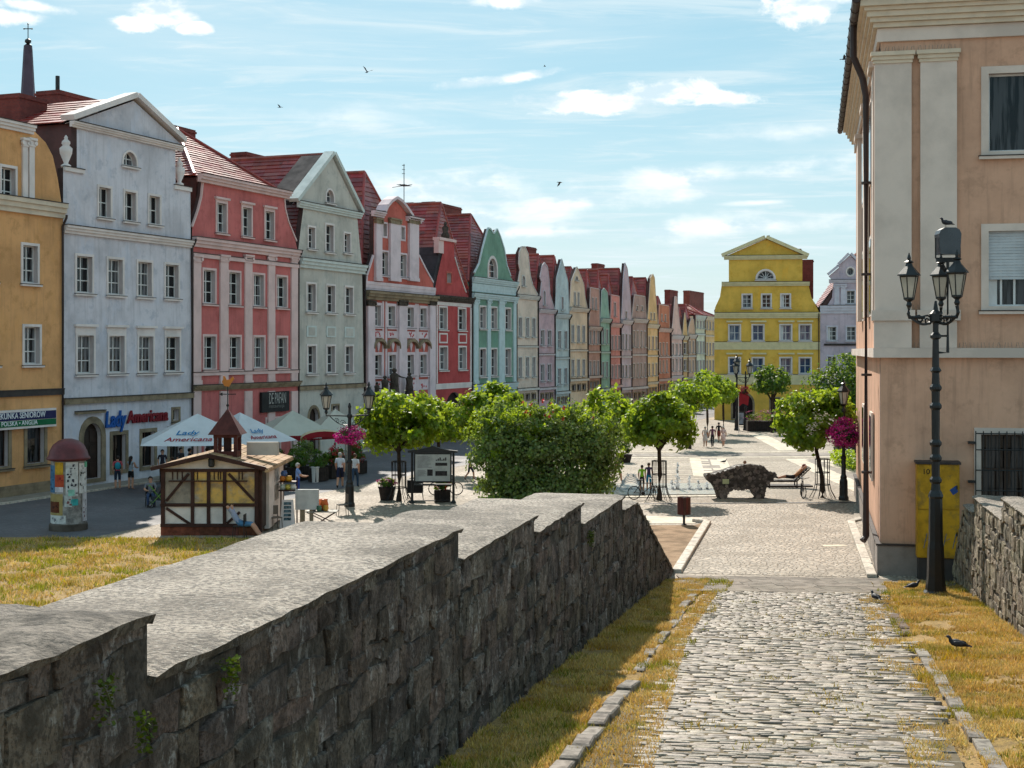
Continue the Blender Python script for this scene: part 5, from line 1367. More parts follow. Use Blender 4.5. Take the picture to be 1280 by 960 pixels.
# clipped hedge tree mass before the lilac house
p = at(1062, 490, 122)
t = thing('tall_hedge', 'tall rounded green hedge in front of the lilac grey house', 'hedge', (p.x, p.y, 0))
m = MB(); r = random.Random(8); leaf_mass(m, r, (.5, 0, 3.2), (4.4, 3, 3.3), 9000, .26, 160, shell=.8); m.build('foliage', LEAFM, t)
MB().tube([(0, 0, -.05), (.1, 0, 1.5), (.3, 0, 4)], [.2, .16, .08], 7).build('stem', BARK, t)
p = gnd(1082, 592); t = thing('low_hedge', 'low fresh green hedge behind the iron railing', 'hedge', (p.x, p.y, 0))
m = MB(); leaf_mass(m, r, (0, 3, .55), (.8, 4.5, .6), 2600, .14, 80, shell=.5); m.build('foliage', LEAF, t)
MB().tube([(0, 3, -.03), (0, 3, .6)], .05, 6).build('stem', BARK, t)
def tree_guard(base, label):
    t = thing('tree_guard', label, 'tree guard', (base[0], base[1], 0))
    m = MB()
    for k in range(12):
        a = 6.283 * k / 12; c, s = math.cos(a), math.sin(a)
        m.tube([(.62 * c, .62 * s, 0), (.42 * c, .42 * s, .35), (.34 * c, .34 * s, .7), (.34 * c, .34 * s, 1.85)], .016, 4)
    m.build('bars', IRON, t)
    for z, rr in ((.62, .355), (1.2, .345), (1.83, .345)): MB().tube([(rr * math.cos(6.283 * k / 16), rr * math.sin(6.283 * k / 16), z) for k in range(16)], .02, 4, close=True).build('hoop', IRON, t)
tree_guard(T4, 'flared iron guard round the catalpa trunk beside the mountain bike'); tree_guard(T8, 'flared iron guard round the white-flowering catalpa trunk'); tree_guard(T1, 'iron guard round the catalpa trunk by the flower tub')

# ---------------------------------------------------------------- lamps
LGLASS = M('lantern_glass', srgb(214, 208, 196), rough=.25, var=.1, vs=3, bump=0, spec=.6, trans=.45)
def lantern(parent, x, y, z, s=1.0):
    f = MB(); n = 6
    for k in range(n):
        a = 6.283 * k / n; c, q = math.cos(a), math.sin(a)
        f.tube([(x + .15 * s * c, y + .15 * s * q, z + .12 * s), (x + .27 * s * c, y + .27 * s * q, z + .75 * s)], .018 * s, 4)
    f.lathe([(.05 * s, -.18 * s), (.09 * s, -.1 * s), (.06 * s, 0), (.17 * s, .08 * s), (.17 * s, .13 * s)], n, (x, y, z)); f.lathe([(.28 * s, .74 * s), (.30 * s, .80 * s)], n, (x, y, z))
    o = f.build('lantern', IRON, parent)
    MB().lathe([(.145 * s, .13 * s), (.255 * s, .74 * s)], n, (x, y, z), cap=False).build('lantern_glass', LGLASS, o)
    MB().lathe([(.36 * s, .79 * s), (.34 * s, .83 * s), (.12 * s, 1.08 * s), (.09 * s, 1.16 * s), (.15 * s, 1.2 * s), (.05 * s, 1.26 * s), (.06 * s, 1.32 * s), (.01, 1.48 * s)], n, (x, y, z)).build('lantern_hood', IRON, o)
def scroll(m, p0, p1, r0=.03, drop=.35):
    p0, p1 = Vector(p0), Vector(p1)
    pts = [p0 + (p1 - p0) * t + Vector((0, 0, -drop * math.sin(math.pi * t))) for t in [k / 8 for k in range(9)]]; m.tube(pts, r0, 5)
    for t, rr in ((.3, .16), (.62, .12)):
        c = p0 + (p1 - p0) * t + Vector((0, 0, -drop * .35)); dirv = (p1 - p0).normalized()
        m.tube([c + dirv * (rr * (1 - k / 14) * math.cos(k * .8)) + Vector((0, 0, rr * (1 - k / 14) * math.sin(k * .8))) for k in range(12)], r0 * .6, 4)
PETAL = M('magenta_petunia', srgb(204, 44, 134), rough=.6, bump=0, island=.42, trans=.25)
PLEAF = M('basket_leaf', srgb(70, 100, 40), rough=.6, bump=0, island=.3, trans=.3)
def flower_ball(label, loc, rad, n=900, seed=1, petal=PETAL, name='flower_basket', hang=True):
    t = thing(name, label, 'flower basket', loc); r = random.Random(seed)
    MB().lathe([(rad[0] * .3, -rad[2] * .6), (rad[0] * .65, -rad[2] * .2), (rad[0] * .7, 0)], 12).build('basket', IRON, t)
    m = MB(); leaf_mass(m, r, (0, 0, 0), (rad[0] * .8, rad[1] * .8, rad[2] * .8), n // 3, .08, 40); m.build('foliage', PLEAF, t)
    m = MB(); leaf_mass(m, r, (0, 0, 0), rad, int(n * 1.6), .085, 70, shell=1.2, droop=0); m.build('blossoms', petal, t)
    return t
def street_lamp(label, base, hs, arms, lan=1.0, r=.09, heavy=1.0):
    t = thing('street_lamp', label, 'street lamp', base)
    MB().lathe([(.24 * heavy, 0), (.24 * heavy, .12), (.20 * heavy, .2), (.19 * heavy, .9), (.15 * heavy, 1.0), (.16 * heavy, 1.08), (.11 * heavy, 1.2), (.10 * heavy, 1.9), (.13 * heavy, 1.95), (.13 * heavy, 2.02), (r, 2.1)], 12).build('base', IRON, t, smooth=False)
    MB().lathe([(r, 2.1), (r * .85, hs - .1), (r * 1.3, hs - .05), (r * 1.3, hs + .05), (r * .7, hs + .12), (r * .6, hs + .35), (r * .9, hs + .42), (r * .3, hs + .6)], 10).build('shaft', IRON, t)
    for a, l, up in arms:
        c, s = math.cos(a), math.sin(a); m = MB()
        m.tube([(0, 0, hs), (c * l * .5, s * l * .5, hs + .02), (c * l, s * l, hs + .02), (c * l, s * l, hs + up)], .032, 6); scroll(m, (0, 0, hs - .4), (c * l * .85, s * l * .85, hs + .0), .022, .15)
        arm = m.build('arm', IRON, t)
        lantern(t, c * l, s * l, hs + up + .16 * lan, lan)
    return t
b = gnd(437, 633); street_lamp('three-armed iron lamp with magenta flower basket beside the café terrace', (b.x, b.y, 0), 4.05, ((math.pi, 1.05, .12), (.15, .85, .12), (.9, 1.25, .12)), .86)
flower_ball('wide magenta petunia basket on the lamp beside the café terrace', (b.x, b.y - .05, 3.22), (.68, .62, .42), 1300, 3)
b = gnd(1054.5, 625); street_lamp('iron lamp with huge magenta flower basket beside the salmon building', (b.x, b.y, 0), 4.2, ((0.3, .0, .05),), .88, r=.08)
flower_ball('huge trailing magenta flower basket on the lamp beside the salmon building', (b.x, b.y - .35, 3.15), (.86, .7, .68), 2300, 4)
b = gnd(921, 538); street_lamp('iron lamp standing just before the arched doorway of the yellow house', (b.x, b.y, 0), 5.0, ((0, .0, .05),), 1.0)
b = gnd(932, 538); street_lamp('twin-lantern iron lamp with red flags near the yellow house arch', (b.x, b.y, 0), 4.6, ((math.pi, .85, .1), (0, .35, .1)), 1.0)
flower_ball('small red flower basket on the twin-lantern lamp', (b.x - .2, b.y - .1, 3.4), (.5, .45, .5), 500, 6, M('red_petunia', srgb(170, 34, 48), rough=.6, bump=0, island=.3, trans=.2))
# tall double lamp at the edge of the ramp
LB_ = Vector((11.47, 37.9, ramp_z(37.9)))
t = thing('tall_street_lamp', 'tall black cast-iron lamp post with hanging lanterns and a floodlight on top', 'street lamp', LB_)
MB().lathe([(.34, 0), (.34, .06), (.28, .12), (.235, .5), (.215, 1.25), (.19, 1.45), (.175, 2.6), (.20, 2.66), (.18, 2.74), (.14, 2.82)], 8, ph=math.pi / 8).build('base', IRON, t)
prof = [(.135, 2.8)]
for z in (3.0, 3.6, 4.0, 5.0, 5.5): prof += [(.115, z), (.165, z + .06), (.165, z + .12), (.11, z + .2)]
prof += [(.10, 6.0), (.16, 6.06), (.10, 6.16), (.085, 6.9), (.15, 6.95), (.15, 7.02), (.08, 7.1), (.078, 7.35), (.17, 7.4), (.17, 7.6), (.07, 7.7), (.03, 7.95)]
MB().lathe(prof, 10).build('shaft', IRON, t)
m = MB(); scroll(m, (0, 0, 7.45), (-.72, 0, 7.55), .04, .18); m.tube([(-.3, 0, 7.5), (-.72, 0, 7.5), (-.74, 0, 7.62), (-.72, 0, 7.75)], .05, 6); m.build('arm', IRON, t)
m = MB(); scroll(m, (0, 0, 7.45), (.42, -.5, 7.55), .04, .18); m.tube([(.15, -.2, 7.5), (.42, -.5, 7.5), (.44, -.52, 7.62), (.42, -.5, 7.8)], .05, 6); m.build('arm', IRON, t)
m = MB(); scroll(m, (0, 0, 7.45), (.3, .6, 7.55), .04, .18); m.tube([(.1, .25, 7.5), (.36, .7, 7.5), (.36, .72, 7.62), (.36, .7, 7.8)], .05, 6); m.build('arm', IRON, t)
lantern(t, -.72, 0, 7.92, .9); lantern(t, .42, -.5, 7.97, .9); lantern(t, .36, .7, 7.97, .88)
m = MB(); m.tube([(0, -.02, 6.55), (.32, -.02, 6.55), (.32, -.02, 9.05)], .045, 6); m.tube([(0, 0, 7.0), (.32, 0, 7.0)], .03, 6); m.box(.02, .62, -.06, .06, 9.0, 9.1); m.build('bracket', IRON, t)
m = MB(); scroll(m, (.1, 0, 9.0), (.32, 0, 8.7), .02, .05); m.tube([(.0, 0, 9.1), (.0, 0, 9.65)], .022, 5); m.tube([(.66, 0, 9.1), (.66, 0, 9.65)], .022, 5); m.tube([(0, 0, 9.1), (.66, 0, 9.1)], .022, 5); m.build('yoke', IRON, t)
m = MB(); m.prism([(.07, 9.2), (.59, 9.2), (.63, 9.75), (.58, 9.86), (.48, 9.92), (.18, 9.92), (.08, 9.86), (.03, 9.75)], -.22, .22); m.build('floodlight', M('floodlight_housing', srgb(44, 50, 58), rough=.3, var=.2, spec=.7), t)
# ---------------------------------------------------------------- advertising column
cc = gnd(85.5, 662); t = thing('advertising_column', 'round advertising column covered in torn posters under a maroon dome', 'advertising column', (cc.x, cc.y, 0), math.radians(17))
MB().lathe([(.73, 0), (.73, .24), (.70, .27)], 24).build('base', M('column_base', srgb(96, 84, 74), rough=.9, var=.3), t)
MB().lathe([(.655, .25), (.655, 2.75)], 32).build('shaft', M('pasted_paper', srgb(172, 164, 158), rough=.9, var=.35, vs=3, grime=((.10, .09, .085), 5, .7)), t)
MB().lathe([(.66, 2.70), (.82, 2.76), (.82, 2.82), (.76, 2.88), (.70, 3.1), (.58, 3.32), (.38, 3.48), (.15, 3.55), (.02, 3.56)], 28).build('dome', M('maroon_dome', srgb(104, 36, 40), rough=.5, var=.25, vs=2, spec=.5), t, smooth=True)
def poster(a0, a1, z0, z1, rgb, rr=.662, marks=0, ink=(40, 36, 40), seed=0):
    n = max(2, int((a1 - a0) / 10)); m = MB()
    f = lambda a, z, q: (q * math.sin(math.radians(a)), -q * math.cos(math.radians(a)), z)
    vs = [f(a0 + (a1 - a0) * k / n, z, rr) for k in range(n + 1) for z in (z0, z1)]
    m.add(vs, [(2 * k, 2 * k + 2, 2 * k + 3, 2 * k + 1) for k in range(n)])
    p = m.build('poster', plain('poster_%d_%d_%d' % rgb, rgb, var=.2, vs=4), t)
    if marks:
        r = random.Random(seed); q = MB()
        for k in range(marks):
            a = r.uniform(a0 + 2, a1 - 8); z = r.uniform(z0 + .05, z1 - .12); da = r.uniform(2, min(9, a1 - a)); dz = r.uniform(.02, .10)
            q.add([f(a, z, rr + .003), f(a + da, z, rr + .003), f(a + da, z + dz, rr + .003), f(a, z + dz, rr + .003)], [(0, 1, 2, 3)])
        q.build('poster_print', plain('ink_%d_%d_%d' % ink, ink, var=.3), p)
for i, pz in enumerate(((-88, -8, .3, .62, (216, 212, 206), 8, (150, 146, 150)), (-88, -18, .62, 1.45, (170, 146, 92), 0, (0, 0, 0)), (-80, -30, .72, 1.15, (104, 50, 24), 5, (60, 26, 18)), (-88, -48, 1.50, 2.55, (70, 116, 152), 6, (24, 40, 70)), (-47, -16, 2.2, 2.68, (206, 156, 40), 0, (0, 0, 0)),
                        (-47, -14, 1.72, 2.2, (184, 74, 44), 3, (140, 40, 40)), (-46, -16, 1.52, 1.72, (214, 206, 212), 0, (0, 0, 0)), (-8, 32, 1.35, 2.68, (206, 206, 206), 26, (56, 54, 66)), (36, 84, 1.45, 2.62, (214, 212, 210), 14, (60, 62, 60)), (50, 88, .35, 1.44, (206, 200, 204), 7, (120, 90, 90)),
                        (-12, 12, .95, 1.4, (196, 198, 196), 5, (120, 60, 60)), (8, 32, 1.0, 1.25, (64, 170, 170), 0, (0, 0, 0)), (0, 20, 1.38, 1.62, (150, 206, 190), 0, (0, 0, 0)), (60, 84, 2.45, 2.66, (110, 190, 150), 0, (0, 0, 0)))):
    poster(pz[0], pz[1], pz[2], pz[3], pz[4], .662 + .0025 * i, pz[5], pz[6], i)

# ---------------------------------------------------------------- half-timbered kiosk
KY = 53.0
K0 = Vector((kx(201) * KY, KY, 0)); KW = (kx(323) - kx(201)) * KY
t = thing('half_timbered_kiosk', 'half-timbered brown and white kiosk with a small bell turret and weather vane', 'kiosk', K0)
X = lambda px: (kx(px) - kx(201)) * KY
Zk = lambda py: EYE + (HZ - py) / FPX * KY
KD = 5.2
KWHITE = M('kiosk_white_panel', srgb(228, 214, 206), rough=.8, var=.12, vs=2)
MB().box(.05, KW - .05, .05, KD, .0, Zk(585)).build('inner_body', M('kiosk_inner', srgb(150, 138, 128), rough=.9), t)
bx_ = MB(); 
for k in range(5):
    MB().box(KW * k / 5 + .005, KW * (k + 1) / 5 - .005, -.04, .3, 0, Zk(658.5)).build('base_block', M('kiosk_brick_base', srgb(128, 72, 52), rough=.9, var=.35, vs=3, obj=.25), t)
def beam(x0, z0_, x1, z1_, w=.13, y0=-.07, y1=.05, nm='timber'):
    v = Vector((x1 - x0, z1_ - z0_)); n = Vector((-v.y, v.x)).normalized() * w / 2
    MB().prism([(x0 - n.x, z0_ - n.y), (x1 - n.x, z1_ - n.y), (x1 + n.x, z1_ + n.y), (x0 + n.x, z0_ + n.y)], y0 - RND.random() * .008, y1).build(nm, WOODD, t)
zb, zm, zt_, ztop = Zk(658), Zk(631), Zk(603), Zk(586.5)
PX = [204, 241, 261, 281, 321]
for p in PX: beam(X(p), zb, X(p), ztop, .13 if p not in (204, 321) else .15)
for z in (zb + .05, zm, ztop - .04): beam(0, z, KW, z, .12, -.085)
beam(X(212), zt_ + .06, X(310), zt_ + .06, .05, -.16, -.10, 'shelf_rail')
beam(X(208), Zk(626), X(236), Zk(592), .1, -.06); beam(X(286), Zk(592), X(318), Zk(626), .1, -.06)
beam(X(208), Zk(635), X(238), Zk(655), .1, -.06); beam(X(284), Zk(654), X(300), Zk(640), .1, -.06)
for a, b in ((205, 240), (242, 280), (282, 320)): MB().box(X(a), X(b), -.02, .05, zb + .1, zm - .06).build('lower_panel', KWHITE, t)
PANG, PANY = M('kiosk_window_grey', srgb(150, 138, 126), rough=.35, var=.3, vs=2.5, spec=.5), M('kiosk_window_picture', srgb(220, 172, 84), rough=.4, var=.2, vs=2.2, col2=srgb(136, 112, 88), spec=.5, grime=((.42, .36, .30), 1.6, .8))
for a, b, mm in ((205, 240, PANG), (242, 260, PANY), (262, 280, PANY), (282, 320, PANY)): MB().box(X(a), X(b), -.01, .05, zm + .06, ztop - .1).build('picture_panel', mm, t)
for a in (216, 222, 228, 247, 268, 273, 276, 299, 303): beam(X(a), Zk(599.5), X(a), ztop - .1, .035, -.05, .02, 'glazing_bar')
# gable and roof
xa, xm, xb = X(192), X(262), X(334); ze, za = Zk(585), Zk(568.5)
MB().prism([(0, ztop), (KW, ztop), (KW, ze - .03), (xm, za - .12), (0, ze - .03)], -.03, .1).build('gable_panel', KWHITE, t)
beam(xa, ze, xm, za, .15, -.45, -.30, 'barge_board'); beam(xm, za, xb, ze, .15, -.45, -.30, 'barge_board')
KROOF = M('kiosk_shingle', srgb(176, 142, 108), rough=.85, var=.3, vs=2, island=.15, bump=.3)
m = MB(); tile_slope(m, (xa, KD + .4, ze), (xa, -.42, ze), (xm, -.42, za + .05), (xm, KD + .4, za + .05), 9, .03); tile_slope(m, (xb + .1, -.42, ze), (xb + .1, KD + .4, ze), (xm, KD + .4, za + .05), (xm, -.42, za + .05), 9, .03)
m.box(xb - .02, xb + .12, -.43, KD + .41, ze - .13, ze - .01)
rf = m.build('roof', KROOF, t)
MB().box(X(297), X(338), 1.8, 2.0, za - .15, za + .36).build('roof_sign_board', M('sign_board_pale', srgb(196, 184, 172), rough=.8), t)
# turret
ty = .65; tx0, tx1 = X(262.5), X(292); tz0, tz1 = za - .25, Zk(543) - .05; tw = tx1 - tx0; xmid = (tx0 + tx1) / 2
MTUR = M('turret_red_brown', srgb(92, 40, 32), rough=.6, var=.25, vs=3, streak=.2)
m = MB()
for x in (tx0, tx1 - .13):
    for y in (ty, ty + tw - .13): m.box(x, x + .13, y, y + .13, tz0, tz1)
m.box(tx0 + .01, tx1 - .01, ty + .01, ty + tw - .01, tz0, tz0 + .32); m.box(tx0 - .01, tx1 + .01, ty - .01, ty + tw + .01, tz1 - .12, tz1)
tu = m.build('turret', MTUR, t)
MB().box(tx0 + .3, tx1 - .3, ty + tw * .45, ty + tw * .55, tz0 + .3, tz1 - .1).build('turret_louvre', WOODD, tu)
xo = .19; ap = Zk(512)
MB().add([(tx0 - xo, ty - xo, tz1), (tx1 + xo, ty - xo, tz1), (tx1 + xo, ty + tw + xo, tz1), (tx0 - xo, ty + tw + xo, tz1), (xmid, ty + tw / 2, ap)], [(3, 2, 1, 0), (0, 1, 4), (1, 2, 4), (2, 3, 4), (3, 0, 4)]).build('turret_roof', MTUR, tu)
m = MB(); m.tube([(xmid, ty + tw / 2, ap - .1), (xmid, ty + tw / 2, ap + .95)], .022, 5); m.ball((xmid, ty + tw / 2, ap + .12), .06, 6, 5); m.tube([(xmid - .32, ty + tw / 2, ap + .55), (xmid + .32, ty + tw / 2, ap + .55)], .018, 4); m.prism([(xmid - .34, ap + .55), (xmid - .2, ap + .62), (xmid - .2, ap + .48)], ty + tw / 2 - .01, ty + tw / 2 + .01); m.tube([(xmid, ty + tw / 2 - .3, ap + .55), (xmid, ty + tw / 2 + .3, ap + .55)], .018, 4)
m.build('vane_rod', IRON, tu)
cz = ap + 1.0
MB().prism([(xmid - .22, cz + .02), (xmid - .12, cz - .14), (xmid + .06, cz - .16), (xmid + .14, cz - .02), (xmid + .26, cz + .14), (xmid + .20, cz + .24), (xmid + .08, cz + .12), (xmid - .04, cz + .10), (xmid - .10, cz + .24), (xmid - .18, cz + .26), (xmid - .17, cz + .14)], ty + tw / 2 - .02, ty + tw / 2 + .02).build('weather_cock', plain('vane_copper', (196, 120, 48), rough=.4), tu)
m = MB(); m.lathe([(.08, 0), (.12, .05), (.12, .28), (.09, .36)], 10, (X(266), -.25, ztop + .1)); m.box(X(266) - .03, X(266) + .03, -.2, 0, ztop + .16, ztop + .22); m.build('wall_lamp', IRON, t)
# serving side: corner post, pale panel, posters
for a_, b_, c_ in ((-.02, .12, 0), (2.35, 2.5, .05), (KD - .15, KD, .05)): MB().box(KW, KW + .13, a_, b_, 0, ztop - c_).build('timber', WOODD, t)
MB().box(KW + .02, KW + .10, .14, 1.1, .25, ztop - .1).build('door_leaf', DOORW, t)
MB().box(KW + .02, KW + .2, 1.2, 2.33, .1, ztop - .15).build('side_panel', KWHITE, t)
MB().box(KW + .02, KW + .12, 2.52, KD - .17, .1, ztop - .12).build('side_panel', KWHITE, t)
for k in range(2): MB().box(KW + .125, KW + .14, 2.9, 3.9, 1.0 + .75 * k, 1.62 + .75 * k).build('notice', plain('notice_%d' % k, (196, 192, 188) if k else (170, 160, 150), var=.4, vs=6), t)
beam(KW + .06, .3, KW + .06, 1.0, .08, 4.2, 4.3)

# ---------------------------------------------------------------- café terrace
CANW = M('white_canopy', srgb(238, 238, 242), rough=.8, var=.06, vs=1, bump=.1, trans=.25)
CANB = M('beige_canopy', srgb(216, 212, 198), rough=.8, var=.06, vs=1, bump=.1, trans=.2)
CANR = M('red_valance', srgb(150, 34, 44), rough=.8, var=.1, bump=0)
def parasol(label, c, half, zt, ze, rz, mat, val=None, lady=()):
    t = thing('parasol', label, 'parasol', (c[0], c[1], 0), rz, 'café parasols')
    cs = [(-half, -half), (half, -half), (half, half), (-half, half)]
    m = MB(); n = 8
    for i in range(4):
        a, b = Vector((*cs[i], ze)), Vector((*cs[(i + 1) % 4], ze)); top = Vector((0, 0, zt))
        for k in range(n):
            for j in range(n):
                def P_(u_, v_):
                    e = a.lerp(b, u_); p = top.lerp(e, v_); p.z -= .10 * math.sin(math.pi * v_) * (1 - abs(2 * u_ - 1)) + .05 * math.sin(math.pi * u_) * v_; return p
                m.add([P_(k / n, j / n), P_((k + 1) / n, j / n), P_((k + 1) / n, (j + 1) / n), P_(k / n, (j + 1) / n)], [(0, 1, 2, 3)])
    m.build('canopy', mat, t, smooth=True)
    if val:
        v = MB()
        for i in range(4):
            a, b = Vector((*cs[i], ze)), Vector((*cs[(i + 1) % 4], ze))
            for k in range(n):
                p, q = a.lerp(b, k / n), a.lerp(b, (k + 1) / n); s0, s1 = .05 * math.sin(math.pi * k / n), .05 * math.sin(math.pi * (k + 1) / n)
                v.add([p - Vector((0, 0, s0)), q - Vector((0, 0, s1)), q - Vector((0, 0, .28 + s1)), p - Vector((0, 0, .28 + s0))], [(0, 1, 2, 3)])
        v.build('valance', val, t)
    m = MB(); m.tube([(0, 0, .05), (0, 0, zt - .03)], .04, 8)
    for x, y in cs: m.tube([(0, 0, zt - .12), (x * .97, y * .97, ze - .04)], .018, 4)
    m.build('pole', plain('parasol_pole', (170, 160, 146), rough=.5), t); MB().box(-.4, .4, -.4, .4, 0, .12).build('base', IRON, t)
    if lady:                                   # printed lettering lies on the sloping panel that faces the square
        for k, shift, wd in lady:
            sl = math.atan2(zt - ze, half); ca, sa = math.cos(k), math.sin(k)
            for body, w_, v_, mm in (('Lady', wd * .5, .66, LBP), ('Americana', wd, .86, LRP)):
                x0 = shift - w_ / 2; y_ = -half * v_; z_ = zt + (ze - zt) * v_ - .02
                text(body, w_, mm, t, (ca * x0 - sa * y_, sa * x0 + ca * y_, z_), (sl, 0, k), name='printed_lettering', depth=.002, bold=.012, shear=.35)
    return t
LBP, LRP = plain('print_blue', (24, 120, 176)), plain('print_red', (160, 30, 50))
U1 = at(247, 517, 70.5); parasol('white parasol with printed lettering nearest the blue café door', (U1.x, U1.y), 2.75, U1.z, at(247, 556, 68).z, math.radians(14), CANW, None, ((0, -.5, 2.3),))
U2 = at(300, 515.5, 75); parasol('white parasol with printed lettering standing behind the kiosk turret', (U2.x, U2.y), 2.15, U2.z, at(300, 551, 75).z, math.radians(54), CANW, None, ((0, .0, 1.9), (-math.pi / 2, 0, 1.9)))
U3 = at(366, 513, 82); P3 = parasol('beige parasol with red valance before the grey-green house', (U3.x, U3.y), 2.1, U3.z, at(366, 541, 82).z, math.radians(22), CANB, CANR)
text('Pizza', 1.0, LETW, P3, (.2, -2.125, at(366, 541, 82).z - .22), name='printed_lettering', depth=.003, bold=.01)
U4 = at(419, 511, 89); parasol('beige parasol farther along, behind the flower lamp', (U4.x, U4.y), 1.9, U4.z, at(419, 540, 89).z, math.radians(22), CANB)
U5 = at(405, 530, 79); t = thing('awning', 'small arched red and cream awning beside the beige parasol', 'awning', (U5.x, U5.y, 0), math.radians(10))
m = MB(); zz0 = at(405, 548, 79).z; pts = arc_pts(-1.3, 1.3, zz0, .45, 10)
for (x0, z0_), (x1, z1_) in zip(pts, pts[1:]): m.prism([(x0, z0_), (x1, z1_), (x1, z1_ - .05), (x0, z0_ - .05)], -.9, .9)
m.build('canopy', plain('awning_cream', (206, 186, 150)), t)
m = MB(); m.add([(p[0], -.91, p[1]) for p in pts] + [(p[0], -.91, p[1] - .32) for p in pts], [(k, k + 1, k + 12, k + 11) for k in range(10)]); m.build('valance', CANR, t)
m = MB()
for x in (-1.25, 1.25):
    for y in (-.85, .85): m.tube([(x, y, 0), (x, y, zz0)], .03, 5)
m.build('post', plain('parasol_pole', (170, 160, 146)), t)

def chair(label, loc, rz, mat=IRON, group='café chairs'):
    t = thing('cafe_chair', label, 'chair', loc, rz, group)
    MB().box(-.21, .21, -.21, .21, .43, .47).build('seat', mat, t); m = MB(); m.box(-.21, .21, .19, .22, .55, .9); m.box(-.21, -.18, .18, .21, .47, .9); m.box(.18, .21, .18, .21, .47, .9); m.build('backrest', mat, t)
    for x in (-.19, .19):
        for y in (-.19, .19): MB().tube([(x, y, .44), (x * 1.1, y * 1.15, 0)], .016, 5).build('leg', mat, t)
    return t
def cafe_table(label, loc, mat, r=.42):
    t = thing('cafe_table', label, 'table', loc, 0, 'café tables')
    MB().lathe([(r, .71), (r, .745)], 16).build('tabletop', mat, t); MB().lathe([(.03, .04), (.03, .71)], 8).build('column', IRON, t); MB().lathe([(.25, 0), (.22, .04)], 12).build('foot', IRON, t)
    return t
WICK = M('dark_wicker', srgb(58, 44, 38), rough=.8, var=.3, vs=8)
CHG = 'dark wicker café chairs under the parasols'
spots = [(238, 606), (262, 604), (283, 601), (225, 601), (352, 598), (382, 596), (412, 588), (300, 603)]
for i, (px, py) in enumerate(spots):
    p = gnd(px, py)
    cafe_table('round dark café table under the terrace parasols', (p.x, p.y, 0), WICK)
    for k in range(2):
        a = RND.uniform(0, 6.28) if k == 0 else a + math.pi
        c_ = (p.x + .7 * math.cos(a), p.y + .7 * math.sin(a), 0); chair('dark wicker café chair at a terrace table', c_, a - math.pi / 2, WICK, CHG)
def planter(label, loc, w, d, h_, plant, rz=0.0, tub=False, n=500, mat=None, hgt=.5):
    t = thing('planter', label, 'planter', loc, rz); r = random.Random(int(loc[0] * 10 + loc[1]))
    mat = mat or M('planter_dark', srgb(50, 40, 36), rough=.8, var=.3, vs=4)
    if tub: MB().lathe([(w * .38, 0), (w * .5, h_ - .06), (w * .54, h_ - .05), (w * .54, h_)], 16).build('tub', mat, t)
    else:
        m = MB(); nb = max(2, int(w / .18))
        for k in range(nb): m.box(-w / 2 + w * k / nb + .008, -w / 2 + w * (k + 1) / nb - .008, -d / 2, d / 2, .03, h_)
        m.build('box', mat, t)
    m = MB(); leaf_mass(m, r, (0, 0, h_ + hgt * .45), (w * .52, max(d * .5, w * .3) if not tub else w * .52, hgt * .6), n, .11, 30, shell=.3); m.build('foliage', LEAFM, t)
    if plant: m = MB(); leaf_mass(m, r, (0, 0, h_ + hgt * .5), (w * .55, max(d * .5, w * .3) if not tub else w * .55, hgt * .6), n // 2, .09, 24, shell=.9, droop=0); m.build('blossoms', plant, t)
    return t
PINKF = M('pink_flowers', srgb(206, 110, 150), rough=.6, bump=0, island=.3, trans=.2); REDF = M('geranium_red', srgb(176, 50, 52), rough=.6, bump=0, island=.3, trans=.2)
for i, (px, py, w, fl, lb) in enumerate(((372, 601, 1.5, None, 'dark timber planter box with tall shrubs at the terrace edge, beside the kiosk roof'), (398, 602, 1.2, None, 'dark timber planter box with bushy greenery behind the white pot'), (418, 598, 1.2, REDF, 'dark planter box with red geraniums behind the walking couple'), (446, 593, 1.4, REDF, 'dark planter box with red flowers beyond the terrace lamp'), (344, 598, 1.2, REDF, 'dark planter with red flowers under the second white parasol'))):
    p = gnd(px, py); planter(lb, (p.x, p.y, 0), w, .5, .75, fl, ROW.ang - .1, n=900, hgt=1.0)
p = gnd(378, 598); t = thing('clipped_shrub', 'round dark clipped shrub ball under the beige parasol', 'shrub', (p.x, p.y, 0)); m = MB(); leaf_mass(m, random.Random(4), (0, 0, 1.55), (.62, .62, .6), 1200, .1, 60, shell=.8); m.build('foliage', LEAFD, t); MB().tube([(0, 0, 0), (0, 0, 1.4)], .04, 6).build('stem', BARK, t)
p = gnd(394, 603); tag(MB().lathe([(.17, 0), (.2, .75), (.23, .78), (.23, .84), (.19, .84), (.18, .78)], 14).build('white_pot', plain('pot_white', (206, 202, 196)), None, loc=(p.x, p.y, 0)), 'tall white flower pot beside the dark planters', 'pot')
p = gnd(483.5, 625); planter('black tub of pink petunias beside the first catalpa trunk', (p.x, p.y, 0), .78, .78, .62, PINKF, tub=True, n=700, hgt=.4)
p = gnd(553, 627); planter('dark square planter of red flowers behind the information board', (p.x, p.y, 0), .75, .6, .55, REDF, n=500, hgt=.6)
p = gnd(781, 578); planter('tub of purple flowers near the shrub and fountain', (p.x, p.y, 0), .9, .9, .5, M('purple_flowers', srgb(96, 30, 84), rough=.6, bump=0, island=.3), tub=True, n=600, hgt=1.0)
p = gnd(1052, 575); planter('dark tub of magenta flowers by the iron railing', (p.x, p.y, 0), 1.0, 1.0, .8, PETAL, tub=True, n=700, hgt=.7)
p = gnd(1074, 566); planter('trailing magenta planter by the salmon building corner', (p.x, p.y, 0), 1.6, 1.0, .8, PETAL, n=900, hgt=.7)
p = gnd(958, 539); planter('long planter with pink flowers before the yellow house', (p.x, p.y, 0), 3.4, 1.0, .9, PINKF, n=900, hgt=.9)
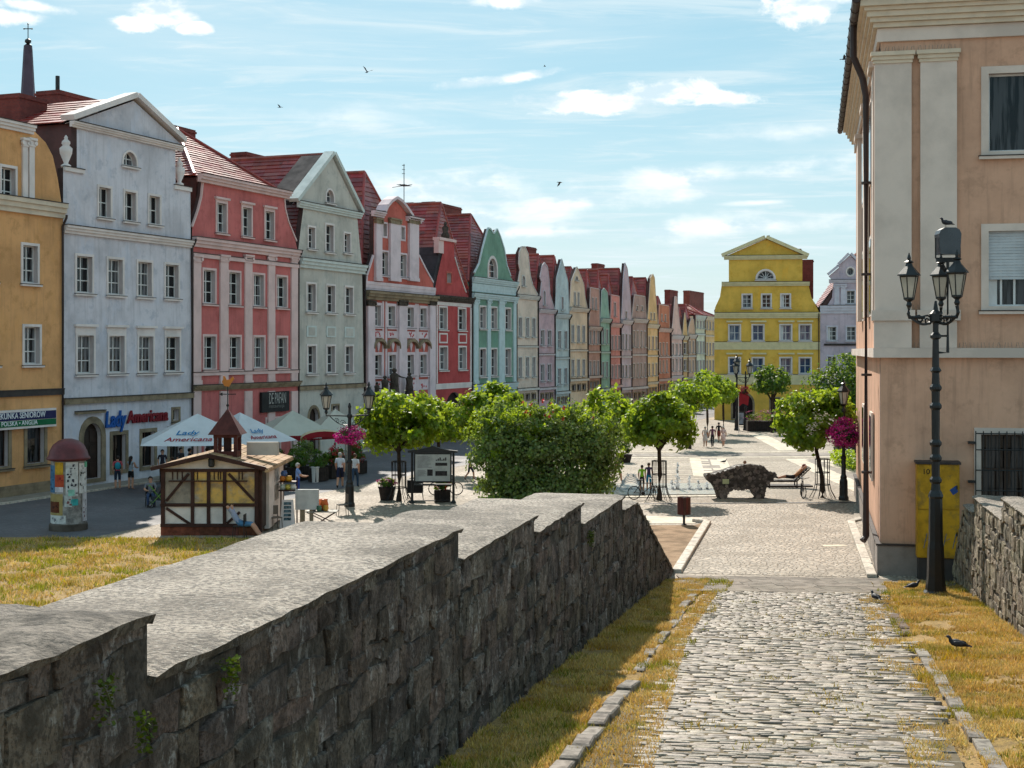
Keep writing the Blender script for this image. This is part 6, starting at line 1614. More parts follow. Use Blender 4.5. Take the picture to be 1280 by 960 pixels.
p = gnd(925, 533); t = thing('easel_board', 'dark framed poster board standing near the yellow house arch', 'notice board', (p.x, p.y, 0)); MB().box(-.42, .42, -.03, .03, .1, 1.35).build('frame', IRON, t); MB().box(-.34, .34, -.036, -.031, .2, 1.25).build('poster', plain('poster_grey', (150, 150, 160), var=.5, vs=3), t)
p = gnd(1073, 590)
t = thing('iron_railing', 'low black iron railing beside the low hedge', 'railing', (p.x, p.y, 0), math.radians(82)); m = MB()
for k in range(26): MB().tube([(-.5 + k * .45, 0, 0), (-.5 + k * .45, 0, .85)], .025, 5).build('bar', IRON, t)
MB().tube([(-.5, 0, .82), (10.8, 0, .82)], .025, 5).build('top_rail', IRON, t)
p = gnd(938, 541); t = thing('flag_stand', 'red flag on a pale pole near the yellow house arch', 'flag', (p.x - 1.0, p.y, 0)); MB().tube([(0, 0, 0), (0, 0, 3.4)], .03, 6).build('pole', WHITE, t); MB().prism([(0, 3.4), (.9, 3.1), (.8, 2.3), (.35, 2.5), (0, 2.2)], -.02, .02).build('flag', CANR, t)

# ---------------------------------------------------------------- street furniture in the square
p = gnd(541, 629); t = thing('information_board', 'black framed information board with curved hood and printed panel', 'information board', (p.x, p.y, 0))
W2 = 1.02
for s in (-1, 1): MB().lathe([(.13, 0), (.12, .05), (.06, .15), (.05, 2.35)], 8, (s * W2 * .93, 0, 0)).build('post', IRON, t)
MB().prism([(-W2 - .12, 2.32), (W2 + .12, 2.32), (W2 + .12, 2.40), (W2 * .6, 2.46), (0, 2.62), (-W2 * .6, 2.46), (-W2 - .12, 2.40)], -.12, .12).build('hood', IRON, t)
MB().box(-W2 * .85, W2 * .85, -.05, .03, .95, 2.31).build('frame', IRON, t)
pn = MB().box(-W2 * .78, W2 * .78, -.06, -.052, 1.02, 2.24).build('panel', plain('board_paper', (186, 182, 176), var=.15, vs=3), t)
m = MB(); r = random.Random(3)
for k in range(11): z = 2.14 - k * .05; m.box(-.7, -.7 + r.uniform(.45, .66), -.064, -.061, z, z + .016)
for k in range(6): z = 1.5 - k * .05; m.box(-.7, -.7 + r.uniform(.3, .4), -.064, -.061, z, z + .016)
m.build('print_lines', plain('ink_grey', (110, 106, 106)), pn)
m = MB(); m.box(.12, .66, -.064, -.061, 1.72, 1.86); m.box(.12, .66, -.064, -.061, 1.26, 1.48); m.box(-.25, .0, -.064, -.061, 1.26, 1.55)
for k in range(6): m.box(.14 + .085 * k, .2 + .085 * k, -.064, -.061, 1.95, 2.0 + .05 * (k % 3))
m.build('print_pictures', plain('ink_dark', (62, 54, 54), var=.5, vs=8), pn)
MB().box(-W2 * .85, W2 * .85, -.2, .12, .82, .88).box(-W2 * .8, W2 * .8, -.03, .03, .1, .14).build('ledge', IRON, t)
p = gnd(519, 625); t = thing('litter_basket', 'square dark metal basket on legs beside the information board', 'basket', (p.x, p.y, 0)); MB().flat([(-.36, -.3), (.36, -.3), (.36, .3), (-.36, .3)], .35, .95).build('bin', M('bin_dark', srgb(44, 40, 40), rough=.7), t)
for x in (-.33, .33): MB().tube([(x, 0, .4), (x * 1.15, 0, 0)], .02, 5).build('leg', IRON, t)
b = gnd(855, 656); t = thing('litter_bin', 'reddish brown slatted litter bin on a post beside the soil patch', 'litter bin', (b.x, b.y, 0))
MB().lathe([(.12, 0), (.05, .06), (.05, .5)], 10).build('post', IRON, t)
for s in range(16):
    a = 6.283 * s / 16; o = MB().box(-.045, .045, -.012, .012, .42, 1.12).build('slat', M('bin_slat', srgb(92, 52, 44), rough=.7, var=.25, obj=.2), t); o.location = (.25 * math.cos(a), .25 * math.sin(a), 0); o.rotation_euler = (0, 0, a + math.pi / 2)
MB().lathe([(.22, .44), (.22, 1.08)], 14).build('liner', IRON, t)
# yellow cabinet
CP = Plane(11.4, 43.4, 1.0, -.215)
px0, px1 = 1146, 1200
off = -.75; s0, s1 = CP.s_(px0, off), CP.s_(px1, off); X0, Y0 = CP.world(s0, off)
t = thing('electrical_cabinet', 'yellow weathered electrical cabinet numbered 10 behind the tall lamp post', 'cabinet', (X0, Y0, 0), CP.ang)
CW = s1 - s0; zt1, zt0 = CP.z_(px0, 580, off), CP.z_(px0, 697, off)
CYEL = M('cabinet_yellow', srgb(196, 146, 24), rough=.6, var=.25, vs=2.5, grime=((.16, .10, .03), 2.2, .6), bump=.1)
MB().box(.01, CW - .01, .02, .7, zt0, zt1).build('body', CYEL, t); MB().box(-.03, CW + .03, -.05, .74, zt1 + .001, zt1 + .07).build('lid', LEDGE, t); MB().box(.05, CW - .05, .05, .68, 0, zt0 - .001).build('plinth', plain('cabinet_plinth', (70, 62, 58)), t)
zm = (zt0 + zt1) / 2 + .05
for x0, x1 in ((.02, CW / 2 - .008), (CW / 2 + .008, CW - .02)):
    for z0_, z1_ in ((zt0 + .02, zm - .012), (zm + .012, zt1 - .02)):
        dd = MB().box(x0, x1, -.012, .02, z0_, z1_).build('door', CYEL, t); MB().box(x1 - .09, x1 - .05, -.03, -.013, (z0_ + z1_) / 2 - .06, (z0_ + z1_) / 2 + .06).build('handle', IRON, dd)
text('10', .18, plain('ink_black', (20, 18, 18)), t, (.2, -.016, zt1 - .30), bold=.01, depth=.001, name='number')
m = MB(); r = random.Random(2)
for k in range(4): x = .2 + .28 * k; m.tube([(x, -.016, zt0 + .3), (x + .1, -.016, zt0 + .75), (x + .05, -.016, zt0 + .5), (x + .2, -.016, zt0 + .6)], .012, 3)
m.build('graffiti', plain('graffiti_blue', (70, 110, 140)), t)
MB().prism([(.95, zm + .6), (1.15, zm + .75), (1.2, zm + .55), (1.05, zm + .45)], -.016, -.0125).build('sticker', plain('sticker_blue', (40, 70, 130)), t)
# fountain: flush basin with low jets
WATER = M('fountain_water', srgb(176, 168, 152), rough=.3, var=.3, vs=1.5, bump=.5, bs=4, spec=.7, world=True, bdist=.03)
FOAM = M('water_foam', srgb(240, 242, 244), rough=.4, var=.05, bump=0, spec=.5, trans=.8)
w0, w1, w2, w3 = gnd(768, 619), gnd(895, 618), gnd(893, 604), gnd(765, 605)
sheet('fountain_water', [w0[:2], w1[:2], w2[:2], w3[:2]], .022, WATER)
slab_strip('light_paving_strip', gnd(768, 621.6)[:2], gnd(898, 620.4)[:2], .5, 10, SLABL, z=.03)
jets = thing('water_jets', 'white splashing jets of the ground fountain beside the guarded catalpa', 'fountain', (w0.x, w0.y, 0)); r = random.Random(12)
for px, hgt, arch in ((847, 1.35, 0), (862, .7, 0), (786, .8, 1), (873, .45, 0), (884, .4, 0), (840, .5, 0)):
    p = gnd(px, 612) - Vector((w0.x, w0.y, 0)); m = MB()
    pt = Vector((p.x, p.y, 0))
    if arch:
        for q in range(5): m.tube([pt + Vector((-.5 + 1.2 * k / 10, .08 * q - .16, (hgt - .1 * q) * 4 * (k / 10) * (1 - k / 10))) for k in range(11)], .018, 5)
    else: m.lathe([(.09, 0), (.05, hgt * .3), (.035, hgt * .7), (.05, hgt * .93), (.01, hgt)], 7, pt)
    for k in range(int(40 * hgt)):
        if arch: tt = r.random(); c = Vector((p.x - .45 + tt * 1.1, p.y, hgt * 4 * tt * (1 - tt))) + Vector((r.gauss(0, .05), r.gauss(0, .08), r.gauss(0, .05)))
        else: zz_ = hgt * r.random() ** 1.2; c = Vector((p.x + r.gauss(0, .03 + .07 * (1 - zz_ / hgt)), p.y + r.gauss(0, .06), zz_ + .02))
        m.ball(c, r.uniform(.02, .05), 5, 3)
    for k in range(30): m.ball((p.x + r.gauss(0, .3), p.y + r.gauss(0, .3), .03), (.06, .06, .012), 6, 3)
    m.build('jet', FOAM, jets, smooth=True)
# pot-shard sculpture on two stout legs
SH = M('shard_mosaic', srgb(118, 108, 100), rough=.6, var=.35, vs=3, bump=.6, bs=16, obj=.35, col2=srgb(70, 64, 62), spec=.3)
SHB = M('shard_mortar', srgb(76, 70, 66), rough=.9, var=.3, vs=6, bump=.6)
s0 = gnd(925, 622); Ys = s0.y; kk = Ys / FPX
t = thing('shard_sculpture', 'dark arched sculpture covered in ceramic shards on two stout legs', 'sculpture', (s0.x, s0.y, 0))
q = lambda px, py: ((px - 925) * kk, (624.5 - py) * kk)
ol = [q(*v) for v in ((880.5, 597), (884, 603), (890, 608), (894, 614), (897, 624.5), (905, 624.5), (908, 617), (915, 613), (930, 612), (939, 615), (941, 620), (945, 624.5), (953, 624.5), (954.5, 616), (957, 607), (963, 601), (969, 594), (960, 592), (952, 585), (940, 583), (922, 584), (905, 590), (892, 594), (882, 595))]
m = MB(); m.prism(ol, -.5, .5); m.build('body', SHB, t)
fl = [Vector((a, b, 0)) for a, b in ol]; tri = tessellate_polygon([fl]); r = random.Random(6)
for k in range(210):
    a, b, c = (fl[i] for i in tri[r.randrange(len(tri))]); u_, v_ = r.random(), r.random()
    if u_ + v_ > 1: u_, v_ = 1 - u_, 1 - v_
    p = a + (b - a) * u_ + (c - a) * v_; n = r.randrange(4, 7); rr = r.uniform(.06, .11); a0 = r.random() * 6
    MB().prism([(rr * math.cos(a0 + 6.283 * i / n) * r.uniform(.7, 1.1), rr * math.sin(a0 + 6.283 * i / n) * r.uniform(.7, 1.1)) for i in range(n)], -.012 - r.random() * .012, .03).build('shard', SH, t, loc=(p.x, -.5, p.y))
for k in range(90):
    i = r.choice([15, 16, 17, 18, 19, 20, 21, 22]); a, b = Vector(ol[i]), Vector(ol[i + 1]); p = a.lerp(b, r.random()); n = r.randrange(4, 7); rr = r.uniform(.06, .11)
    MB().flat([(rr * math.cos(6.283 * j / n) * r.uniform(.7, 1.1), rr * math.sin(6.283 * j / n) * r.uniform(.7, 1.1)) for j in range(n)], -.03, .012 + r.random() * .012).build('shard', SH, t, loc=(p.x, r.uniform(-.47, .47), p.y - .02), rot=(0, -math.atan2(b.y - a.y, b.x - a.x) + (math.pi if b.x < a.x else 0), r.random()))
MB().box(q(901, 0)[0], q(909, 0)[0], -.56, -.55, q(0, 606)[1], q(0, 600)[1]).build('plaque', plain('plaque_pale', (190, 196, 150)), t)
# wooden lounger
LNG = gnd(985, 609); t = thing('sun_lounger', 'long wooden reclining lounger beside the shard sculpture', 'lounger', (LNG.x, LNG.y, 0), 0)
LW_ = M('lounger_wood', srgb(58, 46, 40), rough=.7, var=.25, vs=4)
for k in range(9): a, b = -1.15 + k * .17, -1.15 + k * .17 + .14; MB().box(a, b, -.35, .35, .34 - .002 * k, .38 - .002 * k).build('slat', LW_, t)
for k in range(6): o = MB().box(0, .14, -.35, .35, 0, .04).build('slat', LW_, t); o.location = (.36 + k * .118, 0, .36 + k * .118); o.rotation_euler = (0, -math.pi / 4, 0)
for s in (-.32, .32): MB().tube([(-1.2, s, .32), (.38, s, .32), (1.1, s, 1.02)], .035, 6).build('rail', LW_, t)
for x in (-1.0, .4):
    for s in (-.3, .3): MB().tube([(x, s, .32), (x, s, 0)], .035, 6).build('leg', LW_, t)
tag(MB().box(-1.9, 1.4, -.45, .45, 0, .07).build('lounger_plinth', LW_, None, loc=(LNG.x - .1, LNG.y + .55, 0)), 'dark low plank platform under the wooden lounger', 'platform')

def bicycle(label, loc, rz, rgb=(30, 30, 34), steer=0.0):
    t = thing('bicycle', label, 'bicycle', loc, rz); fm = M('bike_frame_%d_%d_%d' % rgb, srgb(rgb), rough=.35, spec=.6)
    for x, nm in ((-.52, 'rear_wheel'), (.52, 'front_wheel')):
        tw_ = MB(); R_ = .33; st = steer if x > 0 else 0
        P_ = lambda rr, a: (x + rr * math.cos(a) * math.cos(st), rr * math.cos(a) * math.sin(st), R_ + rr * math.sin(a))
        tw_.tube([P_(R_ - .025, 6.283 * k / 20) for k in range(20)], .025, 5, close=True); w = tw_.build('wheel', plain('tyre_black', (24, 24, 24)), t)
        sp = MB()
        for k in range(10): sp.tube([P_(.02, 6.283 * k / 10), P_(R_ - .04, 6.283 * k / 10)], .004, 3)
        sp.build('spokes', plain('spoke_steel', (150, 150, 150), rough=.3), w)
    m = MB()
    for a, b in (((-.52, 0, .33), (-.1, 0, .3)), ((-.1, 0, .3), (.38, 0, .68)), ((-.2, 0, .78), (.37, 0, .76)), ((-.1, 0, .3), (-.22, 0, .85)), ((-.52, 0, .33), (-.2, 0, .74)), ((.36, 0, .85), (.52, 0, .33))): m.tube([a, b], .02, 6)
    m.build('frame', fm, t); MB().tube([(.3, -.3, .98), (.36, -.12, .95), (.36, 0, .9), (.36, .12, .95), (.3, .3, .98)], .014, 5).build('handlebar', IRON, t); MB().prism([(-.36, .87), (-.1, .9), (-.08, .93), (-.36, .94)], -.07, .07).build('saddle', IRON, t)
    m = MB(); m.tube([(-.1, -.09, .3), (-.02, -.09, .16)], .012, 4); m.tube([(-.1, .09, .3), (-.18, .09, .44)], .012, 4); m.lathe([(.09, -.01), (.09, .01)], 10, (0, 0, 0)); 
    for i in range(len(m.v) - 20, len(m.v)): x, y, z = m.v[i]; m.v[i] = (-.1 + x, -.06 + z, .3 + y)
    m.build('crank', IRON, t)
    return t
b = gnd(806, 624.5); bicycle('dark mountain bike parked beside the guarded catalpa', (b.x, b.y, 0), math.radians(12), (40, 36, 36), .9)
b = gnd(1003, 622); bicycle('dark bicycle seen end-on between the lounger and the tree guard', (b.x, b.y, 0), math.radians(-97), (36, 36, 42), .35)
b = gnd(556, 622); bicycle('bicycle leaning behind the information board', (b.x, b.y + 1.0, 0), math.radians(3), (50, 46, 46))
# sales corner by the kiosk
b = gnd(384, 656); t = thing('folding_screen', 'white cloth-covered stand beside the kiosk sales tables', 'stand', (b.x, b.y, 0)); MB().box(-.46, .46, -.12, .12, .62, 1.42).build('cloth', M('cloth_white', srgb(206, 204, 200), rough=.9), t); MB().box(-.28, -.1, -.08, .08, 0, .62).box(.1, .24, -.08, .08, 0, .62).build('leg', STONE, t)
b = gnd(405, 655); t = thing('pottery_table', 'low table of pottery by the white cloth stand', 'table', (b.x, b.y, 0)); MB().box(-.7, .55, -.35, .35, .5, .54).build('tabletop', M('table_pale', srgb(176, 170, 160), rough=.7), t)
for x in (-.65, .5):
    for y in (-.3, .3): MB().tube([(x, y, .5), (-x * .6, y, 0)], .02, 5).build('leg', WOODD, t)
POTP = [(.02, 0), (.09, .01), (.15, .14), (.12, .26), (.13, .30)]
for i, (dx, rgb, lb, k) in enumerate(((-.05, (206, 98, 40), 'orange pottery bowl on the low sales table', 1.5), (-.4, (190, 196, 206), 'white pottery jar on the low sales table', .9), (.1, (206, 156, 60), 'mustard pottery jar on the low sales table', .8), (-.15, (60, 110, 90), 'green pottery jar on the low sales table', .8))):
    tag(MB().lathe([(a * k, z * k) for a, z in POTP], 12).build('pottery_jar', plain('glaze_%d' % i, rgb, rough=.25, spec=.6), None, loc=(b.x + dx, b.y - .15 * i + .1, .54), smooth=True), lb, 'pottery')
b = gnd(357, 655); t = thing('goods_shelf', 'kiosk shelf stacked with bright orange, yellow and white goods', 'shelf', (b.x, b.y, 0)); MB().box(-.25, .45, -.3, .3, 1.35, 1.39).box(-.25, -.2, .2, .25, 0, 1.9).box(.4, .45, .2, .25, 0, 1.9).box(-.25, .45, -.3, .3, 1.7, 1.73).build('shelf', WOODD, t)
for i, (x, z, rgb) in enumerate(((-.1, 1.73, (206, 120, 40)), (.15, 1.73, (226, 166, 40)), (-.1, 1.39, (196, 206, 196)), (.12, 1.39, (206, 196, 90)), (.32, 1.39, (216, 214, 206)), (-.05, 1.95, (60, 96, 150)))): tag(MB().lathe([(.02, 0), (.11, .01), (.14, .12), (.1, .2), (.11, .22)], 10).build('pottery_jar', plain('goods_%d' % i, rgb, rough=.3, spec=.6), None, loc=(b.x + x, b.y - .1, z + (0 if z < 1.9 else -.01)), smooth=True), ('orange', 'golden yellow', 'white', 'pale yellow', 'cream', 'blue')[i] + ' glazed jar on the kiosk goods shelf', 'pottery')
b = gnd(360, 659); t = thing('sandwich_board', 'white sandwich board with pictures beside the kiosk', 'sandwich board', (b.x, b.y - .1, 0), .1); MB().add([(-.3, -.2, 0), (.3, -.2, 0), (.22, 0, 1.1), (-.22, 0, 1.1), (-.3, .2, 0), (.3, .2, 0)], [(0, 1, 2, 3), (5, 4, 3, 2)]).build('panel', WHITE, t)
m = MB(); r = random.Random(9)
for k in range(5): z = .3 + .15 * k; yy = -.2 + .2 * z / 1.1 - .01; m.add([(-.15, yy, z), (.15, yy, z), (.14, yy + .02, z + .11), (-.14, yy + .02, z + .11)], [(0, 1, 2, 3)])
m.build('pictures', plain('picture_mix', (96, 120, 130), var=.6, vs=9), t)
p = gnd(428, 644); chair('folding metal chair beside the terrace lamp base', (p.x, p.y, 0), -1.2, plain('chair_grey', (110, 100, 90)), None)
p = gnd(344, 661); chair('folding chair by the kiosk serving side', (p.x, p.y, 0), .6, plain('chair_grey', (110, 100, 90)), None)
# ---------------------------------------------------------------- people, statues, birds
SKIN = M('skin', srgb(196, 146, 120), rough=.6, var=.06, bump=0)
def cl(rgb): return plain('cloth_%d_%d_%d' % rgb, rgb, rough=.85, var=.12, vs=6)
HAIRM = {k: plain('hair_' + k, v, rough=.7) for k, v in (('dark', (40, 30, 26)), ('brown', (78, 54, 38)), ('grey', (168, 164, 158)), ('blond', (176, 142, 92)))}
def pose(kind, r):
    """joints of a figure facing -y, feet at z=0"""
    J = dict(pel=(0, 0, .95), waist=(0, -.01, 1.10), chest=(0, 0, 1.32), neck=(0, 0, 1.48), head=(0, -.02, 1.60), top=(0, -.02, 1.70))
    for s, n in ((-1, 'L'), (1, 'R')):
        J['sh' + n] = (s * .18, 0, 1.42); J['el' + n] = (s * .225, .02, 1.14); J['wr' + n] = (s * .22, -.06, .90); J['ha' + n] = (s * .21, -.08, .82)
        J['hi' + n] = (s * .09, 0, .92); J['kn' + n] = (s * .10, -.02, .50); J['an' + n] = (s * .10, .02, .09); J['to' + n] = (s * .12, -.15, .03)
    if kind == 'walk':
        J['knL'] = (-.09, -.20, .53); J['anL'] = (-.09, -.24, .10); J['toL'] = (-.10, -.42, .06); J['knR'] = (.09, .06, .50); J['anR'] = (.09, .34, .16); J['toR'] = (.10, .22, .04)
        J['elL'] = (-.22, .10, 1.15); J['wrL'] = (-.22, .04, .92); J['haL'] = (-.21, .0, .85); J['elR'] = (.22, -.06, 1.14); J['wrR'] = (.21, -.18, .95); J['haR'] = (.20, -.25, .90)
    if kind == 'sit':
        for k in ('pel', 'waist', 'chest', 'neck', 'head', 'top', 'shL', 'shR'): x, y, z = J[k]; J[k] = (x, y, z - .42)
        for s, n in ((-1, 'L'), (1, 'R')):
            J['hi' + n] = (s * .1, -.02, .52); J['kn' + n] = (s * .12, -.44, .52); J['an' + n] = (s * .12, -.42, .09); J['to' + n] = (s * .13, -.60, .03)
            J['el' + n] = (s * .25, -.08, .74); J['wr' + n] = (s * .16, -.30, .72); J['ha' + n] = (s * .13, -.38, .73)
    if kind == 'recline':      # lying back, hands behind the head; faces +x
        J = dict(pel=(0, 0, .50), waist=(.13, 0, .60), chest=(.30, 0, .80), neck=(.42, 0, .93), head=(.49, 0, 1.04), top=(.53, 0, 1.12))
        for s, n in ((-1, 'L'), (1, 'R')):
            J['sh' + n] = (.38, s * .17, .88); J['el' + n] = (.56, s * .30, 1.08); J['wr' + n] = (.60, s * .14, 1.03); J['ha' + n] = (.59, s * .07, 1.0)
            J['hi' + n] = (-.03, s * .09, .50); J['kn' + n] = (-.42, s * .12, .58 if s < 0 else .52); J['an' + n] = (-.82, s * .11, .47); J['to' + n] = (-.90, s * .13, .58)
    if kind == 'slouch':       # tipped back on a chair, hands behind the head; faces -x
        J = dict(pel=(0, 0, .50), waist=(.10, 0, .64), chest=(.22, 0, .86), neck=(.30, 0, 1.03), head=(.34, 0, 1.15), top=(.36, 0, 1.25))
        for s, n in ((-1, 'L'), (1, 'R')):
            J['sh' + n] = (.28, s * .18, .97); J['el' + n] = (.40, s * .36, 1.20); J['wr' + n] = (.44, s * .16, 1.14); J['ha' + n] = (.44, s * .09, 1.11)
            J['hi' + n] = (-.03, s * .09, .50); J['kn' + n] = (-.45, s * .12, .52); J['an' + n] = (-.72, s * .12, .13); J['to' + n] = (-.88, s * .14, .10)
    if kind == 'point':
        J['elR'] = (.34, -.16, 1.26); J['wrR'] = (.36, -.38, 1.2); J['haR'] = (.36, -.46, 1.2)
    if kind == 'lean':
        for n in 'LR': x, y, z = J['el' + n]; J['el' + n] = (x, -.12, 1.15); J['wr' + n] = (x * .7, -.34, 1.1); J['ha' + n] = (x * .6, -.42, 1.12)
    return J
RAD = dict(pel=(.15, .11), waist=(.135, .10), chest=(.16, .11), neck=(.055, .055), head=(.085, .10), top=(.055, .065), sh=(.065, .065), el=(.052, .052), wr=(.038, .034), ha=(.042, .026), hi=(.098, .098), kn=(.068, .068), an=(.048, .05), to=(.045, .03))
BONES = [('pel', 'waist', 'shirt'), ('waist', 'chest', 'shirt'), ('chest', 'neck', 'shirt'), ('neck', 'head', 'skin'), ('head', 'top', 'skin')]
for n in 'LR': BONES += [('chest', 'sh' + n, 'shirt'), ('sh' + n, 'el' + n, 'sleeve'), ('el' + n, 'wr' + n, 'arm'), ('wr' + n, 'ha' + n, 'skin'), ('pel', 'hi' + n, 'pants'), ('hi' + n, 'kn' + n, 'pants'), ('kn' + n, 'an' + n, 'shin'), ('an' + n, 'to' + n, 'shoe')]
BODY = {}
def body_mesh(kind, key, mats, legs, sleeves, fat=1.0, stone=None):
    J = pose(kind, RND); names = list(J); me = bpy.data.meshes.new('body_skel')
    me.from_pydata([J[k] for k in names], [(names.index(a), names.index(b)) for a, b, _ in BONES], [])
    ob = bpy.data.objects.new('tmp_body', me); COL.objects.link(ob)
    md = ob.modifiers.new('s', 'SKIN'); md.use_smooth_shade = True; md.branch_smoothing = .6
    for i, k in enumerate(names):
        base = k if k in RAD else k[:2]; rx, ry = RAD[base]
        f = fat if base in ('pel', 'waist', 'chest') else (1 + (fat - 1) * .5)
        me.skin_vertices[0].data[i].radius = (rx * f, ry * f); me.skin_vertices[0].data[i].use_root = (k == 'pel')
    ob.modifiers.new('ss', 'SUBSURF').levels = 1; ob.modifiers['ss'].render_levels = 1
    dg = bpy.context.evaluated_depsgraph_get(); out = bpy.data.meshes.new_from_object(ob.evaluated_get(dg))
    bpy.data.objects.remove(ob, do_unlink=True); bpy.data.meshes.remove(me)
    bm = bmesh.new(); bm.from_mesh(out)
    for n, s in (('L', -1), ('R', 1)):              # five separate fingers on each hand
        w, h_ = Vector(J['wr' + n]), Vector(J['ha' + n]); d = (h_ - w).normalized(); sd = d.cross(Vector((0, 0, 1)) if abs(d.z) < .8 else Vector((0, 1, 0))).normalized(); bend = d.cross(sd).normalized()
        for k in range(5):
            if k == 4: b0, dirv, ln, rr = h_ - d * .02 + sd * .03, (d * .6 + sd * .8).normalized(), .045, .011
            else: b0, dirv, ln, rr = h_ + d * .02 + sd * (-.026 + .0175 * k), d, (.062, .075, .07, .055)[k], .0085
            tb = MB(); tb.tube([b0, b0 + dirv * ln * .55, b0 + dirv * ln * .55 + (dirv + bend * .6).normalized() * ln * .5], [rr, rr * .9, rr * .6], 5)
            vv = [bm.verts.new(p) for p in tb.v]
            for f in tb.f:
                try: bm.faces.new([vv[i] for i in f])
                except ValueError: pass
    hd = Vector(J['head']); fw = (Vector((0, -1, 0)) if kind not in ('recline', 'slouch') else Vector((-.75, 0, .66)))
    upv = (Vector(J['top']) - hd).normalized(); sdv = fw.cross(upv).normalized()
    for c, e, rr in ((hd + fw * .098, fw * .028 - upv * .012, .014), (hd + sdv * .082, sdv * .012, .022), (hd - sdv * .082, -sdv * .012, .022)):
        tb = MB(); tb.tube([c - upv * .02, c + e * .6, c + upv * .02], [rr * .5, rr, rr * .45], 5)
        vv = [bm.verts.new(p) for p in tb.v]
        for f in tb.f: bm.faces.new([vv[i] for i in f])
    slots = ['skin', 'shirt', 'pants', 'shoe']
    for f in bm.faces:
        c = f.calc_center_median(); best = None
        for a, b, m_ in BONES:
            A, B = Vector(J[a]), Vector(J[b]); ab = B - A; t_ = max(0, min(1, (c - A).dot(ab) / ab.length_squared)); dd = (c - A - ab * t_).length
            if best is None or dd < best[0]: best = (dd, m_, t_)
        m_ = best[1]
        if m_ == 'sleeve': m_ = 'shirt' if (sleeves == 2 or (sleeves == 1 and best[2] < .75)) else 'skin'
        elif m_ == 'arm': m_ = 'shirt' if sleeves == 2 else 'skin'
        elif m_ == 'shin': m_ = 'pants' if legs == 2 else 'skin'
        elif m_ == 'pants' and legs == 0 and best[2] > .75: m_ = 'skin'
        if best[1] == 'shirt' and kind in ('stand', 'walk', 'point', 'lean') and c.z < 1.0: m_ = 'pants'
        f.material_index = slots.index(m_); f.smooth = True
    out.materials.clear()
    for k in slots: out.materials.append(mats[k])
    bm.to_mesh(out); bm.free()
    return out, J
def person(label, loc, rz, kind='stand', shirt=(200, 200, 204), pants=(40, 44, 60), shoe=(40, 36, 34), hair='dark', legs=1, sleeves=1, h=1.7, fat=1.0, long=False, skirt=None, cap=None, bag=None):
    mats = dict(skin=SKIN, shirt=cl(shirt), pants=cl(pants), shoe=cl(shoe))
    me, J = body_mesh(kind, None, mats, legs, sleeves, fat); me.name = 'body'
    t = thing('person', label, 'person', loc, rz); t.scale = (h / 1.7,) * 3
    put('body', me, t)
    hd = Vector(J['head']); upv = (Vector(J['top']) - hd).normalized(); bk = Vector((0, 1, 0)) if kind not in ('recline', 'slouch') else Vector((.75, 0, -.5)).normalized()
    m = MB(); m.ball((0, 0, 0), (.100, .112, .105), 12, 8)
    keep = [];
    for i, v in enumerate(m.v):
        x, y, z = v; m.v[i] = (x, y, z if y > -.02 or z > .0 else max(z, .03))
    hr = m.build('hair', HAIRM[hair] if not cap else cl(cap), t, smooth=True); hr.location = hd + bk * .022 + upv * .035
    if kind in ('recline', 'slouch'): hr.rotation_euler = (0, math.radians(30), math.radians(-90))
    if long: m = MB(); m.tube([hd + bk * .06 + Vector((0, 0, .03)), hd + bk * .10 - Vector((0, 0, .12)), hd + bk * .12 - Vector((0, 0, .32))], [.085, .075, .03], 8); m.build('long_hair', HAIRM[hair], t, smooth=True)
    fw = -bk; sd = fw.cross(upv).normalized(); ey = MB()
    for s in (-1, 1): ey.ball(tuple(hd + fw * .092 + sd * .033 * s + upv * .015), .011, 6, 4)
    ey.build('eyes', cl((24, 20, 18)), t)
    if skirt is not None: m = MB(); m.lathe([(.145, 1.06), (.17, .95), (.22, skirt), (.21, skirt - .005)], 14); m.build('skirt', cl(pants), t, smooth=True)
    if bag: m = MB(); m.ball((.0, .20, 1.22), (.15, .09, .2), 10, 7); m.build('backpack', cl(bag), t, smooth=True)
    return t
def P2(px, py): p = gnd(px, py); return (p.x, p.y, 0)
AW = 0.0                   # back turned to the viewer: rz = pi
person('person in white T-shirt and navy shorts with grey hair walking past the terrace lamp', P2(425, 610), math.pi, 'walk', (206, 208, 216), (34, 38, 66), (40, 34, 34), 'grey', h=1.78, fat=1.12)
person('person in white top carrying a shoulder bag on the far side of the terrace lamp', P2(443.5, 610), math.pi * .95, 'walk', (206, 206, 210), (48, 70, 96), (60, 50, 46), 'brown', legs=2, h=1.72, fat=1.1)
person('person in pink top with turquoise backpack outside the blue café', P2(147, 612), math.pi * 1.1, 'stand', (196, 88, 96), (36, 44, 64), (170, 168, 168), 'dark', h=1.68, bag=(40, 140, 160))
person('person with long dark hair in pale top and black shorts outside the blue café', P2(163.5, 612), math.pi * .9, 'lean', (150, 160, 170), (30, 28, 32), (150, 120, 100), 'dark', legs=0, sleeves=0, h=1.66, long=True)
person('person in grey T-shirt and jeans sitting beside a pushchair at the kiosk corner', P2(188, 633), .3, 'sit', (128, 126, 132), (56, 72, 104), (36, 34, 38), 'dark', legs=2, h=1.75)
person('person in blue-grey shirt reclining in a chair against the kiosk with hands behind head', (gnd(312, 664).x, 52.3, 0), math.pi, 'slouch', (172, 180, 206), (86, 132, 170), (196, 160, 140), 'brown', h=1.72, fat=1.35)
person('shirtless person in cap reclining on the wooden lounger', (LNG.x + .28, LNG.y - .05, .0), 0, 'recline', (176, 124, 88), (40, 40, 46), (30, 30, 34), 'dark', sleeves=0, h=1.75, fat=1.1, cap=(120, 52, 50))
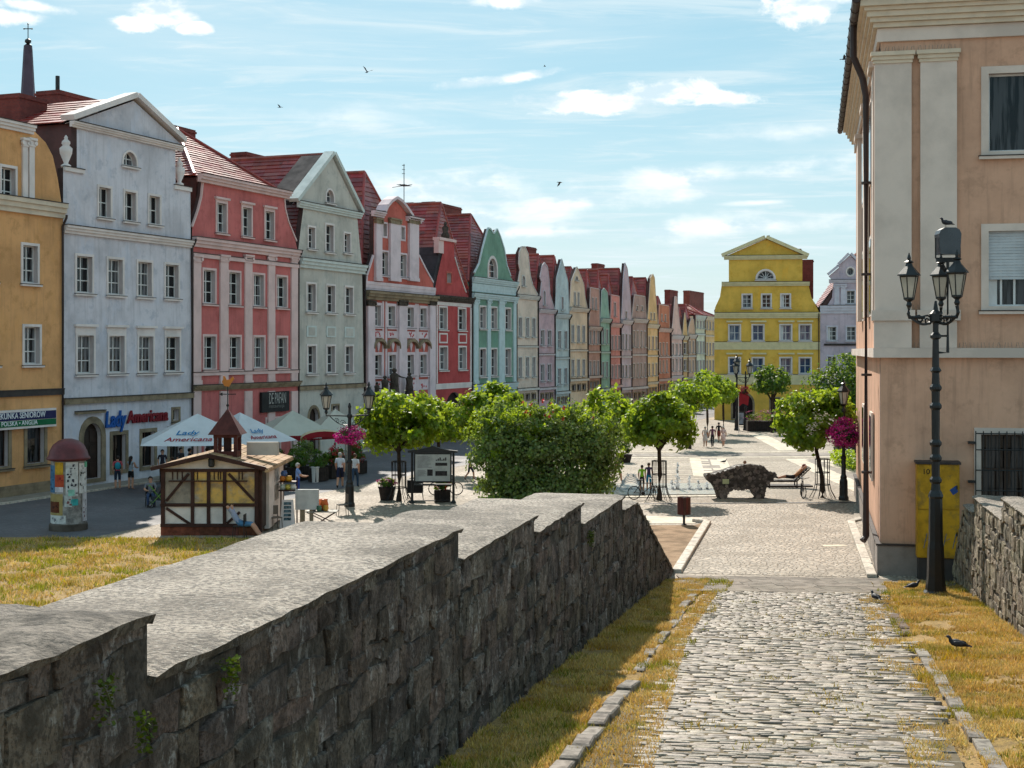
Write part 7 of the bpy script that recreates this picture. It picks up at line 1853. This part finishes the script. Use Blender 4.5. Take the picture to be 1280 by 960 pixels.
person('child in lime green T-shirt watching the fountain', P2(802.5, 614.5), math.pi * .9, 'stand', (150, 206, 50), (34, 34, 34), (150, 120, 100), 'dark', h=1.30)
person('child in purple shirt and turquoise shorts watching the fountain', P2(811, 613), math.pi, 'stand', (70, 56, 96), (30, 130, 170), (60, 50, 50), 'brown', h=1.36)
person('person walking with bare legs half hidden by the shrub', P2(771, 603), math.pi * .6, 'walk', (150, 130, 140), (120, 70, 80), (60, 40, 40), 'dark', legs=0, h=1.6)
person('child in teal T-shirt walking beyond the information board', P2(587.5, 600.5), 1.9, 'walk', (60, 96, 104), (44, 50, 66), (36, 34, 36), 'blond', h=1.45)
person('person in white dress strolling beside the one in plum shirt', P2(881.5, 559), math.pi * .95, 'walk', (214, 204, 200), (214, 204, 200), (150, 120, 100), 'grey', h=1.48, skirt=.55)
person('person in plum shirt and dark trousers strolling across the square', P2(890.5, 559), math.pi, 'walk', (112, 70, 92), (30, 30, 40), (30, 26, 26), 'dark', legs=2, h=1.52)
person('person in pale pink dress strolling across the square', P2(904, 558.5), math.pi, 'walk', (220, 190, 184), (220, 190, 184), (150, 120, 100), 'grey', h=1.48, skirt=.5)
person('person in black shirt and red shorts ahead of the strolling trio', P2(898.5, 553), math.pi * 1.05, 'walk', (30, 28, 30), (120, 44, 40), (40, 36, 36), 'dark', h=1.5)
person('person in blue jeans sitting by the iron railing', P2(1079, 606), math.pi * .5, 'sit', (90, 110, 150), (50, 80, 130), (40, 36, 36), 'dark', legs=2, h=1.7)
person('person in coloured hat behind the shard sculpture', P2(931, 612.5), math.pi, 'stand', (96, 110, 100), (50, 46, 44), (40, 36, 36), 'dark', h=1.45, cap=(150, 110, 90))
person('person in light blue shirt bending at the kiosk goods shelf', (gnd(372, 625).x, gnd(372, 625).y, 0), math.pi * .6, 'lean', (130, 156, 206), (40, 66, 140), (50, 44, 40), 'grey', legs=2, h=1.7, fat=1.15)
SEAT = [(237, 601, (60, 56, 66), 'dark', 2.0), (248, 598, (50, 44, 60), 'dark', -.8), (259, 600, (34, 32, 36), 'brown', 2.6), (271, 597, (44, 40, 44), 'dark', .4), (226, 600, (70, 66, 70), 'dark', 1.0), (215, 602, (90, 84, 86), 'brown', -1.8), (203, 603, (52, 48, 60), 'dark', .6), (440, 586, (120, 60, 60), 'dark', 1.0)]
desc = ['with dark grey top at the terrace edge', 'in violet-black top at a terrace table', 'in black top leaning in under the parasol', 'in charcoal top between two parasols', 'in mid-grey top nearest the shop window', 'in light grey top near the café doorway', 'in ink blue top beside the café wall', 'in dusty red top under the far beige parasol']
for i, (px, py, c, hr, rz) in enumerate(SEAT): person(('standing', 'seated')[i % 2 if i < 7 else 1] + ' café guest ' + desc[i], P2(px, py), rz, ('stand', 'sit')[i % 2 if i < 7 else 1], c, (36, 34, 40), (30, 28, 28), hr, legs=2, sleeves=1, h=1.72)
for i, (px, py) in enumerate(((312, 664),)): chair('folding chair carrying the reclining person at the kiosk', (gnd(px, py).x, 52.2, 0), -math.pi / 2, IRON, None)
p = gnd(188, 633); chair('chair of the person beside the pushchair', (p.x, p.y, 0), .3, IRON, None)
# pushchair
p = gnd(196.5, 634); t = thing('pushchair', 'dark pushchair with green trim beside the kiosk corner', 'pushchair', (p.x, p.y, 0), .4)
m = MB(); m.prism([(-.25, .35), (.15, .3), (.35, .75), (.2, .8), (.05, .5), (-.25, .5)], -.2, .2); m.build('seat', cl((60, 64, 72)), t); m = MB(); m.tube([(.3, -.22, .15), (-.3, -.22, .95), (-.38, 0, 1.0), (-.3, .22, .95), (.3, .22, .15)], .018, 5); m.tube([(-.3, -.22, .15), (.2, -.22, .7)], .018, 5); m.tube([(-.3, .22, .15), (.2, .22, .7)], .018, 5); m.build('frame', cl((110, 150, 70)), t)
for x in (-.3, .3):
    for y in (-.24, .24): MB().tube([(x + .11 * math.cos(6.283 * k / 12), y, .12 + .11 * math.sin(6.283 * k / 12)) for k in range(12)], .02, 5, close=True).build('wheel', IRON, t)
m = MB(); pts = arc_pts(-.05, .38, .72, .25, 8); 
for (x0, z0_), (x1, z1_) in zip(pts, pts[1:]): m.prism([(x0, z0_), (x1, z1_), (x1, z1_ - .02), (x0, z0_ - .02)], -.21, .21)
m.build('hood', cl((70, 74, 80)), t)
# stone statues on the portal of the ornate house
h = BARO; xa, xb = h.S(458), h.S(516)
pz = h.Z(456, 500); PO = MB(); PO.box(xa, xb, -1.1, -.35, pz - .35, pz); PO.box(xa + .2, xa + .6, -1.0, -.4, 0, pz - .36); PO.box(xb - .6, xb - .2, -1.0, -.4, 0, pz - .36); PO.build('portal', STONE, h.root)
for i, (px, top, lb) in enumerate(((460, 478, 'small kneeling stone figure at the edge of the ornate portal'), (470, 470, 'stone statue with raised arm on the ornate portal'), (482, 461, 'tallest stone statue on the ornate portal'), (501, 466, 'robed stone statue before the broad pilaster of the ornate house'))):
    hh = h.Z(px, top) - pz
    mats = dict(skin=DARKST, shirt=DARKST, pants=DARKST, shoe=DARKST); me, J = body_mesh(('lean', 'point', 'point', 'stand')[i], None, mats, 2, 2)
    X0, Y0 = ROW.world(h.s0 + h.S(px), -.72)
    t = thing('statue', lb, 'statue', (X0, Y0, pz), ROW.ang); t.scale = (hh / 1.72 * 1.15, hh / 1.72 * 1.15, hh / 1.72); put('figure', me, t)
    MB().lathe([(.30, 0), (.27, .3), (.2, .95), (.2, 1.1), (.24, 1.35), (.1, 1.48)], 12).build('robe', DARKST, t, smooth=True); MB().ball((0, 0, 1.63), (.12, .13, .13), 10, 7).build('hair', DARKST, t, smooth=True)

# birds
BIRD = M('pigeon_feather', srgb(52, 54, 62), rough=.6, var=.3, vs=20, bump=0); BEAK = cl((120, 80, 60))
def pigeon(label, loc, rz, s=1.0, peck=False):
    t = thing('pigeon', label, 'bird', loc, rz); t.scale = (s,) * 3
    m = MB(); hz = .02 if peck else .26; hy = -.16 if peck else -.13
    prof = [((.0, .26, .11), .012), ((0, .16, .125), .03), ((0, .08, .14), .055), ((0, -.0, .155), .07), ((0, -.07, .165), .062), ((0, -.11, .19 if not peck else .12), .038), ((0, hy, hz - .01 if not peck else .06), .028), ((0, hy - .03, hz + (.0 if not peck else .03)), .03), ((0, hy - .055, hz - .005 + (0 if not peck else .02)), .012)]
    m.tube([p for p, _ in prof], [r_ for _, r_ in prof], 10); m.build('body', BIRD, t, smooth=True)
    MB().tube([(0, hy - .055, hz - .005 + (.02 if peck else 0)), (0, hy - .085, hz - .015 + (.01 if peck else 0))], [.008, .002], 5).build('beak', BEAK, t)
    MB().add([(-.03, .10, .13), (.03, .10, .13), (.045, .27, .10), (-.045, .27, .10), (0, .2, .135)], [(0, 1, 4), (1, 2, 4), (2, 3, 4), (3, 0, 4)]).build('tail', BIRD, t)
    for s_ in (-1, 1):
        MB().ball((s_ * .062, .04, .15), (.016, .13, .048), 8, 6).build('wing', BIRD, t, smooth=True)
        MB().tube([(s_ * .025, -.005, .10), (s_ * .028, -.0, .012), (s_ * .03, -.035, .006)], .006, 4).build('leg', BEAK, t)
    return t
def rp(px, py):
    y = FPX * (EYE - RSL * RZ0) / ((py - HZ) - FPX * RSL); return (kx(px) * y, y, ramp_z(y) + .03)
pigeon('pigeon pecking in the golden grass near the kerb', rp(1196, 816), math.radians(-115), 1.05)
pigeon('pigeon standing at the cobble edge by the lamp post', rp(1094, 754), math.radians(200), 1.0)
pigeon('pigeon crouching close to the foot of the tall lamp post', rp(1142, 740), math.radians(100), 1.05)
pigeon('pigeon perched on top of the floodlight', (LB_.x + .28, LB_.y, LB_.z + 9.92), math.radians(-70), 1.0)
pp = gnd(905, 580); pigeon('pigeon on the paving strips behind the shard sculpture', (pp.x, pp.y, .02), math.radians(90), .95)
def flyer(label, px, py, y, s, rz, flap):
    p = at(px, py, y); t = thing('flying_bird', label, 'bird', p, rz); t.scale = (s,) * 3; t.rotation_euler = (0, .25, rz)
    m = MB(); m.tube([(0, .2, 0), (0, .1, .0), (0, -.02, 0), (0, -.12, .01), (0, -.19, .0)], [.012, .04, .055, .035, .006], 8); m.build('body', BIRD, t, smooth=True)
    for s_ in (-1, 1): MB().add([(s_ * .03, -.08, .02), (s_ * .22, -.12, .02 + flap * .6), (s_ * .42, -.02, .02 + flap), (s_ * .24, .05, .015 + flap * .6), (s_ * .03, .07, .02)], [(0, 1, 3, 4), (1, 2, 3)]).build('wing', BIRD, t)
    MB().add([(-.02, .12, 0), (.02, .12, 0), (.07, .28, .0), (-.07, .28, .0)], [(0, 1, 2, 3)]).build('tail', BIRD, t)
flyer('dark bird with raised wings high above the pink house', 459, 90, 60, .62, .5, .28); flyer('dark bird gliding above the pale blue and pink houses', 350, 134, 60, .45, 1.0, .12); flyer('dark bird flying in front of the slanted cloud band', 700, 228, 55, .55, 2.2, -.2); flyer('tiny dark bird near the thin streak cloud', 681, 83, 80, .32, 1.2, .1); flyer('dark bird landing at the gutter of the salmon building', 1055, 74, 47, .5, 1.3, .15)
